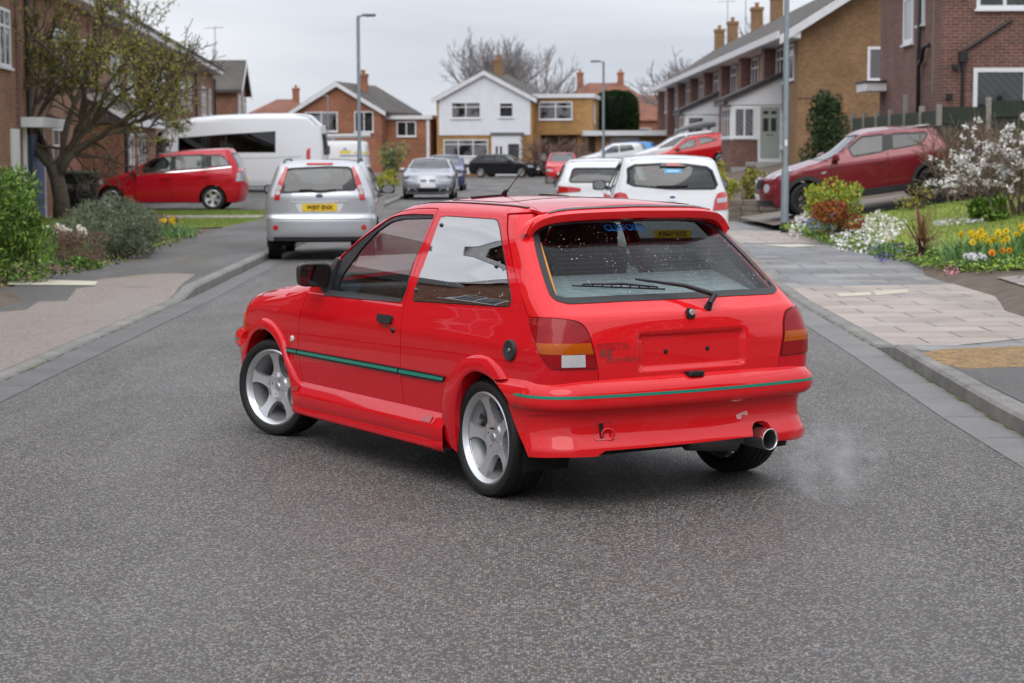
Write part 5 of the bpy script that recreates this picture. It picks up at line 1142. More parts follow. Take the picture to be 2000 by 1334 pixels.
# ================================================================ parked cars: one builder, many shapes
gl_car = glass('car_glass', (.34, .38, .38), .07)
gl_dark = glass('privacy_glass', (.03, .035, .04), .06)
gl_scr = glass('car_windscreen', (.34, .38, .38), .12)
l_clear = plain('lamp_clear', (.42, .43, .46), .1, coat=1, var=.15, vs=30)
l_sig = plain('lamp_red', (.48, .012, .012), .15, coat=1, var=.2, vs=30)
seat_grey = plain('car_seat', (.04, .042, .045), .9)
def side_x(M, px, py, y):                    # where a pixel's ray meets the plane y = const of a car
    inv = M.inverted(); o = inv @ CO; d = inv.to_3x3() @ ray(px, py); t = (y - o.y) / d.y; p = o + d * t; return (p.x, p.z)
class Car:
    def __init__(s, name, label, loc, yaw, P, pitch=0.0, group=None):
        s.root = empty(name, loc, (0, 0, R(yaw)), label, 'van' if P.get('van') else 'car', group)
        if pitch: s.root.rotation_euler = (0, R(-pitch), R(yaw))
        s.M = Matrix.Translation(loc) @ s.root.rotation_euler.to_matrix().to_4x4(); s.P = P
        W = P['W']; e = P.get('e')
        if 'e_px' in P: e = PC(*[side_x(s.M, px, py, P['ye']) for px, py in P['e_px']])
        s.e = e; r = P.get('r', .06); xf, xr_ = P['xf'], P['xr']; tf, tr = P.get('taper', (.10, .05)); Lf = P['nose_x']
        def w(x, z):
            y = W(z) - tf * max(0, (x - Lf + 1.0)) ** 2 - tr * max(0, .3 - x) ** 2
            ee = e(x); return y - (r * (1 - sqrt(max(0, 1 - ((z - ee + r) / r) ** 2))) if z > ee - r else 0)
        s.w = w; s.S = S = Surf(w, xr_, PC((0, P.get('bow_r', .06)), (3, P.get('bow_r', .06))), PC((0, P.get('rc', .14)), (3, P.get('rc', .14))), xf, PC((0, P.get('bow_f', .14)), (3, P.get('bow_f', .14))), PC((0, P.get('rcf', .22)), (3, P.get('rcf', .22))))
        paintm = P['paint']; z0 = P.get('z0', .20); xrt, xn = P['xrt'], P['xn']; zr, zn = e(xrt), e(xn); cr_ = P.get('crown', .05)
        k45 = pi / 4
        def xb(z): x0, bow, rc, sg, wr, yb, xa = S._end(z, False); return xa - rc * k45, yb + rc * k45
        def xfr(z): x0, bow, rc, sg, wr, yb, xa = S._end(z, True); return xa + rc * k45, yb + rc * k45
        zl = lambda a, b: [a + (b - a) * i / 14 for i in range(15)]
        xs0, xs1 = xb(zr)[0], xfr(zn)[0]
        roofl = [(x, e(x) - .0005) for x in [xs0 + (xn - xs0) * i / 40 for i in range(41)]]
        Rw = P['R']; ar = Rw + P.get('gap', .045); wbx = P['wb']; za = Rw
        def arch(cx):
            a0 = math.degrees(math.asin(max(-1, (z0 - za) / ar))); return arc(cx, za, ar, 180 - a0, a0, 18)
        side = roofl + [(xfr(z)[0], z) for z in zl(zn, z0)][0 if xs1 > xn else 1:] + arch(wbx)[::-1] + arch(0)[::-1] + [(xb(z)[0], z) for z in zl(z0, zr)]
        rear_p = [(xb(z)[1], z) for z in zl(z0, zr)] ; yt = rear_p[-1][0]
        rear_p = rear_p + [(yt * (1 - 2 * i / 12), zr + cr_ * (1 - (1 - 2 * i / 12) ** 2)) for i in range(1, 12)] + [(-a, b) for a, b in reversed(rear_p)]
        s.topz = lambda x, y: Vector((x, y, e(x) + cr_ * (1 - min(1, (y / max(.25, w(x, e(x)))) ** 2))))
        nose_p = [(xfr(z)[1], z) for z in zl(z0, zn)]; yn = nose_p[-1][0]
        nose_p = nose_p + [(yn * (1 - 2 * i / 12), zn + cr_ * (1 - (1 - 2 * i / 12) ** 2)) for i in range(1, 12)] + [(-a, b) for a, b in reversed(nose_p)]
        p0 = S.side(xs0, zr - .0005); edge = [(p0.x, p0.y)] + [(x, w(x, e(x) - .0005)) for x in [max(p0.x + .05, -.15) + (xn - max(p0.x + .05, -.15)) * i / 40 for i in range(41)]]
        fr = [(S.nose(yn * (1 - 2 * i / 10), zn).x, yn * (1 - 2 * i / 10)) for i in range(1, 10)]
        bk = [(S.rear(-yt * (1 - 2 * i / 10), zr + cr_ * .6).x, -yt * (1 - 2 * i / 10)) for i in range(1, 10)]
        top_p = edge + fr + [(a, -b) for a, b in reversed(edge)] + bk
        s.T = {}
        s.charts = {'side': S.side, 'right': lambda x, z: Vector((1, -1, 1)) * S.side(x, z), 'rear': S.rear, 'nose': S.nose, 'top': s.topz}
        s.charts['right'] = lambda x, z: (lambda p: Vector((p.x, -p.y, p.z)))(S.side(x, z))
        s.box = {'side': (xr_(.5) - .1, Lf, z0, max(e.y)), 'right': (xr_(.5) - .1, Lf, z0, max(e.y)), 'rear': (-1, 1, z0, zr), 'nose': (-1, 1, z0, zn), 'top': (xrt, xn, -W(.6), W(.6))}
        cen = Vector((wbx / 2, 0, .7)); s.cen = cen; st = P.get('step', .07)
        hs = {'side': [], 'rear': [], 'top': [], 'nose': []}
        s.holes = hs
        for ch, nm, poly, mat in P.get('glass', ()):
            q = s.pts(ch, poly); hs[ch].append(q)
        if 'screen' in P:
            x0, x1, bw = P['screen']; n = 8; L = []
            mg = P.get('mg', .05)
            for i in range(n + 1): x = x0 + (x1 - x0) * i / n; xx = x - bw * ((w(x, e(x)) - mg) / .7) ** 2; L.append((xx, w(xx, e(xx)) - mg))
            scr_ = L + [(x1 - bw * (yy / .7) ** 2, yy) for yy in [L[-1][1] * (1 - 2 * i / 8) for i in range(1, 8)]] + [(a, -b) for a, b in reversed(L)] + [(x0 - bw * (yy / .7) ** 2, yy) for yy in [-L[0][1] * (1 - 2 * i / 8) for i in range(1, 8)]]
            hs['top'].append(scr_); s.scr = scr_
        for mir in (False, True): panel('body_side', S.side, side, paintm, s.root, holes=hs['side'], step=st, flange=.01, mirror=mir, cen=cen)
        panel('tailgate', S.rear, rear_p, paintm, s.root, holes=hs['rear'], step=st, flange=.01, cen=cen)
        panel('front_end', S.nose, nose_p, paintm, s.root, holes=hs['nose'], step=st, flange=.01, cen=cen)
        panel('roof_and_bonnet', s.topz, top_p, P.get('roof_paint', paintm), s.root, holes=hs['top'], step=st, flange=.01, cen=Vector((wbx / 2, 0, -3)))
        for ch, nm, poly, mat in P.get('glass', ()):
            q = s.pts(ch, poly)
            for mir in ((False, True) if ch == 'side' else (False,)):
                panel(nm, s.charts[ch], inset(q, .0), mat, s.root, step=.1, off=-.006, flange=0, mirror=mir, cen=cen)
                panel('window_seal', s.charts[ch], inset(q, -.018), black_trim, s.root, holes=[inset(q, .012)], step=.1, off=.003, flange=.006, mirror=mir, cen=cen)
        if 'screen' in P:
            panel('windscreen', s.topz, scr_, gl_scr, s.root, step=.12, off=-.004, flange=0, cen=Vector((wbx / 2, 0, -3)))
            panel('window_seal', s.topz, inset(scr_, -.015), black_trim, s.root, holes=[inset(scr_, .015)], step=.1, off=.003, flange=.005, cen=Vector((wbx / 2, 0, -3)))
        hw_ = W(.5)
        MB().box(xr_(.5) + .25, Lf - .3, -hw_ + .32, hw_ - .32, z0 - .03, z0 + .25).box(Rw + .1, wbx - Rw - .1, -hw_ + .06, hw_ - .06, z0 - .01, z0 + .12).build('underbody', plain('underbody', (0, 0, 0)), s.root)
        if not P.get('van'):
            dz_ = .02; xs_ = P.get('seats', (wbx * .40, wbx * .02)); zs_ = P.get('seat_z', .95)
            for x in xs_:
                for y in (-.36, .36):
                    rounded_block('seat', x, x + .14, y - .22, y + .22, .4, zs_, .05, seat_grey, s.root); rounded_block('headrest', x - .03, x + .05, y - .12, y + .12, zs_ + .02, zs_ + .2, .03, seat_grey, s.root)
            MB().box(xr_(.8) + .12, P['screen'][0] - .3, -hw_ + .12, hw_ - .12, z0 + .2, z0 + .22).box(P['screen'][0] - .75, P['screen'][0] - .25, -hw_ + .15, hw_ - .15, .6, e(P['screen'][0]) + .0).build('cabin_floor', black_trim, s.root)
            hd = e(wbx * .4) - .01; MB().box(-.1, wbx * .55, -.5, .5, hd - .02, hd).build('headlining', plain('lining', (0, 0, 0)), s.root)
        for i, x in enumerate((0, wbx)):
            for sd in (1, -1):
                if P.get('hide') and (i, sd) in P['hide']: continue
                wheel(s.root, (x, sd * (hw_ - P.get('wy', .125)), Rw), Rw, Rw * P.get('rim', .66), .19, n=P.get('spokes', 5), kind=P.get('wheel', 'thin'), mat=P.get('wheel_mat', alloy), side=sd, spin=random.uniform(0, 1.2), steer=R(P.get('steer', 0)) if i else 0, cap=False)
        # a plain dark liner inside each arch
        b = MB()
        for cx in (0, wbx):
            for k in (1, -1):
                L = arc(cx, za, ar + .012, -15, 195, 14); v = []
                for px_, pz_ in L: v += [(px_, k * (hw_ - .40), pz_), (px_, k * (hw_ - .03), pz_)]
                b.add(v, [(2 * i, 2 * i + 1, 2 * i + 3, 2 * i + 2) for i in range(len(L) - 1)])
        b.build('arch_liner', cavity, s.root)
    def pts(s, ch, poly):
        if poly and poly[0] == 'c': return list(poly[1])
        if ch not in s.T: s.T[ch] = Trace(s.M, s.charts[ch], s.box[ch])
        return s.T[ch].many(poly)
    def put(s, ch, nm, poly, mat, off=.006, both=False, flange=.012, step=.06, parent=None, mirror_only=False):
        q = s.pts(ch, poly); par = parent or s.root; c = s.cen if ch != 'top' else Vector((s.P['wb'] / 2, 0, -3))
        o = panel(nm, s.charts[ch], q, mat, par, step=step, off=off, flange=flange, cen=c)
        if both:
            if ch in ('side', 'right'): panel(nm, s.charts[ch], q, mat, par, step=step, off=off, flange=flange, cen=c, mirror=True)
            elif ch == 'top': panel(nm, s.charts[ch], [(a, -b) for a, b in q], mat, par, step=step, off=off, flange=flange, cen=c)
            else: panel(nm, s.charts[ch], [(-a, b) for a, b in q], mat, par, step=step, off=off, flange=flange, cen=c)
        return o
    def disc(s, ch, a, b, r, nm, mat, off=.008, both=False, parent=None):
        return s.put(ch, nm, ('c', [(a + r * cos(2 * pi * i / 16), b + r * sin(2 * pi * i / 16)) for i in range(16)]), mat, off, both, parent=parent)
    def mirrors(s, x, z, mat, sz=(.10, .075), out=.13):
        for k in (1, -1):
            y = s.w(x, z) * k
            b = MB()
            for i, (dx, q) in enumerate([(-.05, .92), (-.04, 1), (.02, .9), (.06, .6), (.08, .2)]):
                b.v += [(x + dx, y + k * (out + sz[0] * q * abs(cos(t)) ** .5 * (1 if cos(t) > 0 else -1)), z + sz[1] * q * abs(sin(t)) ** .5 * (1 if sin(t) > 0 else -1)) for t in [2 * pi * j / 16 for j in range(16)]]
                if i: b.f += [((i - 1) * 16 + j, (i - 1) * 16 + (j + 1) % 16, i * 16 + (j + 1) % 16, i * 16 + j) for j in range(16)]; b.m += [0] * 16
            b.f += [tuple(range(16)), tuple(range(64, 80))]; b.m += [0, 0]
            b.tube([(x, y - k * .02, z - .04), (x, y + k * out * .6, z - .03)], [.03, .025], 8)
            o = b.build('door_mirror', mat, s.root, angle=50)
            MB().add([(x - .052, y + k * (out + .85 * sz[0] * cos(t)), z + .85 * sz[1] * sin(t)) for t in [2 * pi * j / 16 for j in range(16)]], [tuple(range(16))]).build('mirror_glass', plain('mirror_grey', (.35, .37, .38), .1, .9), o)
    def plate(s, ch, a, b, txt, mat, wd=.52, h=.111, off=.012, size=.085):
        o = s.put(ch, 'number_plate', ('c', [(a - wd / 2, b - h / 2), (a + wd / 2, b - h / 2), (a + wd / 2, b + h / 2), (a - wd / 2, b + h / 2)]), mat, off, step=.2)
        c_ = s.charts[ch]; sg = -1 if ch == 'rear' else 1
        def fn(u, v): p = c_(a + sg * u, b + v); n = nrm(c_, a, b); n = n if n.dot(p - s.cen) > 0 else -n; return p + n * (off + .003)
        if txt: text_on('plate_lettering', txt, size, fn, ink, o, bold=.0025, xscale=1.0)
def roundp(pts, r=2.0): return fillet(pts, r, 3)
silver = paint('silver_paint', (.50, .51, .53), .55, .32); white = paint('white_paint', (.74, .75, .76), 0, .35)
zred = paint('red_mpv_paint', (.50, .008, .020), 0, .35); jred = paint('dark_red_paint', (.19, .004, .012), .25, .35)
greyp = paint('steel_grey_paint', (.30, .315, .35), .5, .32); bluep = paint('blue_paint', (.05, .07, .22), .3, .35); blackp = paint('black_paint', (.010, .011, .014), 0, .3)
fred = paint('red_hatch_paint', (.60, .012, .016), 0, .35)
trim_grey = plain('trim_grey', (.03, .031, .033), .6)

# silver hatchback at the left kerb
c = Car('parked_car', 'silver hatchback seen from behind at the left kerb, yellow plate WJ07 ENX', (-2.90, 30.55, 0), 91.5, dict(
    W=PC((.2, .80), (.45, .845), (.8, .857), (.95, .835), (1.0, .818), (1.42, .665), (1.55, .60)), e=PC((-.55, 1.40), (-.3, 1.455), (0, 1.475), (1.0, 1.485), (1.35, 1.44), (2.15, 1.02), (2.4, .96), (2.9, .86), (3.2, .72)),
    xr=PC((.2, -.60), (.30, -.66), (.45, -.70), (.62, -.70), (.68, -.665), (.95, -.66), (1.02, -.64), (1.40, -.50), (1.48, -.42)), xf=PC((.2, 3.2), (.5, 3.3), (.75, 3.2)), nose_x=3.3, xrt=-.42, xn=3.05, wb=2.486, R=.305, z0=.30, rc=.11, paint=silver, crown=.035, screen=(2.05, 1.35, .14), gap=.05,
    glass=[('rear', 'rear_window', roundp([(556, 334), (566, 330), (640, 326.5), (680, 327.5), (686, 331), (695, 366), (692, 370.5), (620, 373), (546, 376), (543, 372)], 3), gl_car),
           ('side', 'side_window', ('c', fillet([(.25, 1.05), (.85, 1.02), (.85, 1.38), (.30, 1.38)], .04)), gl_car), ('side', 'side_window', ('c', fillet([(.95, 1.02), (1.95, .99), (1.35, 1.36), (.95, 1.38)], .04)), gl_car)]))
lamp = c.put('rear', 'tail_lamp', [(687, 325), (692, 327), (699.5, 341), (706.5, 360), (711.5, 376), (713, 389.8), (702.2, 390.4), (700.4, 376), (696.2, 365), (692, 349.6), (687.8, 331.6)], l_sig, .010, both=True)
for px_, py_, rr in ((703.5, 366.5, .040), (705.5, 376, .034)):
    a, b = c.pts('rear', [(px_, py_)])[0]; c.disc('rear', a, b, rr, 'reversing_lens', l_clear, .016, both=True, parent=lamp); c.disc('rear', a, b, rr * .35, 'lamp_bulb', steel, .020, both=True, parent=lamp)
c.put('rear', 'brake_light', ('c', fillet([(-.20, 1.435), (.20, 1.435), (.20, 1.46), (-.20, 1.46)], .01)), l_sig, .012)
c.plate('rear', -.005, .80, 'WJ07 ENX', plate_yellow)
c.put('rear', 'plate_recess', ('c', fillet([(-.37, .865), (.37, .865), (.30, .725), (-.30, .725)], .03)), plain('recess_white', (.66, .66, .67), .35), .003, flange=.002)
c.put('rear', 'chrome_strip', ('c', [(-.42, .872), (.42, .872), (.42, .888), (-.42, .888)]), chrome, .012)
c.put('rear', 'badge', ('c', [(.055 * cos(t), .975 + .026 * sin(t)) for t in [2 * pi * i / 16 for i in range(16)]]), plain('badge_blue', (.03, .05, .12), .3), .010)
for k in (1, -1):
    a, b = (k * .66, .50); c.disc('rear', a, b, .040, 'reflector', l_sig, .012)
c.put('rear', 'bumper_step', ('c', [(-.80, .625), (.80, .625), (.80, .672), (.62, .668), (.55, .645), (-.55, .645), (-.62, .668), (-.80, .672)]), silver, .010, flange=.014)
c.put('rear', 'bumper_skirt', ('c', fillet([(-.70, .30), (.70, .30), (.70, .36), (-.70, .36)], .02)), trim_grey, .006)
MB().tube([c.S.rear(.30 - .55 * i / 8, 1.055 + .012 * sin(i)) + Vector((-.03, 0, .0)) for i in range(9)], .013, 6).build('wiper_arm', black_trim, c.root, smooth=True)
c.mirrors(1.75, 1.03, black_trim, (.11, .075), .14)
for k in (1, -1): MB().tube([c.topz(-.25 + 1.6 * i / 8, k * .56) + Vector((0, 0, .03 if 0 < i < 8 else 0)) for i in range(9)], .013, 6).build('roof_rail', trim_grey, c.root, smooth=True)
MB().box(-.55, .3, -.5, .5, .28, .31).build('spare_wheel_well', cavity, c.root)

# white hatchback with the blue sticker, two wheels up on the right kerb
ksp = [(1226, 330), (1240, 323), (1290, 320.5), (1337, 321.5), (1380, 327), (1390, 334), (1400, 360), (1396, 367), (1390, 368.3), (1308, 368.3), (1238, 362), (1226, 357), (1227, 345)]
c = Car('parked_car', 'white hatchback with a blue sticker in its rear window, parked on the right', (2.27, 28.75, .045), 90, dict(
    W=PC((.2, .79), (.45, .84), (.8, .848), (.95, .83), (1.02, .80), (1.42, .66), (1.6, .59)), e=PC((-.55, 1.42), (-.3, 1.46), (0, 1.485), (.9, 1.50), (1.3, 1.46), (2.1, 1.04), (2.4, .98), (2.9, .86), (3.1, .72)),
    xr=PC((.2, -.60), (.35, -.66), (.55, -.67), (.85, -.63), (.98, -.60), (1.06, -.585), (1.42, -.44), (1.50, -.36)), xf=PC((.2, 3.15), (.5, 3.24), (.75, 3.16)), nose_x=3.25, xrt=-.40, xn=3.0, wb=2.489, R=.30, z0=.24, rc=.17, bow_r=.08, paint=white, crown=.035, screen=(2.0, 1.3, .14),
    glass=[('rear', 'rear_window', ksp, gl_car), ('side', 'side_window', ('c', fillet([(.10, 1.10), (.85, 1.03), (.85, 1.39), (.20, 1.39)], .05)), gl_car), ('side', 'side_window', ('c', fillet([(.95, 1.03), (1.9, 1.0), (1.3, 1.37), (.95, 1.39)], .04)), gl_car)]))
lo = c.put('rear', 'tail_lamp', [(1396, 389), (1401, 378), (1410, 375), (1419, 378), (1423, 391), (1421, 404), (1392, 411.5)], l_sig, .012, both=True)
c.put('rear', 'lamp_window', [(1400, 388), (1418, 385), (1418, 394), (1400, 397)], l_clear, .016, both=True, parent=lo)
br = c.put('rear', 'rear_spoiler', [(1288, 326), (1294, 320), (1330, 320), (1340, 327)], black_gloss, .03, flange=.04)
c.put('rear', 'brake_light', [(1301, 325.4), (1303, 321.6), (1327, 321.6), (1329, 325.4)], l_sig, .034, parent=br)
c.put('rear', 'window_sticker', [(1297.5, 329.5), (1330.5, 329.5), (1330.5, 338), (1297.5, 338)], plain('sticker_blue', (.10, .42, .70), .5), -.002, flange=0)
c.put('rear', 'window_sticker', [(1303, 332.5), (1325, 332.5), (1325, 335), (1303, 335)], plain('sticker_white', (.6, .72, .8), .5), 0, flange=0)
c.plate('rear', 0, .42, 'KN67 KPZ', plate_yellow)
c.disc('rear', 0, .93, .055, 'badge', chrome, .01)
c.put('rear', 'badge', ('c', [(.045 * cos(t), .93 + .020 * sin(t)) for t in [2 * pi * i / 16 for i in range(16)]]), plain('badge_blue', (0, 0, 0)), .014)
MB().tube([c.S.rear(-.22 + .44 * i / 6, 1.095 - .01 * i / 6) + Vector((-.02, 0, 0)) for i in range(7)], .014, 6).build('wiper_arm', black_trim, c.root, smooth=True)
c.put('rear', 'bumper_skirt', ('c', fillet([(-.66, .25), (.66, .25), (.60, .36), (-.60, .36)], .03)), trim_grey, .006)
c.mirrors(1.72, 1.07, plain('mirror_dark', (.05, .052, .055), .4), (.105, .08), .15)

# white hatchback beyond it
c = Car('parked_car', 'white hatchback with slim tail lamps, just beyond the one with the blue sticker', (1.75, 38.3, .03), 90, dict(
    W=PC((.2, .83), (.5, .89), (.85, .90), (.95, .88), (1.0, .855), (1.38, .70), (1.5, .64)), e=PC((-.65, 1.34), (-.3, 1.41), (0, 1.43), (.9, 1.44), (1.3, 1.40), (2.2, .98), (2.5, .93), (3.1, .80), (3.35, .66)),
    xr=PC((.2, -.70), (.4, -.77), (.6, -.78), (.80, -.74), (.98, -.72), (1.34, -.48), (1.42, -.40)), xf=PC((.2, 3.35), (.5, 3.45), (.75, 3.36)), nose_x=3.45, xrt=-.46, xn=3.2, wb=2.62, R=.315, z0=.22, rc=.17, paint=white, crown=.03, screen=(2.1, 1.3, .14),
    glass=[('rear', 'rear_window', ('c', fillet([(-.66, 1.02), (.66, 1.02), (.58, 1.27), (-.58, 1.27)], .06)), gl_car), ('side', 'side_window', ('c', fillet([(-.1, 1.06), (.9, 1.0), (.9, 1.34), (.15, 1.33)], .05)), gl_car), ('side', 'side_window', ('c', fillet([(1.0, 1.0), (2.0, .96), (1.35, 1.32), (1.0, 1.34)], .04)), gl_car)]))
c.put('rear', 'tail_lamp', ('c', fillet([(.98, .80), (.45, .84), (.44, .90), (.60, .925), (.92, .94)], .02)), l_sig, .01, both=True)
c.plate('rear', 0, .46, 'FX66 VHD', plate_yellow); c.disc('rear', 0, .88, .06, 'badge', chrome, .01); c.mirrors(1.8, 1.02, black_trim)

# red MPV on the left drive
c = Car('parked_car', 'red people carrier parked side-on on the left drive beside the lawn', (-7.95, 53.9, .09), 180, dict(
    W=PC((.2, .84), (.5, .89), (.85, .90), (1.0, .87), (1.05, .85), (1.55, .69), (1.7, .62)), ye=.74,
    e_px=[(470, 300), (464, 294.5), (448, 292), (394, 293.7), (340, 298.2), (318.4, 301.8), (296.8, 311), (268, 326), (247, 339), (239, 342.3), (219.4, 346), (203.2, 350), (188, 356.5), (176, 367)],
    xr=PC((.2, -.72), (.4, -.80), (.7, -.82), (.95, -.78), (1.2, -.70), (1.55, -.50), (1.65, -.40)), xf=PC((.2, 3.50), (.5, 3.64), (.8, 3.55), (.9, 3.45)), nose_x=3.65, xrt=-.48, xn=3.38, wb=2.703, R=.315, z0=.22, rc=.16, paint=zred, crown=.04, screen=(2.55, 1.55, .12), rim=.70, wheel='cover', seats=(1.15, .15, -.35),
    glass=[('side', 'side_window', [(252, 340.5), (269, 326.5), (270.5, 338)], gl_car), ('side', 'side_window', roundp([(278, 325.5), (287, 318), (305, 308.5), (335, 304.8), (332, 333.5), (279.5, 337.5)], 2), gl_car),
           ('side', 'side_window', roundp([(342.5, 304.5), (401, 302.6), (404, 327.6), (342.5, 331.7)], 2), gl_car), ('side', 'side_window', roundp([(412, 303.5), (431, 303.5), (441, 311), (449.5, 323.2), (412, 326)], 2), gl_car),
           ('rear', 'rear_window', ('c', fillet([(-.64, 1.10), (.64, 1.10), (.56, 1.50), (-.56, 1.50)], .05)), gl_dark)]))
c.put('side', 'chrome_strip', [(244, 343.5), (332, 336), (404, 330), (452, 325), (452, 326.6), (404, 331.6), (332, 337.6), (244, 345)], chrome, .008, both=True)
for px_ in ((335.5, 304.5, 342, 304, 342, 332, 332.5, 333.5), (401.8, 302.8, 411, 303, 411, 326.5, 404.6, 327.6)):
    c.put('side', 'door_pillar', [(px_[0], px_[1]), (px_[2], px_[3]), (px_[4], px_[5]), (px_[6], px_[7])], black_trim, .004, both=True, flange=.004)
lo = c.put('side', 'tail_lamp', [(464, 328), (474, 327), (483, 350), (484, 353), (460, 354), (462, 345)], l_clear, .010, both=True)
c.put('side', 'lamp_red', [(464, 328), (474, 327), (477.5, 336), (463, 337)], l_sig, .014, both=True, parent=lo)
c.put('side', 'headlamp', [(178, 366), (190, 355.5), (201, 350.5), (202, 357), (192, 365), (180, 370)], l_clear, .010, both=True)
c.put('side', 'fog_lamp', [(178, 386), (188, 383), (187, 390), (180, 391)], black_trim, .006, both=True)
for px_, py_ in ((323, 348.5), (396, 344)): c.put('side', 'door_handle', [(px_ - 8, py_ - 1.5), (px_ + 8, py_ - 2.2), (px_ + 8, py_ + 1), (px_ - 8, py_ + 1.7)], zred, .03, both=True, flange=.03)
for L in ([(333, 338), (334, 395)], [(405, 332), (406, 350), (400, 380)], [(262, 345), (264, 390)]):
    for a, b in zip(L, L[1:]): c.put('side', 'door_gap', [a, (a[0] + .8, a[1]), (b[0] + .8, b[1]), b], cavity, .001, both=True, flange=0)
c.plate('rear', 0, .80, '', plate_yellow); c.mirrors(2.05, 1.03, zred, (.12, .085), .12)

# white minibus behind it
c = Car('minibus', 'long white minibus with a black window band, parked behind the red people carrier', (-7.25, 66.0, .25), 180, dict(van=True,
    W=PC((.2, .93), (.5, 1.00), (1.0, 1.01), (1.3, .995), (2.3, .90), (2.6, .86)), ye=.95, r=.12,
    e_px=[(612, 236), (600, 226), (560, 223.3), (520, 223.5), (450, 225.5), (388.6, 229), (345, 234), (331, 238), (313, 253), (293, 276.6), (271.6, 300), (246, 327), (236, 335), (228, 340)],
    xr=PC((.2, -1.18), (.4, -1.25), (.6, -1.25), (.7, -1.20), (1.2, -1.20), (2.3, -1.10), (2.5, -1.0)), xf=PC((.2, 5.0), (.6, 5.16), (1.0, 5.08), (1.1, 5.0)), nose_x=5.15, xrt=-1.02, xn=4.95, wb=4.0, R=.35, z0=.28, rc=.12, rcf=.3, paint=white, crown=.05, screen=(4.3, 3.1, .10), rim=.6, step=.12, wy=.16,
    glass=[('side', 'cab_window', roundp([(268, 318), (283, 297), (303, 274.5), (330, 272), (331, 306), (290, 319)], 3), gl_car), ('side', 'band_window', [(349, 270.3), (440.8, 263), (440.8, 297), (349, 297)], gl_dark), ('side', 'band_window', [(441.8, 263), (537, 257.3), (537, 297), (441.8, 297)], gl_dark),
           ('rear', 'rear_window', ('c', [(-.70, 1.30), (-.06, 1.30), (-.06, 1.95), (-.70, 1.95)]), gl_dark), ('rear', 'rear_window', ('c', [(.06, 1.30), (.70, 1.30), (.70, 1.95), (.06, 1.95)]), gl_dark)]))
c.put('side', 'tail_lamp', [(598, 300), (600, 291), (606, 289), (606, 312), (598.5, 312)], l_sig, .012, both=True)
c.put('side', 'headlamp', [(228, 345), (240, 338), (246, 340), (236, 350)], l_clear, .010, both=True)
c.put('side', 'door_gap', [(343, 240), (343.8, 240), (343.8, 350), (343, 350)], cavity, .001, flange=0, both=True)
c.put('side', 'door_rail', [(440, 310), (590, 305), (590, 306.5), (440, 311.5)], plain('rail_grey', (.45, .45, .46), .5), .006, both=True)
MB().box(-.2, 1.4, -.5, .5, 2.46, 2.56).box(2.1, 3.0, -.4, .4, 2.46, 2.53).build('roof_vent', plain('vent_white', (.7, .7, .7), .5), c.root)
c.mirrors(3.9, 1.40, white, (.13, .17), .22); c.plate('rear', 0, .75, '', plate_yellow)

# small white trade van with a pipe carrier
c = Car('work_van', 'small white trade van with a roof carrier and yellow lettering, by the brick gable house', (-8.1, 100.5, .25), 180, dict(van=True,
    W=PC((.2, .86), (.5, .94), (1.0, .95), (1.2, .93), (1.8, .80), (2.0, .74)), e=PC((-1.0, 1.80), (-.7, 1.88), (0, 1.90), (2.0, 1.90), (2.4, 1.80), (3.1, 1.22), (3.3, 1.12), (3.9, .95), (4.1, .8)), r=.08,
    xr=PC((.2, -.95), (.5, -1.0), (1.0, -.98), (1.8, -.88), (1.9, -.8)), xf=PC((.2, 3.9), (.6, 4.0), (.95, 3.9)), nose_x=4.0, xrt=-.85, xn=3.75, wb=3.0, R=.32, z0=.25, paint=white, crown=.04, screen=(3.05, 2.3, .1), step=.12,
    glass=[('side', 'cab_window', roundp([(622, 290), (634, 284.5), (644, 285.5), (644, 301), (630, 300.5)], 2), gl_dark)]))
c.put('side', 'tail_lamp', [(738, 281), (741, 281), (744, 314), (741, 314)], l_sig, .012, both=True)
c.put('side', 'lettering_panel', [(663, 293.5), (685, 293.5), (685, 301), (663, 301)], plain('sign_yellow', (.66, .55, .10), .5), .004, flange=0); c.put('side', 'lettering_panel', [(690, 297), (730, 296), (730, 300), (690, 301)], plain('sign_yellow', (0, 0, 0)), .004, flange=0)
c.put('side', 'lettering_panel', [(668, 293), (674, 288), (679, 293)], plain('sign_blue', (.15, .19, .36), .5), .004, flange=0); c.put('side', 'lettering_panel', [(664, 303), (730, 302), (730, 305), (664, 306)], plain('sign_blue', (0, 0, 0)), .004, flange=0)
rk = MB().tube([(-1.05, .55, 2.18), (2.7, .55, 2.12)], .11, 10)
for x in (-.5, .9, 2.1): rk.box(x - .03, x + .03, -.7, .7, 2.0, 2.04).box(x - .03, x + .03, .6, .64, 1.88, 2.0).box(x - .03, x + .03, -.64, -.6, 1.88, 2.0)
rk.build('roof_carrier', plain('carrier_grey', (.5, .5, .5), .5), c.root)

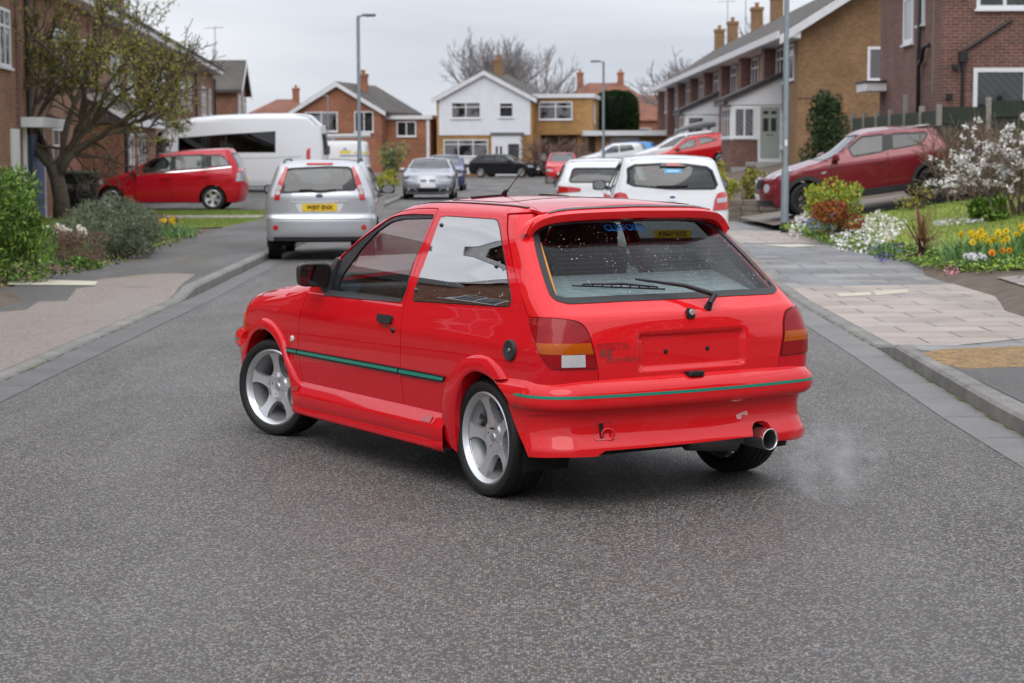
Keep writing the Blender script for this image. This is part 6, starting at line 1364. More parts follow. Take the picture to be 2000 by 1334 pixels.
# dark red crossover on the right drive, nose down the slope
c = Car('parked_car', 'dark red crossover with black wheel-arch cladding, nose down on the right-hand drive', (8.36, 40.05, .655), 180, dict(
    W=PC((.2, .82), (.5, .87), (.9, .88), (1.02, .85), (1.08, .83), (1.5, .66), (1.65, .60)), ye=.72,
    e_px=[(1831, 258), (1826, 251.5), (1780, 251.5), (1740, 253), (1702, 257), (1690, 260), (1678, 265), (1660, 280), (1636, 300), (1608, 314), (1580, 323), (1548, 334), (1520, 346), (1500, 360)],
    xr=PC((.2, -.66), (.5, -.72), (.8, -.72), (1.0, -.64), (1.3, -.52), (1.5, -.40), (1.58, -.34)), xf=PC((.2, 3.30), (.5, 3.41), (.8, 3.36), (.95, 3.26)), nose_x=3.41, xrt=-.38, xn=3.10, wb=2.53, R=.34, z0=.28, rc=.16, paint=jred, crown=.07, screen=(2.25, 1.45, .14), rim=.68, wheel='thin', wheel_mat=plain('black_alloy', (.012, .012, .013), .35), gap=.05, steer=8,
    glass=[('side', 'side_window', roundp([(1657, 289), (1683, 267.5), (1724, 262.6), (1724, 295.5), (1666, 305.5)], 2), gl_car), ('side', 'side_window', roundp([(1742, 261.5), (1806, 258.5), (1811, 261), (1803, 276), (1796, 281.5), (1743, 291)], 2), gl_dark),
           ('rear', 'rear_window', ('c', fillet([(-.56, 1.10), (.56, 1.10), (.50, 1.40), (-.50, 1.40)], .05)), gl_dark)]), pitch=-7.6)
c.put('side', 'door_pillar', [(1725.5, 262.5), (1741, 261), (1741.5, 291.5), (1725.5, 295.5)], black_trim, .004, both=True, flange=.004)
for cx in (0, 2.53):
    a = arc(cx, .34, .395, 186, -6, 20); b = arc(cx, .34, .47, -4, 184, 20); c.put('side', 'arch_cladding', ('c', a + b), trim_grey, .014, both=True, step=.05)
c.put('side', 'sill_cladding', ('c', [(.42, .285), (2.10, .285), (2.10, .40), (.42, .40)]), trim_grey, .014, both=True)
c.put('side', 'side_repeater', [(1603, 338), (1614, 334), (1613, 338), (1606, 340)], l_clear, .006, both=True)
for k in (1, -1):
    a = c.put('nose', 'headlamp', ('c', [(k * .60 + .085 * cos(t), .66 + .085 * sin(t)) for t in [2 * pi * i / 20 for i in range(20)]]), l_clear, .018)
    c.put('nose', 'lamp_ring', ('c', [(k * .60 + .15 * cos(t), .66 + .15 * sin(t)) for t in [2 * pi * i / 20 for i in range(20)]]), jred, .010)
    c.put('top', 'top_lamp', ('c', [(2.75, k * .60), (3.05, k * .56), (3.06, k * .68), (2.72, k * .74)]), l_clear, .012)
c.put('nose', 'grille', ('c', fillet([(-.42, .66), (.42, .66), (.46, .84), (-.46, .84)], .05)), black_trim, .012); c.plate('nose', 0, .50, '', plate_white); c.disc('nose', 0, .75, .08, 'badge', chrome, .02)
c.put('nose', 'lower_grille', ('c', fillet([(-.66, .30), (.66, .30), (.70, .42), (-.70, .42)], .03)), black_trim, .010)
c.put('side', 'door_handle', [(1709, 315), (1727, 311), (1727, 315.5), (1709, 319)], jred, .03, both=True, flange=.03)
for L in ([(1628, 306), (1622, 330), (1626, 378)], [(1732, 296), (1738, 330), (1736, 370)]):
    for a, b in zip(L, L[1:]): c.put('side', 'door_gap', [a, (a[0] + 1, a[1]), (b[0] + 1, b[1]), b], cavity, .001, both=True, flange=0)
c.mirrors(1.88, 1.10, jred, (.13, .085), .12)

# steel grey saloon facing us
c = Car('parked_car', 'silver-grey saloon facing the camera at the left kerb', (-2.80, 71.0, 0), -90.5, dict(
    W=PC((.2, .84), (.5, .90), (.8, .905), (.92, .88), (.97, .85), (1.3, .66), (1.45, .58)), e=PC((-.9, .98), (-.4, 1.02), (.2, 1.30), (.5, 1.36), (1.2, 1.37), (1.5, 1.33), (2.25, .98), (2.6, .93), (3.2, .82), (3.45, .70)),
    xr=PC((.2, -.9), (.5, -.99), (.9, -.93), (1.0, -.85)), xf=PC((.2, 3.45), (.35, 3.52), (.5, 3.53), (.72, 3.44)), nose_x=3.52, xrt=-.85, xn=3.30, wb=2.76, R=.315, z0=.20, paint=greyp, crown=.045, screen=(2.2, 1.5, .14), wheel='thin',
    glass=[('side', 'side_window', ('c', fillet([(.35, 1.02), (1.15, 1.0), (1.1, 1.28), (.6, 1.28)], .04)), gl_car), ('side', 'side_window', ('c', fillet([(1.25, 1.0), (2.1, .97), (1.5, 1.26), (1.22, 1.28)], .04)), gl_car)]))
for k in (1, -1):
    c.put('nose', 'kidney_grille', ('c', fillet([(k * .04, .60), (k * .26, .60), (k * .27, .68), (k * .05, .685)], .02)), black_gloss, .014)
    c.put('nose', 'headlamp', ('c', fillet([(k * .40, .60), (k * .82, .62), (k * .86, .70), (k * .45, .70)], .03)), l_clear, .012)
    c.disc('nose', k * .66, .36, .05, 'fog_lamp', l_clear, .012); c.put('nose', 'side_intake', ('c', fillet([(k * .38, .26), (k * .80, .30), (k * .78, .42), (k * .46, .36)], .03)), trim_grey, .008)
c.plate('nose', 0, .47, '', plate_white); c.put('nose', 'lower_grille', ('c', fillet([(-.34, .26), (.34, .26), (.40, .40), (-.40, .40)], .03)), black_trim, .010)
c.mirrors(1.95, 1.0, greyp, (.11, .07), .13)
def small(nm, label, loc, yaw, pnt, H=1.48, L=(.70, .80), wb=2.5, pitch=0, W=.85, **k):
    f = H / 1.5
    return Car(nm, label, loc, yaw, dict(W=PC((.2, W - .06), (.5, W - .01), (.85, W), (.95 * f, W - .03), (1.0 * f, W - .05), (1.4 * f, W - .20), (1.55, W - .26)),
        e=PC((-.55, 1.35 * f), (-.3, 1.42 * f), (0, 1.45 * f), (1.0, 1.46 * f), (1.3, 1.42 * f), (wb - .35, 1.0 * f), (wb, .94 * f), (wb + L[1] - .25, .82 * f), (wb + L[1], .68 * f)), xr=PC((.2, -L[0] + .08), (.5, -L[0]), (.9, -L[0] + .04), (1.35 * f, -.45), (1.45 * f, -.38)),
        xf=PC((.2, wb + L[1] - .06), (.5, wb + L[1]), (.8, wb + L[1] - .1)), nose_x=wb + L[1], xrt=-.43, xn=wb + L[1] - .2, wb=wb, R=.305, z0=.22, paint=pnt, crown=.035, screen=(wb - .4, 1.3, .13), step=.10,
        glass=[('rear', 'rear_window', ('c', fillet([(-W + .25, 1.02 * f), (W - .25, 1.02 * f), (W - .31, 1.32 * f), (-W + .31, 1.32 * f)], .05)), k.get('g', gl_car)), ('side', 'side_window', ('c', fillet(k.get('w1', [(.05, 1.12 * f), (.85, 1.03 * f), (.85, 1.36 * f), (.2, 1.35 * f)]), .04)), k.get('g', gl_car)), ('side', 'side_window', ('c', fillet([(.95, 1.02 * f), (wb - .55, .98 * f), (1.28, 1.33 * f), (.95, 1.36 * f)], .04)), k.get('g', gl_car))]), pitch=pitch)
def front_bits(c, f=1.0, grille=.3):
    for k in (1, -1): c.put('nose', 'headlamp', ('c', fillet([(k * .42, .60), (k * .80, .62), (k * .84, .74 * f), (k * .60, .72 * f)], .04)), l_clear, .012)
    c.put('nose', 'grille', ('c', fillet([(-grille, .30), (grille, .30), (grille + .06, .42), (-grille - .06, .42)], .03)), black_trim, .010); c.plate('nose', 0, .50, '', plate_white)
def rear_bits(c, z=.85):
    c.put('rear', 'tail_lamp', ('c', fillet([(.84, z - .1), (.60, z - .08), (.60, z + .1), (.76, z + .2), (.86, z + .15)], .03)), l_sig, .012, both=True); c.plate('rear', 0, z - .12, '', plate_yellow)
c = small('parked_car', 'blue car parked directly behind the silver-grey saloon', (-2.75, 85.5, 0), -91, bluep, 1.50); front_bits(c); c.mirrors(1.8, 1.03, black_trim)
c = small('parked_car', 'black saloon turned side-on in front of the white gable house', (-1.55, 122.2, .05), -24, blackp, 1.42, (.95, .80), 2.7, W=.88); front_bits(c, grille=.45); c.mirrors(1.9, 1.0, blackp)
c.put('nose', 'grille', ('c', [(-.12, .58), (.12, .58), (.12, .72), (-.12, .72)]), chrome, .014)
c = small('parked_car', 'black hatchback with a yellow rear plate under the twiggy shrub', (1.78, 131.5, .05), 78, blackp, 1.55); rear_bits(c)
c = small('parked_car', 'bright red small car facing the camera in front of the garages', (2.62, 103.5, 0), -91, paint('red_small_paint', (.60, .02, .022), 0, .35), 1.56); front_bits(c); c.mirrors(1.85, 1.08, black_trim)
# cars on the sloping drives of the right-hand row
c = small('parked_car', 'red hatchback on the sloping drive below the white porch, tail towards the porch', (9.00, 86.2, .95), 180, fred, 1.49, (.62, .84), 2.49, pitch=-8.5, w1=[(.06, 1.16), (.78, 1.06), (.80, 1.36), (.45, 1.34)]); front_bits(c); rear_bits(c, .98); c.mirrors(1.75, 1.05, fred)
c = small('estate_car', 'silver-white estate with a grey roof box, parked behind the red hatchback on the drive', (8.9, 90.3, 1.05), 180, white, 1.52, (1.0, .95), 2.75, pitch=-7.5, w1=[(-.5, 1.10), (.85, 1.03), (.85, 1.38), (-.35, 1.36)], g=gl_dark); front_bits(c)
rb = empty('roof_box', (8.9, 90.3, 1.05), (0, R(7.5), R(180)), 'grey roof box carried on the silver-white estate', 'roof box'); b = MB(); S_ = []
for x, sy, za_, zb_ in [(-.55, .25, 1.66, 1.74), (-.50, .38, 1.60, 1.86), (.1, .42, 1.58, 1.92), (.7, .40, 1.58, 1.86), (1.15, .30, 1.60, 1.72), (1.25, .12, 1.62, 1.65)]:
    S_.append([(x, sy * abs(cos(t)) ** .5 * (1 if cos(t) > 0 else -1), (za_ + zb_) / 2 + (zb_ - za_) / 2 * abs(sin(t)) ** .6 * (1 if sin(t) > 0 else -1)) for t in [2 * pi * j / 20 for j in range(20)]])
for i in range(len(S_) - 1): b.add(S_[i] + S_[i + 1], [(j, (j + 1) % 20, 20 + (j + 1) % 20, 20 + j) for j in range(20)])
b.add(S_[0], [tuple(range(20))]).add(S_[-1], [tuple(range(20))]); b.build('box_shell', plain('roof_box_grey', (.16, .17, .18), .4), rb, smooth=True)
MB().box(-.25, -.2, -.5, .5, 1.50, 1.60).box(.6, .65, -.5, .5, 1.50, 1.60).build('roof_bars', black_trim, rb)
c = small('parked_car', 'white car in front of the white garage door, blue car behind it', (6.9, 112.5, .5), 186, white, 1.62, pitch=-3); front_bits(c)
c = small('parked_car', 'blue hatchback showing behind the white car by the garages', (7.9, 117, .62), 176, paint('bright_blue_paint', (.03, .25, .62), 0, .35), 1.55); front_bits(c)
# ================================================================ plants, fences and street furniture
def leafmats(name, *cols): return [plain('%s_%d' % (name, i), tuple(min(.75, k * (1.5 if 'leaf' in name else 1.0)) for k in c), .55, spec=.3) for i, c in enumerate(cols)]
L_green = leafmats('leaf_green', (.05, .10, .015), (.09, .16, .022), (.14, .215, .035), (.03, .065, .012)); L_grey = leafmats('leaf_grey', (.10, .12, .07), (.14, .155, .10), (.07, .09, .05), (.055, .07, .035)); L_dark = leafmats('leaf_dark', (.016, .036, .011), (.026, .055, .014), (.011, .024, .009))
L_yel = leafmats('leaf_yellow', (.28, .28, .03), (.20, .25, .03), (.32, .24, .03), (.10, .16, .02)); L_brown = leafmats('leaf_brown', (.11, .065, .045), (.15, .09, .06), (.075, .05, .04)); L_bud = leafmats('leaf_bud', (.20, .20, .025), (.14, .155, .025), (.24, .22, .04), (.09, .08, .03))
L_red = leafmats('leaf_red', (.22, .045, .02), (.28, .10, .02), (.14, .03, .02)); L_white = leafmats('petal_white', (.72, .70, .70), (.62, .60, .62), (.75, .72, .66)); L_purple = leafmats('petal_purple', (.10, .08, .34), (.16, .13, .42), (.07, .06, .25)); L_daff = leafmats('petal_yellow', (.72, .52, .02), (.75, .60, .08)); L_org = leafmats('petal_orange', (.70, .28, .015), (.6, .2, .02)); L_pink = leafmats('petal_pink', (.55, .20, .28), (.6, .30, .36))
bark = plain('bark', (.095, .075, .055), .9, var=.45, vs=14); twig_m = plain('twig', (.12, .085, .06), .9, var=.3, vs=9); twig_far = plain('far_twig', (.22, .20, .20), .9)
class Leaves:
    def __init__(s, seed): s.r = random.Random(seed); s.v = []; s.f = []; s.m = []
    def leaf(s, p, l, w, nm, d=None):
        r = s.r; d = (d or Vector((r.gauss(0, 1), r.gauss(0, 1), r.gauss(0, 1)))).normalized(); t = d.cross(Vector((r.gauss(0, 1), r.gauss(0, 1), r.gauss(0, 1))))
        t = t.normalized() if t.length > 1e-5 else Vector((1, 0, 0)); k = len(s.v); s.v += [p - d * l * .5, p + t * w * .5, p + d * l * .5, p - t * w * .5]; s.f.append((k, k + 1, k + 2, k + 3)); s.m.append(nm)
    def lump(s, c, rx, ry, rz, n, l, w, nm, up=0.0, hollow=.55, zmin=None):
        r = s.r
        for _ in range(n):
            while True:
                v = Vector((r.gauss(0, 1), r.gauss(0, 1), r.gauss(0, 1)))
                if v.length > .1: break
            v.normalize(); q = r.random() ** (1 / 3) * (1 - hollow) + hollow * r.uniform(.6, 1.08); p = Vector((c[0] + v.x * rx * q, c[1] + v.y * ry * q, c[2] + v.z * rz * q))
            if zmin is not None and p.z < zmin: p.z = zmin + r.random() * .08
            d = v * .8 + Vector((r.gauss(0, .7), r.gauss(0, .7), r.gauss(0, .7) + up)); s.leaf(p, l * r.uniform(.6, 1.3), w * r.uniform(.6, 1.3), r.randrange(nm), d)
    def build(s, name, mats, par): return mesh(name, s.v, s.f, parent=par, mats=mats, fm=s.m)
def plant(name, label, cat, loc, group=None): return empty(name, loc, (0, 0, 0), label, cat, group)
def bush(name, label, cat, loc, rx, ry, hgt, n, leaf, mats, seed, lumps=14, up=.3, stems=7, wide=None, hollow=.55, group=None):
    o = plant(name, label, cat, loc, group); L = Leaves(seed); r = L.r; b = MB()
    for i in range(lumps):
        a = r.uniform(0, 2 * pi); q = sqrt(r.random()); h = r.uniform(.22, .95) * hgt; k = sqrt(max(.15, 1 - (h / hgt * .95 - .25) ** 2)); c = (rx * q * cos(a) * k * .8, ry * q * sin(a) * k * .8, h * .9)
        s_ = r.uniform(.28, .48); L.lump(c, rx * s_, ry * s_, hgt * s_ * .62, n // lumps, leaf, leaf * (wide or .45), len(mats), up, hollow, zmin=.02)
        if i < stems: b.tube([(c[0] * .1, c[1] * .1, -.05), (c[0] * .45, c[1] * .45, h * .4), c], [.018, .013, .006], 5)
    L.build('foliage', mats, o)
    if stems: b.build('stem', twig_m, o)
    return o
def grow(b, r, p, d, l, rad, depth, spread=.55, kink=.22, up=.05, n=3, sides=5, tips=None, kids=(2, 3), shrink=.72, minr=.004):
    pts = [p]; rr = [rad]; k = 4
    for i in range(k):
        d = (d + Vector((r.gauss(0, kink), r.gauss(0, kink), r.gauss(0, kink) + up))).normalized(); p = p + d * (l / k); pts.append(p); rr.append(max(minr, rad * (1 - .42 * (i + 1) / k)))
    b.tube(pts, rr, sides if depth > 1 else 3, cap=False)
    if tips is not None and depth <= 1: tips += pts[1:]
    if depth <= 0: return
    for j in range(r.randint(*kids)):
        q = r.choice(pts[2:]); nd = (d + Vector((r.gauss(0, spread), r.gauss(0, spread), r.gauss(0, spread * .8)))).normalized(); grow(b, r, q, nd, l * shrink * r.uniform(.75, 1.15), max(minr, rad * .58), depth - 1, spread, kink, up, n, sides, tips, kids, shrink, minr)
    grow(b, r, pts[-1], d, l * shrink, max(minr, rad * .58), depth - 1, spread, kink, up, n, sides, tips, kids, shrink, minr)
# --- budding tree in the left front garden
t0 = (-10.42, 46.2, .09); t = plant('budding_tree', 'spreading garden tree coming into yellow-green bud, in the left front garden', 'tree', t0); r = random.Random(21); b = MB(); tips = []
b.tube([(0, 0, -.1), (-.02, 0, .5), (-.10, 0, .95), (-.22, .02, 1.25)], [.22, .185, .17, .15], 10)
b.tube([(-.10, 0, .95), (.10, -.05, 1.30), (.30, -.1, 1.55)], [.13, .11, .09], 8)
V3 = Vector
for p, d, l, rd in [((-.22, .02, 1.25), (-.75, -.1, .75), 1.25, .095), ((-.22, .02, 1.25), (-.10, .3, 1), 1.35, .10), ((-.2, .02, 1.2), (.35, -.3, .8), 1.3, .09), ((.30, -.1, 1.55), (.9, .1, .62), 1.15, .075), ((.30, -.1, 1.55), (.55, -.25, .95), 1.2, .075), ((.2, -.05, 1.4), (.75, .4, .55), 1.05, .06), ((-.22, .02, 1.25), (-.9, .3, .5), 1.2, .08), ((-.15, 0, 1.1), (-.6, -.4, .9), 1.3, .08), ((.0, .1, 1.35), (.15, .2, 1.0), 1.45, .09)]:
    grow(b, r, V3(p), V3(d).normalized(), l * 1.32, rd * 1.05, 5, .64, .21, .055, tips=tips, kids=(2, 2), shrink=.715, minr=.009)
b.build('trunk', bark, t, smooth=True); L = Leaves(5)
for p in tips:
    if p.z < 1.75 or p.x > 3.1: continue
    for _ in range(r.choice((1, 2, 2))): L.leaf(p + V3((r.gauss(0, .05), r.gauss(0, .05), r.gauss(0, .05))), r.uniform(.045, .09), r.uniform(.025, .05), r.randrange(4))
print('tips', len(tips)); L.build('buds', L_bud, t)
# --- bare trees on the skyline
def bare(label, loc, hgt, spread, seed, trunk=.3, depth=5, n0=7, kids=(2, 2), low=.22, minr=.022, narrow=1.0):
    t = plant('bare_tree', label, 'tree', loc); r = random.Random(seed); b = MB(); th = hgt * low; b.tube([(0, 0, -.2), (0, 0, th * .6), (.05, 0, th)], [trunk, trunk * .8, trunk * .7], 7)
    for i in range(n0):
        a = i * 2.4; e = .28 + .70 * ((i * .618) % 1); d = V3((cos(a) * narrow * sqrt(1 - e * e), sin(a) * narrow * sqrt(1 - e * e), e)).normalized(); grow(b, r, V3((0, 0, th * r.uniform(.75, 1.0))), d, hgt * spread * .235 * r.uniform(.8, 1.1), trunk * .42, depth, .42, .13, .06, kids=kids, shrink=.74, minr=minr, sides=4)
    b.build('branches', twig_far, t)
bare('large bare tree rising behind the white gable house', (-.6, 158, 0), 11.0, 1.0, 3, .36, 5, 17, minr=.012, low=.40)
bare('smaller bare tree just right of the large one', (1.9, 163, 0), 8.4, .9, 9, .26, 4, 14, minr=.014, low=.42)
for i, (x, y, h_) in enumerate([(-23.2, 131, 13.6), (-25.6, 135, 14.6)]): bare(['tall bare poplar above the left terrace roof, nearer the chimney', 'tall bare poplar further left above the terrace roof'][i], (x, y, .3), h_, .85, 40 + i, .3, 4, 8, narrow=.45, low=.1)
bare('bare tree showing over the far end of the right terrace', (13.6, 150, .8), 10.2, 1.0, 14, .3, 4, 8); bare('bare tree behind the chimneys of the right terrace', (19.6, 140, .8), 12.0, 1.0, 15, .3, 4, 8)
# --- clipped topiary, evergreen, shrubs
o = plant('topiary_tree', 'tall clipped dark green topiary tree with a rounded top', 'tree', (7.30, 140, .3)); L = Leaves(8); rr_ = L.r
for _ in range(9000):
    a = rr_.uniform(0, 2 * pi); z = rr_.uniform(.0, 5.5); k = 1.62 * (1 - max(0, (z - 4.4) / 1.25) ** 2.2) ** .5 if z < 5.6 else .2; q = rr_.uniform(.86, 1.03); L.leaf(V3((k * q * cos(a), k * q * sin(a), z)), .16, .12, rr_.randrange(3), V3((cos(a), sin(a), .6)))
for _ in range(1500):
    a = rr_.uniform(0, 2 * pi); q = sqrt(rr_.random()) * 1.2; L.leaf(V3((q * cos(a), q * sin(a), 5.55 - .55 * q * q / 1.6)), .16, .12, rr_.randrange(3))
L.build('crown', L_dark, o); MB().prism([(1.35 * cos(2 * pi * i / 16), 1.35 * sin(2 * pi * i / 16)) for i in range(16)], -.2, 5.0, 'z').build('trunk', plain('crown_shade', (.008, .014, .006), .95), o)  # solid core, not a trunk: shade inside the crown put into the colour
o = plant('evergreen', 'dark conical evergreen in front of the tan brick gable wall', 'tree', (10.35, 65.5, .9)); L = Leaves(12)
for i in range(42): z = .1 + 2.35 * (i / 42); k = .84 * (1 - z / 2.8) ** .7 + .06; a = i * 2.4; q_ = L.r.uniform(.45, .95); L.lump((k * q_ * cos(a), k * q_ * sin(a), z), .30, .30, .36, 130, .13, .06, 3, .7, .2)
L.build('crown', L_dark, o); MB().tube([(0, 0, -.2), (0, 0, 2.4)], [.08, .03], 6).build('trunk', bark, o)
bush('green_shrub', 'bright leafy green shrub at the left edge of the picture', 'shrub', (-6.30, 23.9, .03), .80, .75, 1.38, 15000, .085, L_green, 31, 28, .5, wide=.30)
bush('rosemary_bush', 'large grey-green rosemary bush beside the left pavement', 'shrub', (-6.15, 30.2, .08), .85, .8, .85, 15000, .06, L_grey, 32, 22, .7, wide=.22)
bush('rosemary_bush', 'smaller grey-green bush spilling onto the pavement, right of the larger one', 'shrub', (-5.72, 28.9, .08), .50, .55, .62, 9000, .055, L_grey, 33, 16, .7, wide=.22)
bush('heather_bush', 'brown heather clump between the leafy shrub and the rosemary', 'shrub', (-5.90, 26.9, .07), .52, .55, .55, 4200, .05, L_brown, 34, 14, .9, wide=.2)
bush('low_plant', 'small bright green plant at the foot of the heather', 'plant', (-5.62, 26.2, .05), .25, .25, .22, 500, .07, L_green, 35, 6, .5, 0)
bush('dark_shrub', 'low dark reddish shrub by the front lawn on the left', 'shrub', (-6.35, 36.2, .08), .40, .4, .42, 1800, .05, L_brown, 36, 9, .6)
bush('garden_bush', 'variegated bush beside the brick house, behind the silver-grey saloon', 'shrub', (-5.55, 96, .15), .85, .8, 1.9, 3000, .12, L_grey + L_yel[:1], 37, 14)
for i, (x, y, s_) in enumerate([(-5.1, 79, .9), (-4.8, 74, .6), (-5.4, 88, 1.0)]): bush('front_garden_plant', ['yellow-green plant left of the silver-grey saloon', 'low yellow-green plant nearest the saloon mirror', 'yellow-green plant under the variegated bush'][i], 'plant', (x, y, .12), .5 * s_, .5, .7 * s_, 900, .10, L_yel, 50 + i, 8)
o = plant('twiggy_shrub', 'bare twiggy shrub in front of the tan extension', 'shrub', (2.4, 125.5, .05)); r = random.Random(4); b = MB()
for i in range(16): a = r.uniform(0, 2 * pi); grow(b, r, V3((.3 * cos(a), .2 * sin(a), 0)), V3((cos(a) * .9, sin(a) * .5, r.uniform(.5, 1.1))).normalized(), 1.15, .05, 3, .5, .15, .02, kids=(2, 3), shrink=.72, minr=.018, sides=4)
b.build('branches', plain('red_twig', (.19, .125, .095), .9), o)
bush('box_bush', 'small clipped green bush in front of the white car by the garages', 'shrub', (5.6, 99, .35), .55, .5, 1.0, 2500, .07, L_green[:1] + L_dark, 61, 12)
for i, (x, y, s_, m_) in enumerate([(4.95, 46.0, 1.0, L_yel), (5.5, 45.4, .85, L_yel + L_brown), (5.05, 50, 1.1, L_yel + L_red[:1]), (5.75, 47.5, .9, L_brown), (4.75, 44.6, .7, L_yel)]): bush('wall_shrub', ['yellow-green shrub behind the low stone wall', 'yellow and brown shrub at the right of the stone wall', 'taller orange-tinged shrub behind the stone wall', 'reddish brown upright shrub by the lamp post', 'low yellow shrub at the left end of the stone wall'][i], 'shrub', (x, y, H(x, y) + .2), .42 * s_, .4, .85 * s_, 1300, .075, m_, 70 + i, 9, .6)
bush('red_tipped_shrub', 'yellow-green shrub with red tips in front of the dark red crossover', 'shrub', (5.42, 33.4, .10), .62, .5, 1.02, 2600, .075, L_yel + L_green[2:3], 81, 15, .5, 9)
L = Leaves(82); o = bpy.data.objects['red_tipped_shrub']; L.lump((-.12, -.32, .52), .34, .2, .20, 700, .07, .035, 3, .4); L.lump((.25, -.2, .35), .25, .2, .16, 250, .07, .035, 3); L.build('red_leaves', L_red, o)
o = plant('hedge', 'brown twiggy hedge behind the magnolia', 'hedge', (8.75, 37.6, .62)); r = random.Random(6); b = MB(); L = Leaves(83)
for i in range(40): grow(b, r, V3((r.uniform(-.55, .75), r.uniform(-.4, .6), 0)), V3((r.gauss(0, .25), r.gauss(0, .25), 1)).normalized(), .62, .016, 3, .5, .16, .05, kids=(2, 2), shrink=.74, minr=.006, sides=4)
L.lump((.1, 0, .75), .75, .55, .75, 2200, .05, .03, 3, .3, .5); b.build('branches', plain('hedge_twig', (.16, .115, .08), .9), o); L.build('foliage', L_brown + L_yel[1:2], o)
o = plant('magnolia_bush', 'star magnolia bush covered in white flowers at the right edge', 'shrub', (8.62, 33.6, .44)); r = random.Random(19); b = MB(); tips = []
for i in range(18): a = r.uniform(0, 2 * pi); grow(b, r, V3((.18 * cos(a), .12 * sin(a), -.05)), V3((cos(a) * .55, sin(a) * .5, 1.0)).normalized(), .72, .032, 4, .60, .18, -.01, tips=tips, kids=(2, 2), shrink=.72, minr=.005, sides=4)
b.build('branches', plain('magnolia_twig', (.15, .11, .08), .9), o); L = Leaves(84)
tips2 = [p for p in tips if p.z > .55 and (p.x < .1 or r.random() < .45)]
for i in range(280):
    p = r.choice(tips2)
    for _ in range(11): L.leaf(p + V3((r.gauss(0, .03), r.gauss(0, .03), r.gauss(0, .03))), .085, .036, r.randrange(3))
q = L.build('flowers', L_white, o); q['kind'] = 'stuff'
bush('leafy_plant', 'leafy green plant under the magnolia', 'plant', (7.95, 33.0, .38), .38, .35, .55, 1300, .11, L_green, 85, 9, .5)
bush('bare_garden_plant', 'sparse budding plant by the rear wheel of the dark red crossover', 'plant', (7.55, 36.9, .46), .45, .35, .55, 420, .07, L_yel[1:] + L_brown, 86, 8, .5, 8)
o = plant('cordyline', 'bronze spiky cordyline in the right flower bed', 'plant', (5.60, 27.2, .10)); r = random.Random(2); b = MB(); V = []; F = []; fm = []
for i in range(62):
    a = r.uniform(0, 2 * pi); e = r.choice([r.uniform(1.1, 1.5), r.uniform(.3, 1.1), r.uniform(-.1, .3)]); l = r.uniform(.45, .80) if e > .5 else r.uniform(.35, .55); d = V3((cos(a) * cos(e), sin(a) * cos(e), sin(e))); s_ = d.cross(V3((0, 0, 1))).normalized() * .016; p = V3((0, 0, r.uniform(.12, .32))); k = len(V); dr = V3((0, 0, -.25 * l * l * (1.2 - e / 1.6)))
    V += [p - s_, p + s_, p + d * l * .55 + s_ + dr * .3, p + d * l * .55 - s_ + dr * .3, p + d * l + dr]; F += [(k, k + 1, k + 2, k + 3), (k + 3, k + 2, k + 4)]; fm += [r.randrange(3)] * 2
mesh('leaves', V, F, parent=o, mats=leafmats('cordyline', (.10, .045, .03), (.20, .10, .05), (.28, .16, .08)), fm=fm); MB().tube([(0, 0, -.05), (0, 0, .35)], [.05, .04], 8).build('stem', plain('cordyline_stem', (.05, .028, .022), .9), o)
def daffs(label, loc, rx, ry, n, hgt, petals, seed, trumpet=None, leaves=160):
    o = plant('daffodil_clump', label, 'flowers', loc); r = random.Random(seed); V = []; F = []; fm = []
    for i in range(leaves):
        a = r.uniform(0, 2 * pi); q = sqrt(r.random()); x, y = rx * q * cos(a), ry * q * sin(a); h_ = hgt * r.uniform(.6, 1.05); lx, ly = r.gauss(0, .10), r.gauss(0, .10); k = len(V); V += [(x - .008, y, 0), (x + .008, y, 0), (x + lx * .5 + .009, y + ly * .5, h_ * .65), (x + lx * .5 - .009, y + ly * .5, h_ * .65), (x + lx * 1.3, y + ly * 1.3, h_ * .9)]; F += [(k, k + 1, k + 2, k + 3), (k + 3, k + 2, k + 4)]; fm += [r.randrange(3)] * 2
    mesh('leaves', V, F, parent=o, mats=leafmats('daff_leaf', (.08, .15, .05), (.11, .19, .06), (.06, .12, .04)), fm=fm)
    for i in range(n):
        a = r.uniform(0, 2 * pi); q = sqrt(r.random()); x, y, z = rx * q * cos(a), ry * q * sin(a), hgt * r.uniform(.80, 1.15); c = V3((x, y, z)); ax = V3((r.gauss(0, .5), -1, r.gauss(0, .25))).normalized(); u = ax.cross(V3((0, 0, 1))).normalized(); w = u.cross(ax); b = MB()
        for j in range(6): t_ = 2 * pi * j / 6; e_ = u * cos(t_) + w * sin(t_); g_ = ax.cross(e_); b.add([c, c + e_ * .028 + g_ * .016, c + e_ * .052 + ax * .006, c + e_ * .028 - g_ * .016], [(0, 1, 2, 3)], 0)
        ring = [[c + ax * d_ + (u * cos(2 * pi * j / 8) + w * sin(2 * pi * j / 8)) * rr for j in range(8)] for d_, rr in ((.0, .012), (.028, .017))]; b.add(ring[0] + ring[1], [(j, (j + 1) % 8, 8 + (j + 1) % 8, 8 + j) for j in range(8)], 1); b.tube([(x * .8, y * .8, 0), c], .004, 4, m=2)
        b.build('flower', [petals[0], trumpet or petals[-1], L_green[1]], o)
    return o
daffs('big clump of yellow daffodils in the right flower bed', (6.08, 25.7, .13), .46, .32, 22, .40, L_daff, 90, L_daff[0], 300)
daffs('two yellow daffodils standing apart at the right edge', (6.62, 25.9, .2), .08, .1, 3, .48, L_daff, 91, L_daff[0], 40)
daffs('orange-cupped daffodils in front of the yellow clump', (6.12, 25.2, .12), .30, .2, 4, .24, L_org, 92, L_org[1], 60)
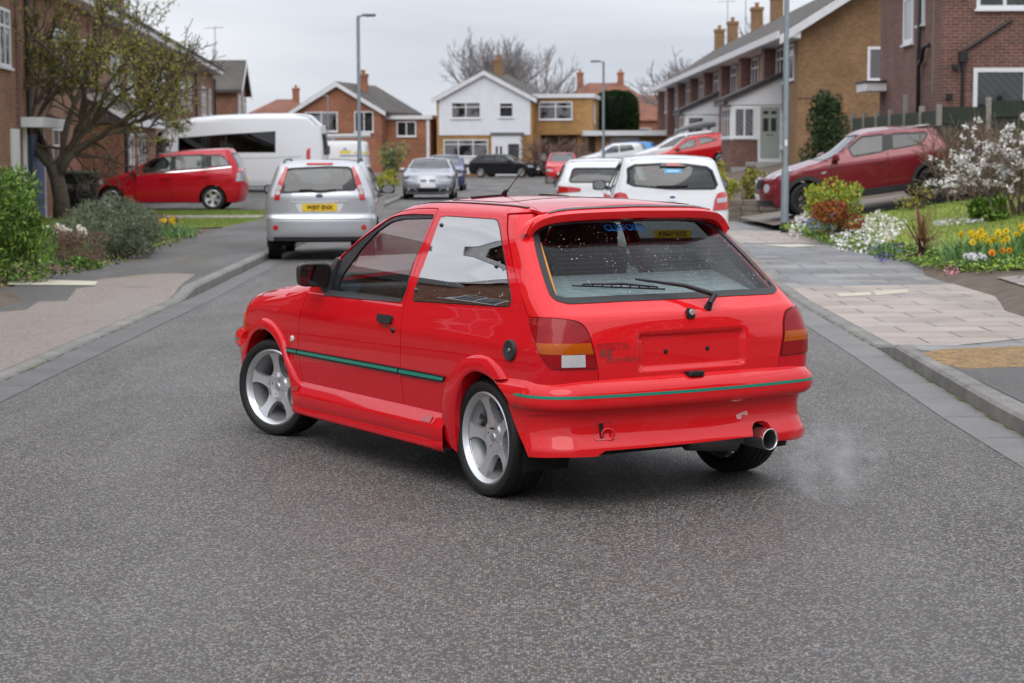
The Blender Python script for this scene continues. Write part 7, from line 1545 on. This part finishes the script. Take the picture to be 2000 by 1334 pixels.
daffs('white hyacinths between the cordyline and the daffodils', (5.82, 25.1, .11), .16, .15, 9, .18, L_white, 93, L_white[1], 40)
daffs('white narcissi in the bed between the leafy shrub and the rosemary', (-6.25, 27.9, .08), .34, .35, 16, .50, L_white, 94, L_daff[1], 120)
daffs('yellow daffodils by the left lawn edge', (-6.05, 35.6, .08), .42, .4, 6, .34, L_daff, 95, L_daff[0], 130)
daffs('pale narcissi beside the spiky cordyline', (5.35, 28.3, .1), .15, .15, 4, .30, [L_white[2]], 96, L_daff[1], 40)
def flowers(name, label, poly, n, mats, seed, z=.05, s=.03):   # carpets nobody could count
    r = random.Random(seed); L = Leaves(seed); xs = [p[0] for p in poly]; yy = [p[1] for p in poly]; k = 0
    while k < n:
        x, y = r.uniform(min(xs), max(xs)), r.uniform(min(yy), max(yy))
        if not poly_inside(x, y, poly): continue
        k += 1; L.leaf(V3((x, y, max(H(x, y), .09) + r.uniform(.01, z))), s * r.uniform(.6, 1.4), s * r.uniform(.5, 1.0), r.randrange(len(mats)), V3((r.gauss(0, 1), r.gauss(0, 1), r.gauss(0, .4))))
    o = mesh(name, L.v, L.f, mats=mats, fm=L.m); tag(o, label, 'flowers', kind='stuff')
gpp = lambda pts: [gp(px, py, .12) for px, py in pts]
bed = [(4.95, 36.8), (5.15, 31), (5.45, 26), (5.7, 24.3), (7.2, 23.3), (6.9, 25.5), (6.1, 28), (5.9, 31), (5.75, 36.5)]
flowers('ground_cover', 'low green foliage of the right flower bed', bed, 9000, L_green + L_yel[1:2], 100, .10, .05)
flowers('white_flowers', 'carpet of white flowers along the right flower bed', gpp([(1612, 470), (1650, 462), (1720, 455), (1775, 470), (1740, 484), (1700, 497), (1640, 490)]), 1050, L_white, 101, .16, .055)
flowers('white_flowers', 'white flowers at the foot of the lamp post', gpp([(1543, 462), (1560, 438), (1590, 440), (1572, 462), (1548, 470)]), 420, L_white, 102, .14, .05)
flowers('purple_flowers', 'band of purple flowers under the red-tipped shrub', gpp([(1560, 455), (1600, 447), (1660, 458), (1655, 472), (1600, 470)]), 700, L_purple, 103, .14, .05)
flowers('purple_flowers', 'scattered purple flowers before the cordyline', gpp([(1700, 497), (1760, 488), (1775, 505), (1720, 512)]), 130, L_purple, 104, .14, .05)
flowers('pink_flowers', 'few pink flowers at the front of the right bed', gpp([(1840, 528), (1870, 512), (1885, 530), (1850, 540)]), 90, L_pink, 105, .08, .04)
flowers('pale_flowers', 'patch of pale flowers on the lawn under the magnolia', [(7.0, 33.0), (7.8, 32.7), (8.0, 33.6), (7.2, 33.9)], 300, L_white, 106, .07, .05)
flowers('ground_cover', 'low green foliage under the left shrubs', [(-7.5, 22.5), (-5.6, 23), (-5.35, 27), (-5.5, 31), (-5.8, 38), (-7.5, 38)], 5000, L_green + L_brown, 107, .10, .05)
# --- fence of green boards between concrete posts, right corner
fp = plain('green_board', (.018, .03, .016), .7, var=.3, vs=4); fc = plain('concrete_post', (.23, .21, .18), .9, var=.2, vs=8)
pts = [(12.2, 45.9), (10.95, 45.95), (9.83, 46.0), (9.82, 47.9), (9.81, 49.8), (9.80, 51.7), (9.80, 53.6), (9.80, 55.5), (9.80, 57.4)]
fz = lambda x, y: H(x, y)
f = empty('board_fence', (9.83, 46, 0), (0, 0, 0), 'fence of dark green boards between concrete posts behind the dark red crossover', 'fence'); off = V3((9.83, 46, 0))
for i, (x, y) in enumerate(pts):
    hgt = 1.82 if i != 4 else 2.15
    o = MB().box(x - .06 - off.x, x + .06 - off.x, y - .06 - off.y, y + .06 - off.y, fz(x, y) - .3, fz(x, y) + hgt).build('post', fc, f); bevel(o, .015, 2)
    if i:
        x0, y0 = pts[i - 1]; d = V3((x - x0, y - y0, 0)); l = d.length - .12; an = math.atan2(d.y, d.x); M = Matrix.Translation(V3((x0, y0, 0)) - off + d.normalized() * .06) @ Matrix.Rotation(an, 4, 'Z'); b = MB(); k = 0; z = (fz(x, y) + fz(x0, y0)) / 2
        while k < l - .02: b.box(k, min(k + .135, l), -.016 if int(k / .14) % 2 else -.024, .012, z - .05, z + 1.68, M=M); k += .14
        b.box(0, l, .012, .05, z + 1.3, z + 1.4, M=M).box(0, l, .012, .05, z + .3, z + .4, M=M); b.build('board_panel', fp, f)
# --- low stone wall
r = random.Random(12); b = MB()
for row in range(4):
    for (xa, ya, xb_, yb_) in ((4.62, 43.6, 5.85, 43.7), (4.62, 43.6, 4.55, 58)):
        L_ = math.hypot(xb_ - xa, yb_ - ya); k = 0; an = math.atan2(yb_ - ya, xb_ - xa)
        while k < L_:
            w = r.uniform(.22, .5); M = Matrix.Translation((xa + (xb_ - xa) * k / L_, ya + (yb_ - ya) * k / L_, .05 + row * .13)) @ Matrix.Rotation(an, 4, 'Z'); d_ = r.uniform(-.02, .02); b.box(.008, w - .008, -.16 + d_, .16 + d_, .006, .124 + r.uniform(-.012, .004), M=M); k += w
o = b.build('stone_wall', rough_ground('garden_stone', (.09, .075, .06), (.26, .22, .165), 3.5, 40.)); bevel(o, .012, 2); tag(o, 'low dry stone garden wall beside the right-hand drive', 'wall')
MB_ = MB().box(6.6, 11.0, 37.5, 37.62, .3, 1.0); 
o = MB().prism([(6.2, H(6.2, 37.8) - .1), (11.5, H(11.5, 37.8) - .1), (11.5, H(11.5, 37.8) + .12), (6.2, H(6.2, 37.8) + .10)], 37.75, 37.85, 'y').build('drive_edging', black_trim); tag(o, 'dark edging board along the drive under the dark red crossover', 'edging')
# --- wheelie bins on the left
def bin_(label, x, y, yaw, lidc):
    o = empty('wheelie_bin', (x, y, H(x, y)), (0, 0, R(yaw)), label, 'bin'); m_ = plain('bin_body', (.013, .016, .018), .5); b = MB(); S = [[(sx * w, sy * d, z) for sx, sy in ((-1, -1), (1, -1), (1, 1), (-1, 1))] for w, d, z in ((.22, .26, .10), (.26, .31, .90), (.285, .34, .93), (.285, .34, .98))]
    for i in range(3): b.add(S[i] + S[i + 1], [(j, (j + 1) % 4, 4 + (j + 1) % 4, 4 + j) for j in range(4)])
    b.add(S[0], [(3, 2, 1, 0)]); q = b.build('bin_body', m_, o); bevel(q, .02, 2); q = MB().prism([(-.36, .985), (.34, .985), (.36, 1.03), (.1, 1.085), (-.2, 1.085), (-.37, 1.03)], -.30, .30, 'x').build('lid', plain('bin_lid_%s' % lidc[0], lidc[1], .5), o); bevel(q, .015, 2)
    MB().tube([(-.25, .37, .98), (.25, .37, .98)], .018, 8).build('handle', m_, o)
    for s_ in (-.24, .24): MB().lathe([(.001, -.025), (.10, -.025), (.10, .025), (.001, .025)], 16, Matrix.Translation((s_, .26, .10)) @ Matrix.Rotation(pi / 2, 4, 'Z')).build('wheel', rubber, o)
    MB().prism([(-.09, .62), (.09, .62), (.09, .78), (-.09, .78)], -.298, -.300, 'y').build('sticker', plain('bin_sticker', (.18, .19, .2), .5), o)
bin_('black wheelie bin with a green lid beside the red people carrier', -10.75, 50.6, 4, ('g', (.025, .06, .03))); bin_('dark wheelie bin half hidden behind the tree trunk', -11.25, 50.9, 6, ('k', (.02, .022, .024)))
# --- street lamps
galv = plain('galvanised', (.27, .32, .35), .45, .45, var=.12, vs=8)
def lamp(label, x, y, hgt, arm, r0=.07, r1=.045, hz=1.3, band=.0, z0=None):
    z0 = H(x, y) if z0 is None else z0; o = empty('street_lamp', (x, y, z0), (0, 0, 0), label, 'street lamp', 'street lamps along the road')
    MB().lathe([(r0, -.3), (r0, hz), (r0 * .93, hz + .03), (r1, hz + .16), (r1 * .92, hgt)], 16, Matrix.Rotation(pi / 2, 4, 'X')).build('column', galv, o, angle=40)
    if band: MB().lathe([(r0 + .003, -.28), (r0 + .003, band)], 16, Matrix.Rotation(pi / 2, 4, 'X')).build('base_band', plain('lamp_black', (.015, .015, .016), .5), o)
    if arm:
        MB().tube([(0, 0, hgt - .05), (0, 0, hgt + .02), (arm * .3, 0, hgt + .06)], [r1 * .9, r1 * .9, .03], 8).build('arm', galv, o); hd = MB().box(min(arm * .25, arm), max(arm * .25, arm), -.13, .13, hgt + .02, hgt + .10).build('lantern', plain('lantern_grey', (.16, .17, .18), .45), o); bevel(hd, .03, 2)
        MB().box(min(arm * .45, arm * .95), max(arm * .45, arm * .95), -.09, .09, hgt + .008, hgt + .022).build('lantern_glass', plain('lantern_glass', (.5, .5, .48), .2), o)
    return o
lamp('tall grey street lamp standing behind the silver hatchback', -5.02, 66, 5.9, .58, .075, .06, 1.5); lamp('street lamp with its lantern reaching left, in front of the topiary tree', 4.42, 96, 5.75, -.62, .075, .06, 1.5)
o = lamp('thick galvanised lamp column beside the dark red crossover, black at its foot', 5.10, 37.2, 6.2, .6, .072, .05, 1.12, .20, .09); MB().box(-.02, .03, -.062, -.045, 1.62, 1.74).build('number_plate', plate_white, o)
lamp('short street lamp in front of the orange brick gable house', -10.9, 119, 4.5, -.35, .06, .045, 1.2)
# --- puff of exhaust vapour behind the tail pipe
q = NT('exhaust_vapour'); q.t.nodes.remove(q.p); c = q.coord(kind='Generated'); gr = q.n('ShaderNodeMapping', {'Vector': c, 'Location': (-.5, -.5, -.5)}); sph = q.n('ShaderNodeVectorMath', {0: gr.outputs[0]}, operation='LENGTH').outputs['Value']
den = q.math('MULTIPLY', q.math('MULTIPLY', q.ramp(sph, (.08, 1), (.48, 0)), q.ramp(q.noise(c, 3.6, 6, .7), (.46, 0), (.72, 1))), 10.0)
pv = q.n('ShaderNodeVolumePrincipled', {'Density': den, 'Color': (.92, .93, .95, 1)}); q.t.links.new(pv.outputs[0], q.out.inputs['Volume'])
S = []; c0 = V3((1.44, 8.8, .25)); b = MB()
for i in range(9):
    a = pi * i / 8; S.append([(c0.x + .26 * sin(a) * cos(2 * pi * j / 16), c0.y + .30 * sin(a) * sin(2 * pi * j / 16), c0.z - .22 * cos(a)) for j in range(16)])
for i in range(8): b.add(S[i] + S[i + 1], [(j, (j + 1) % 16, 16 + (j + 1) % 16, 16 + j) for j in range(16)])
o = mesh('exhaust_vapour', b.v, b.f, q.m); tag(o, 'thin white puff of exhaust vapour by the tail pipe', 'vapour', kind='stuff')
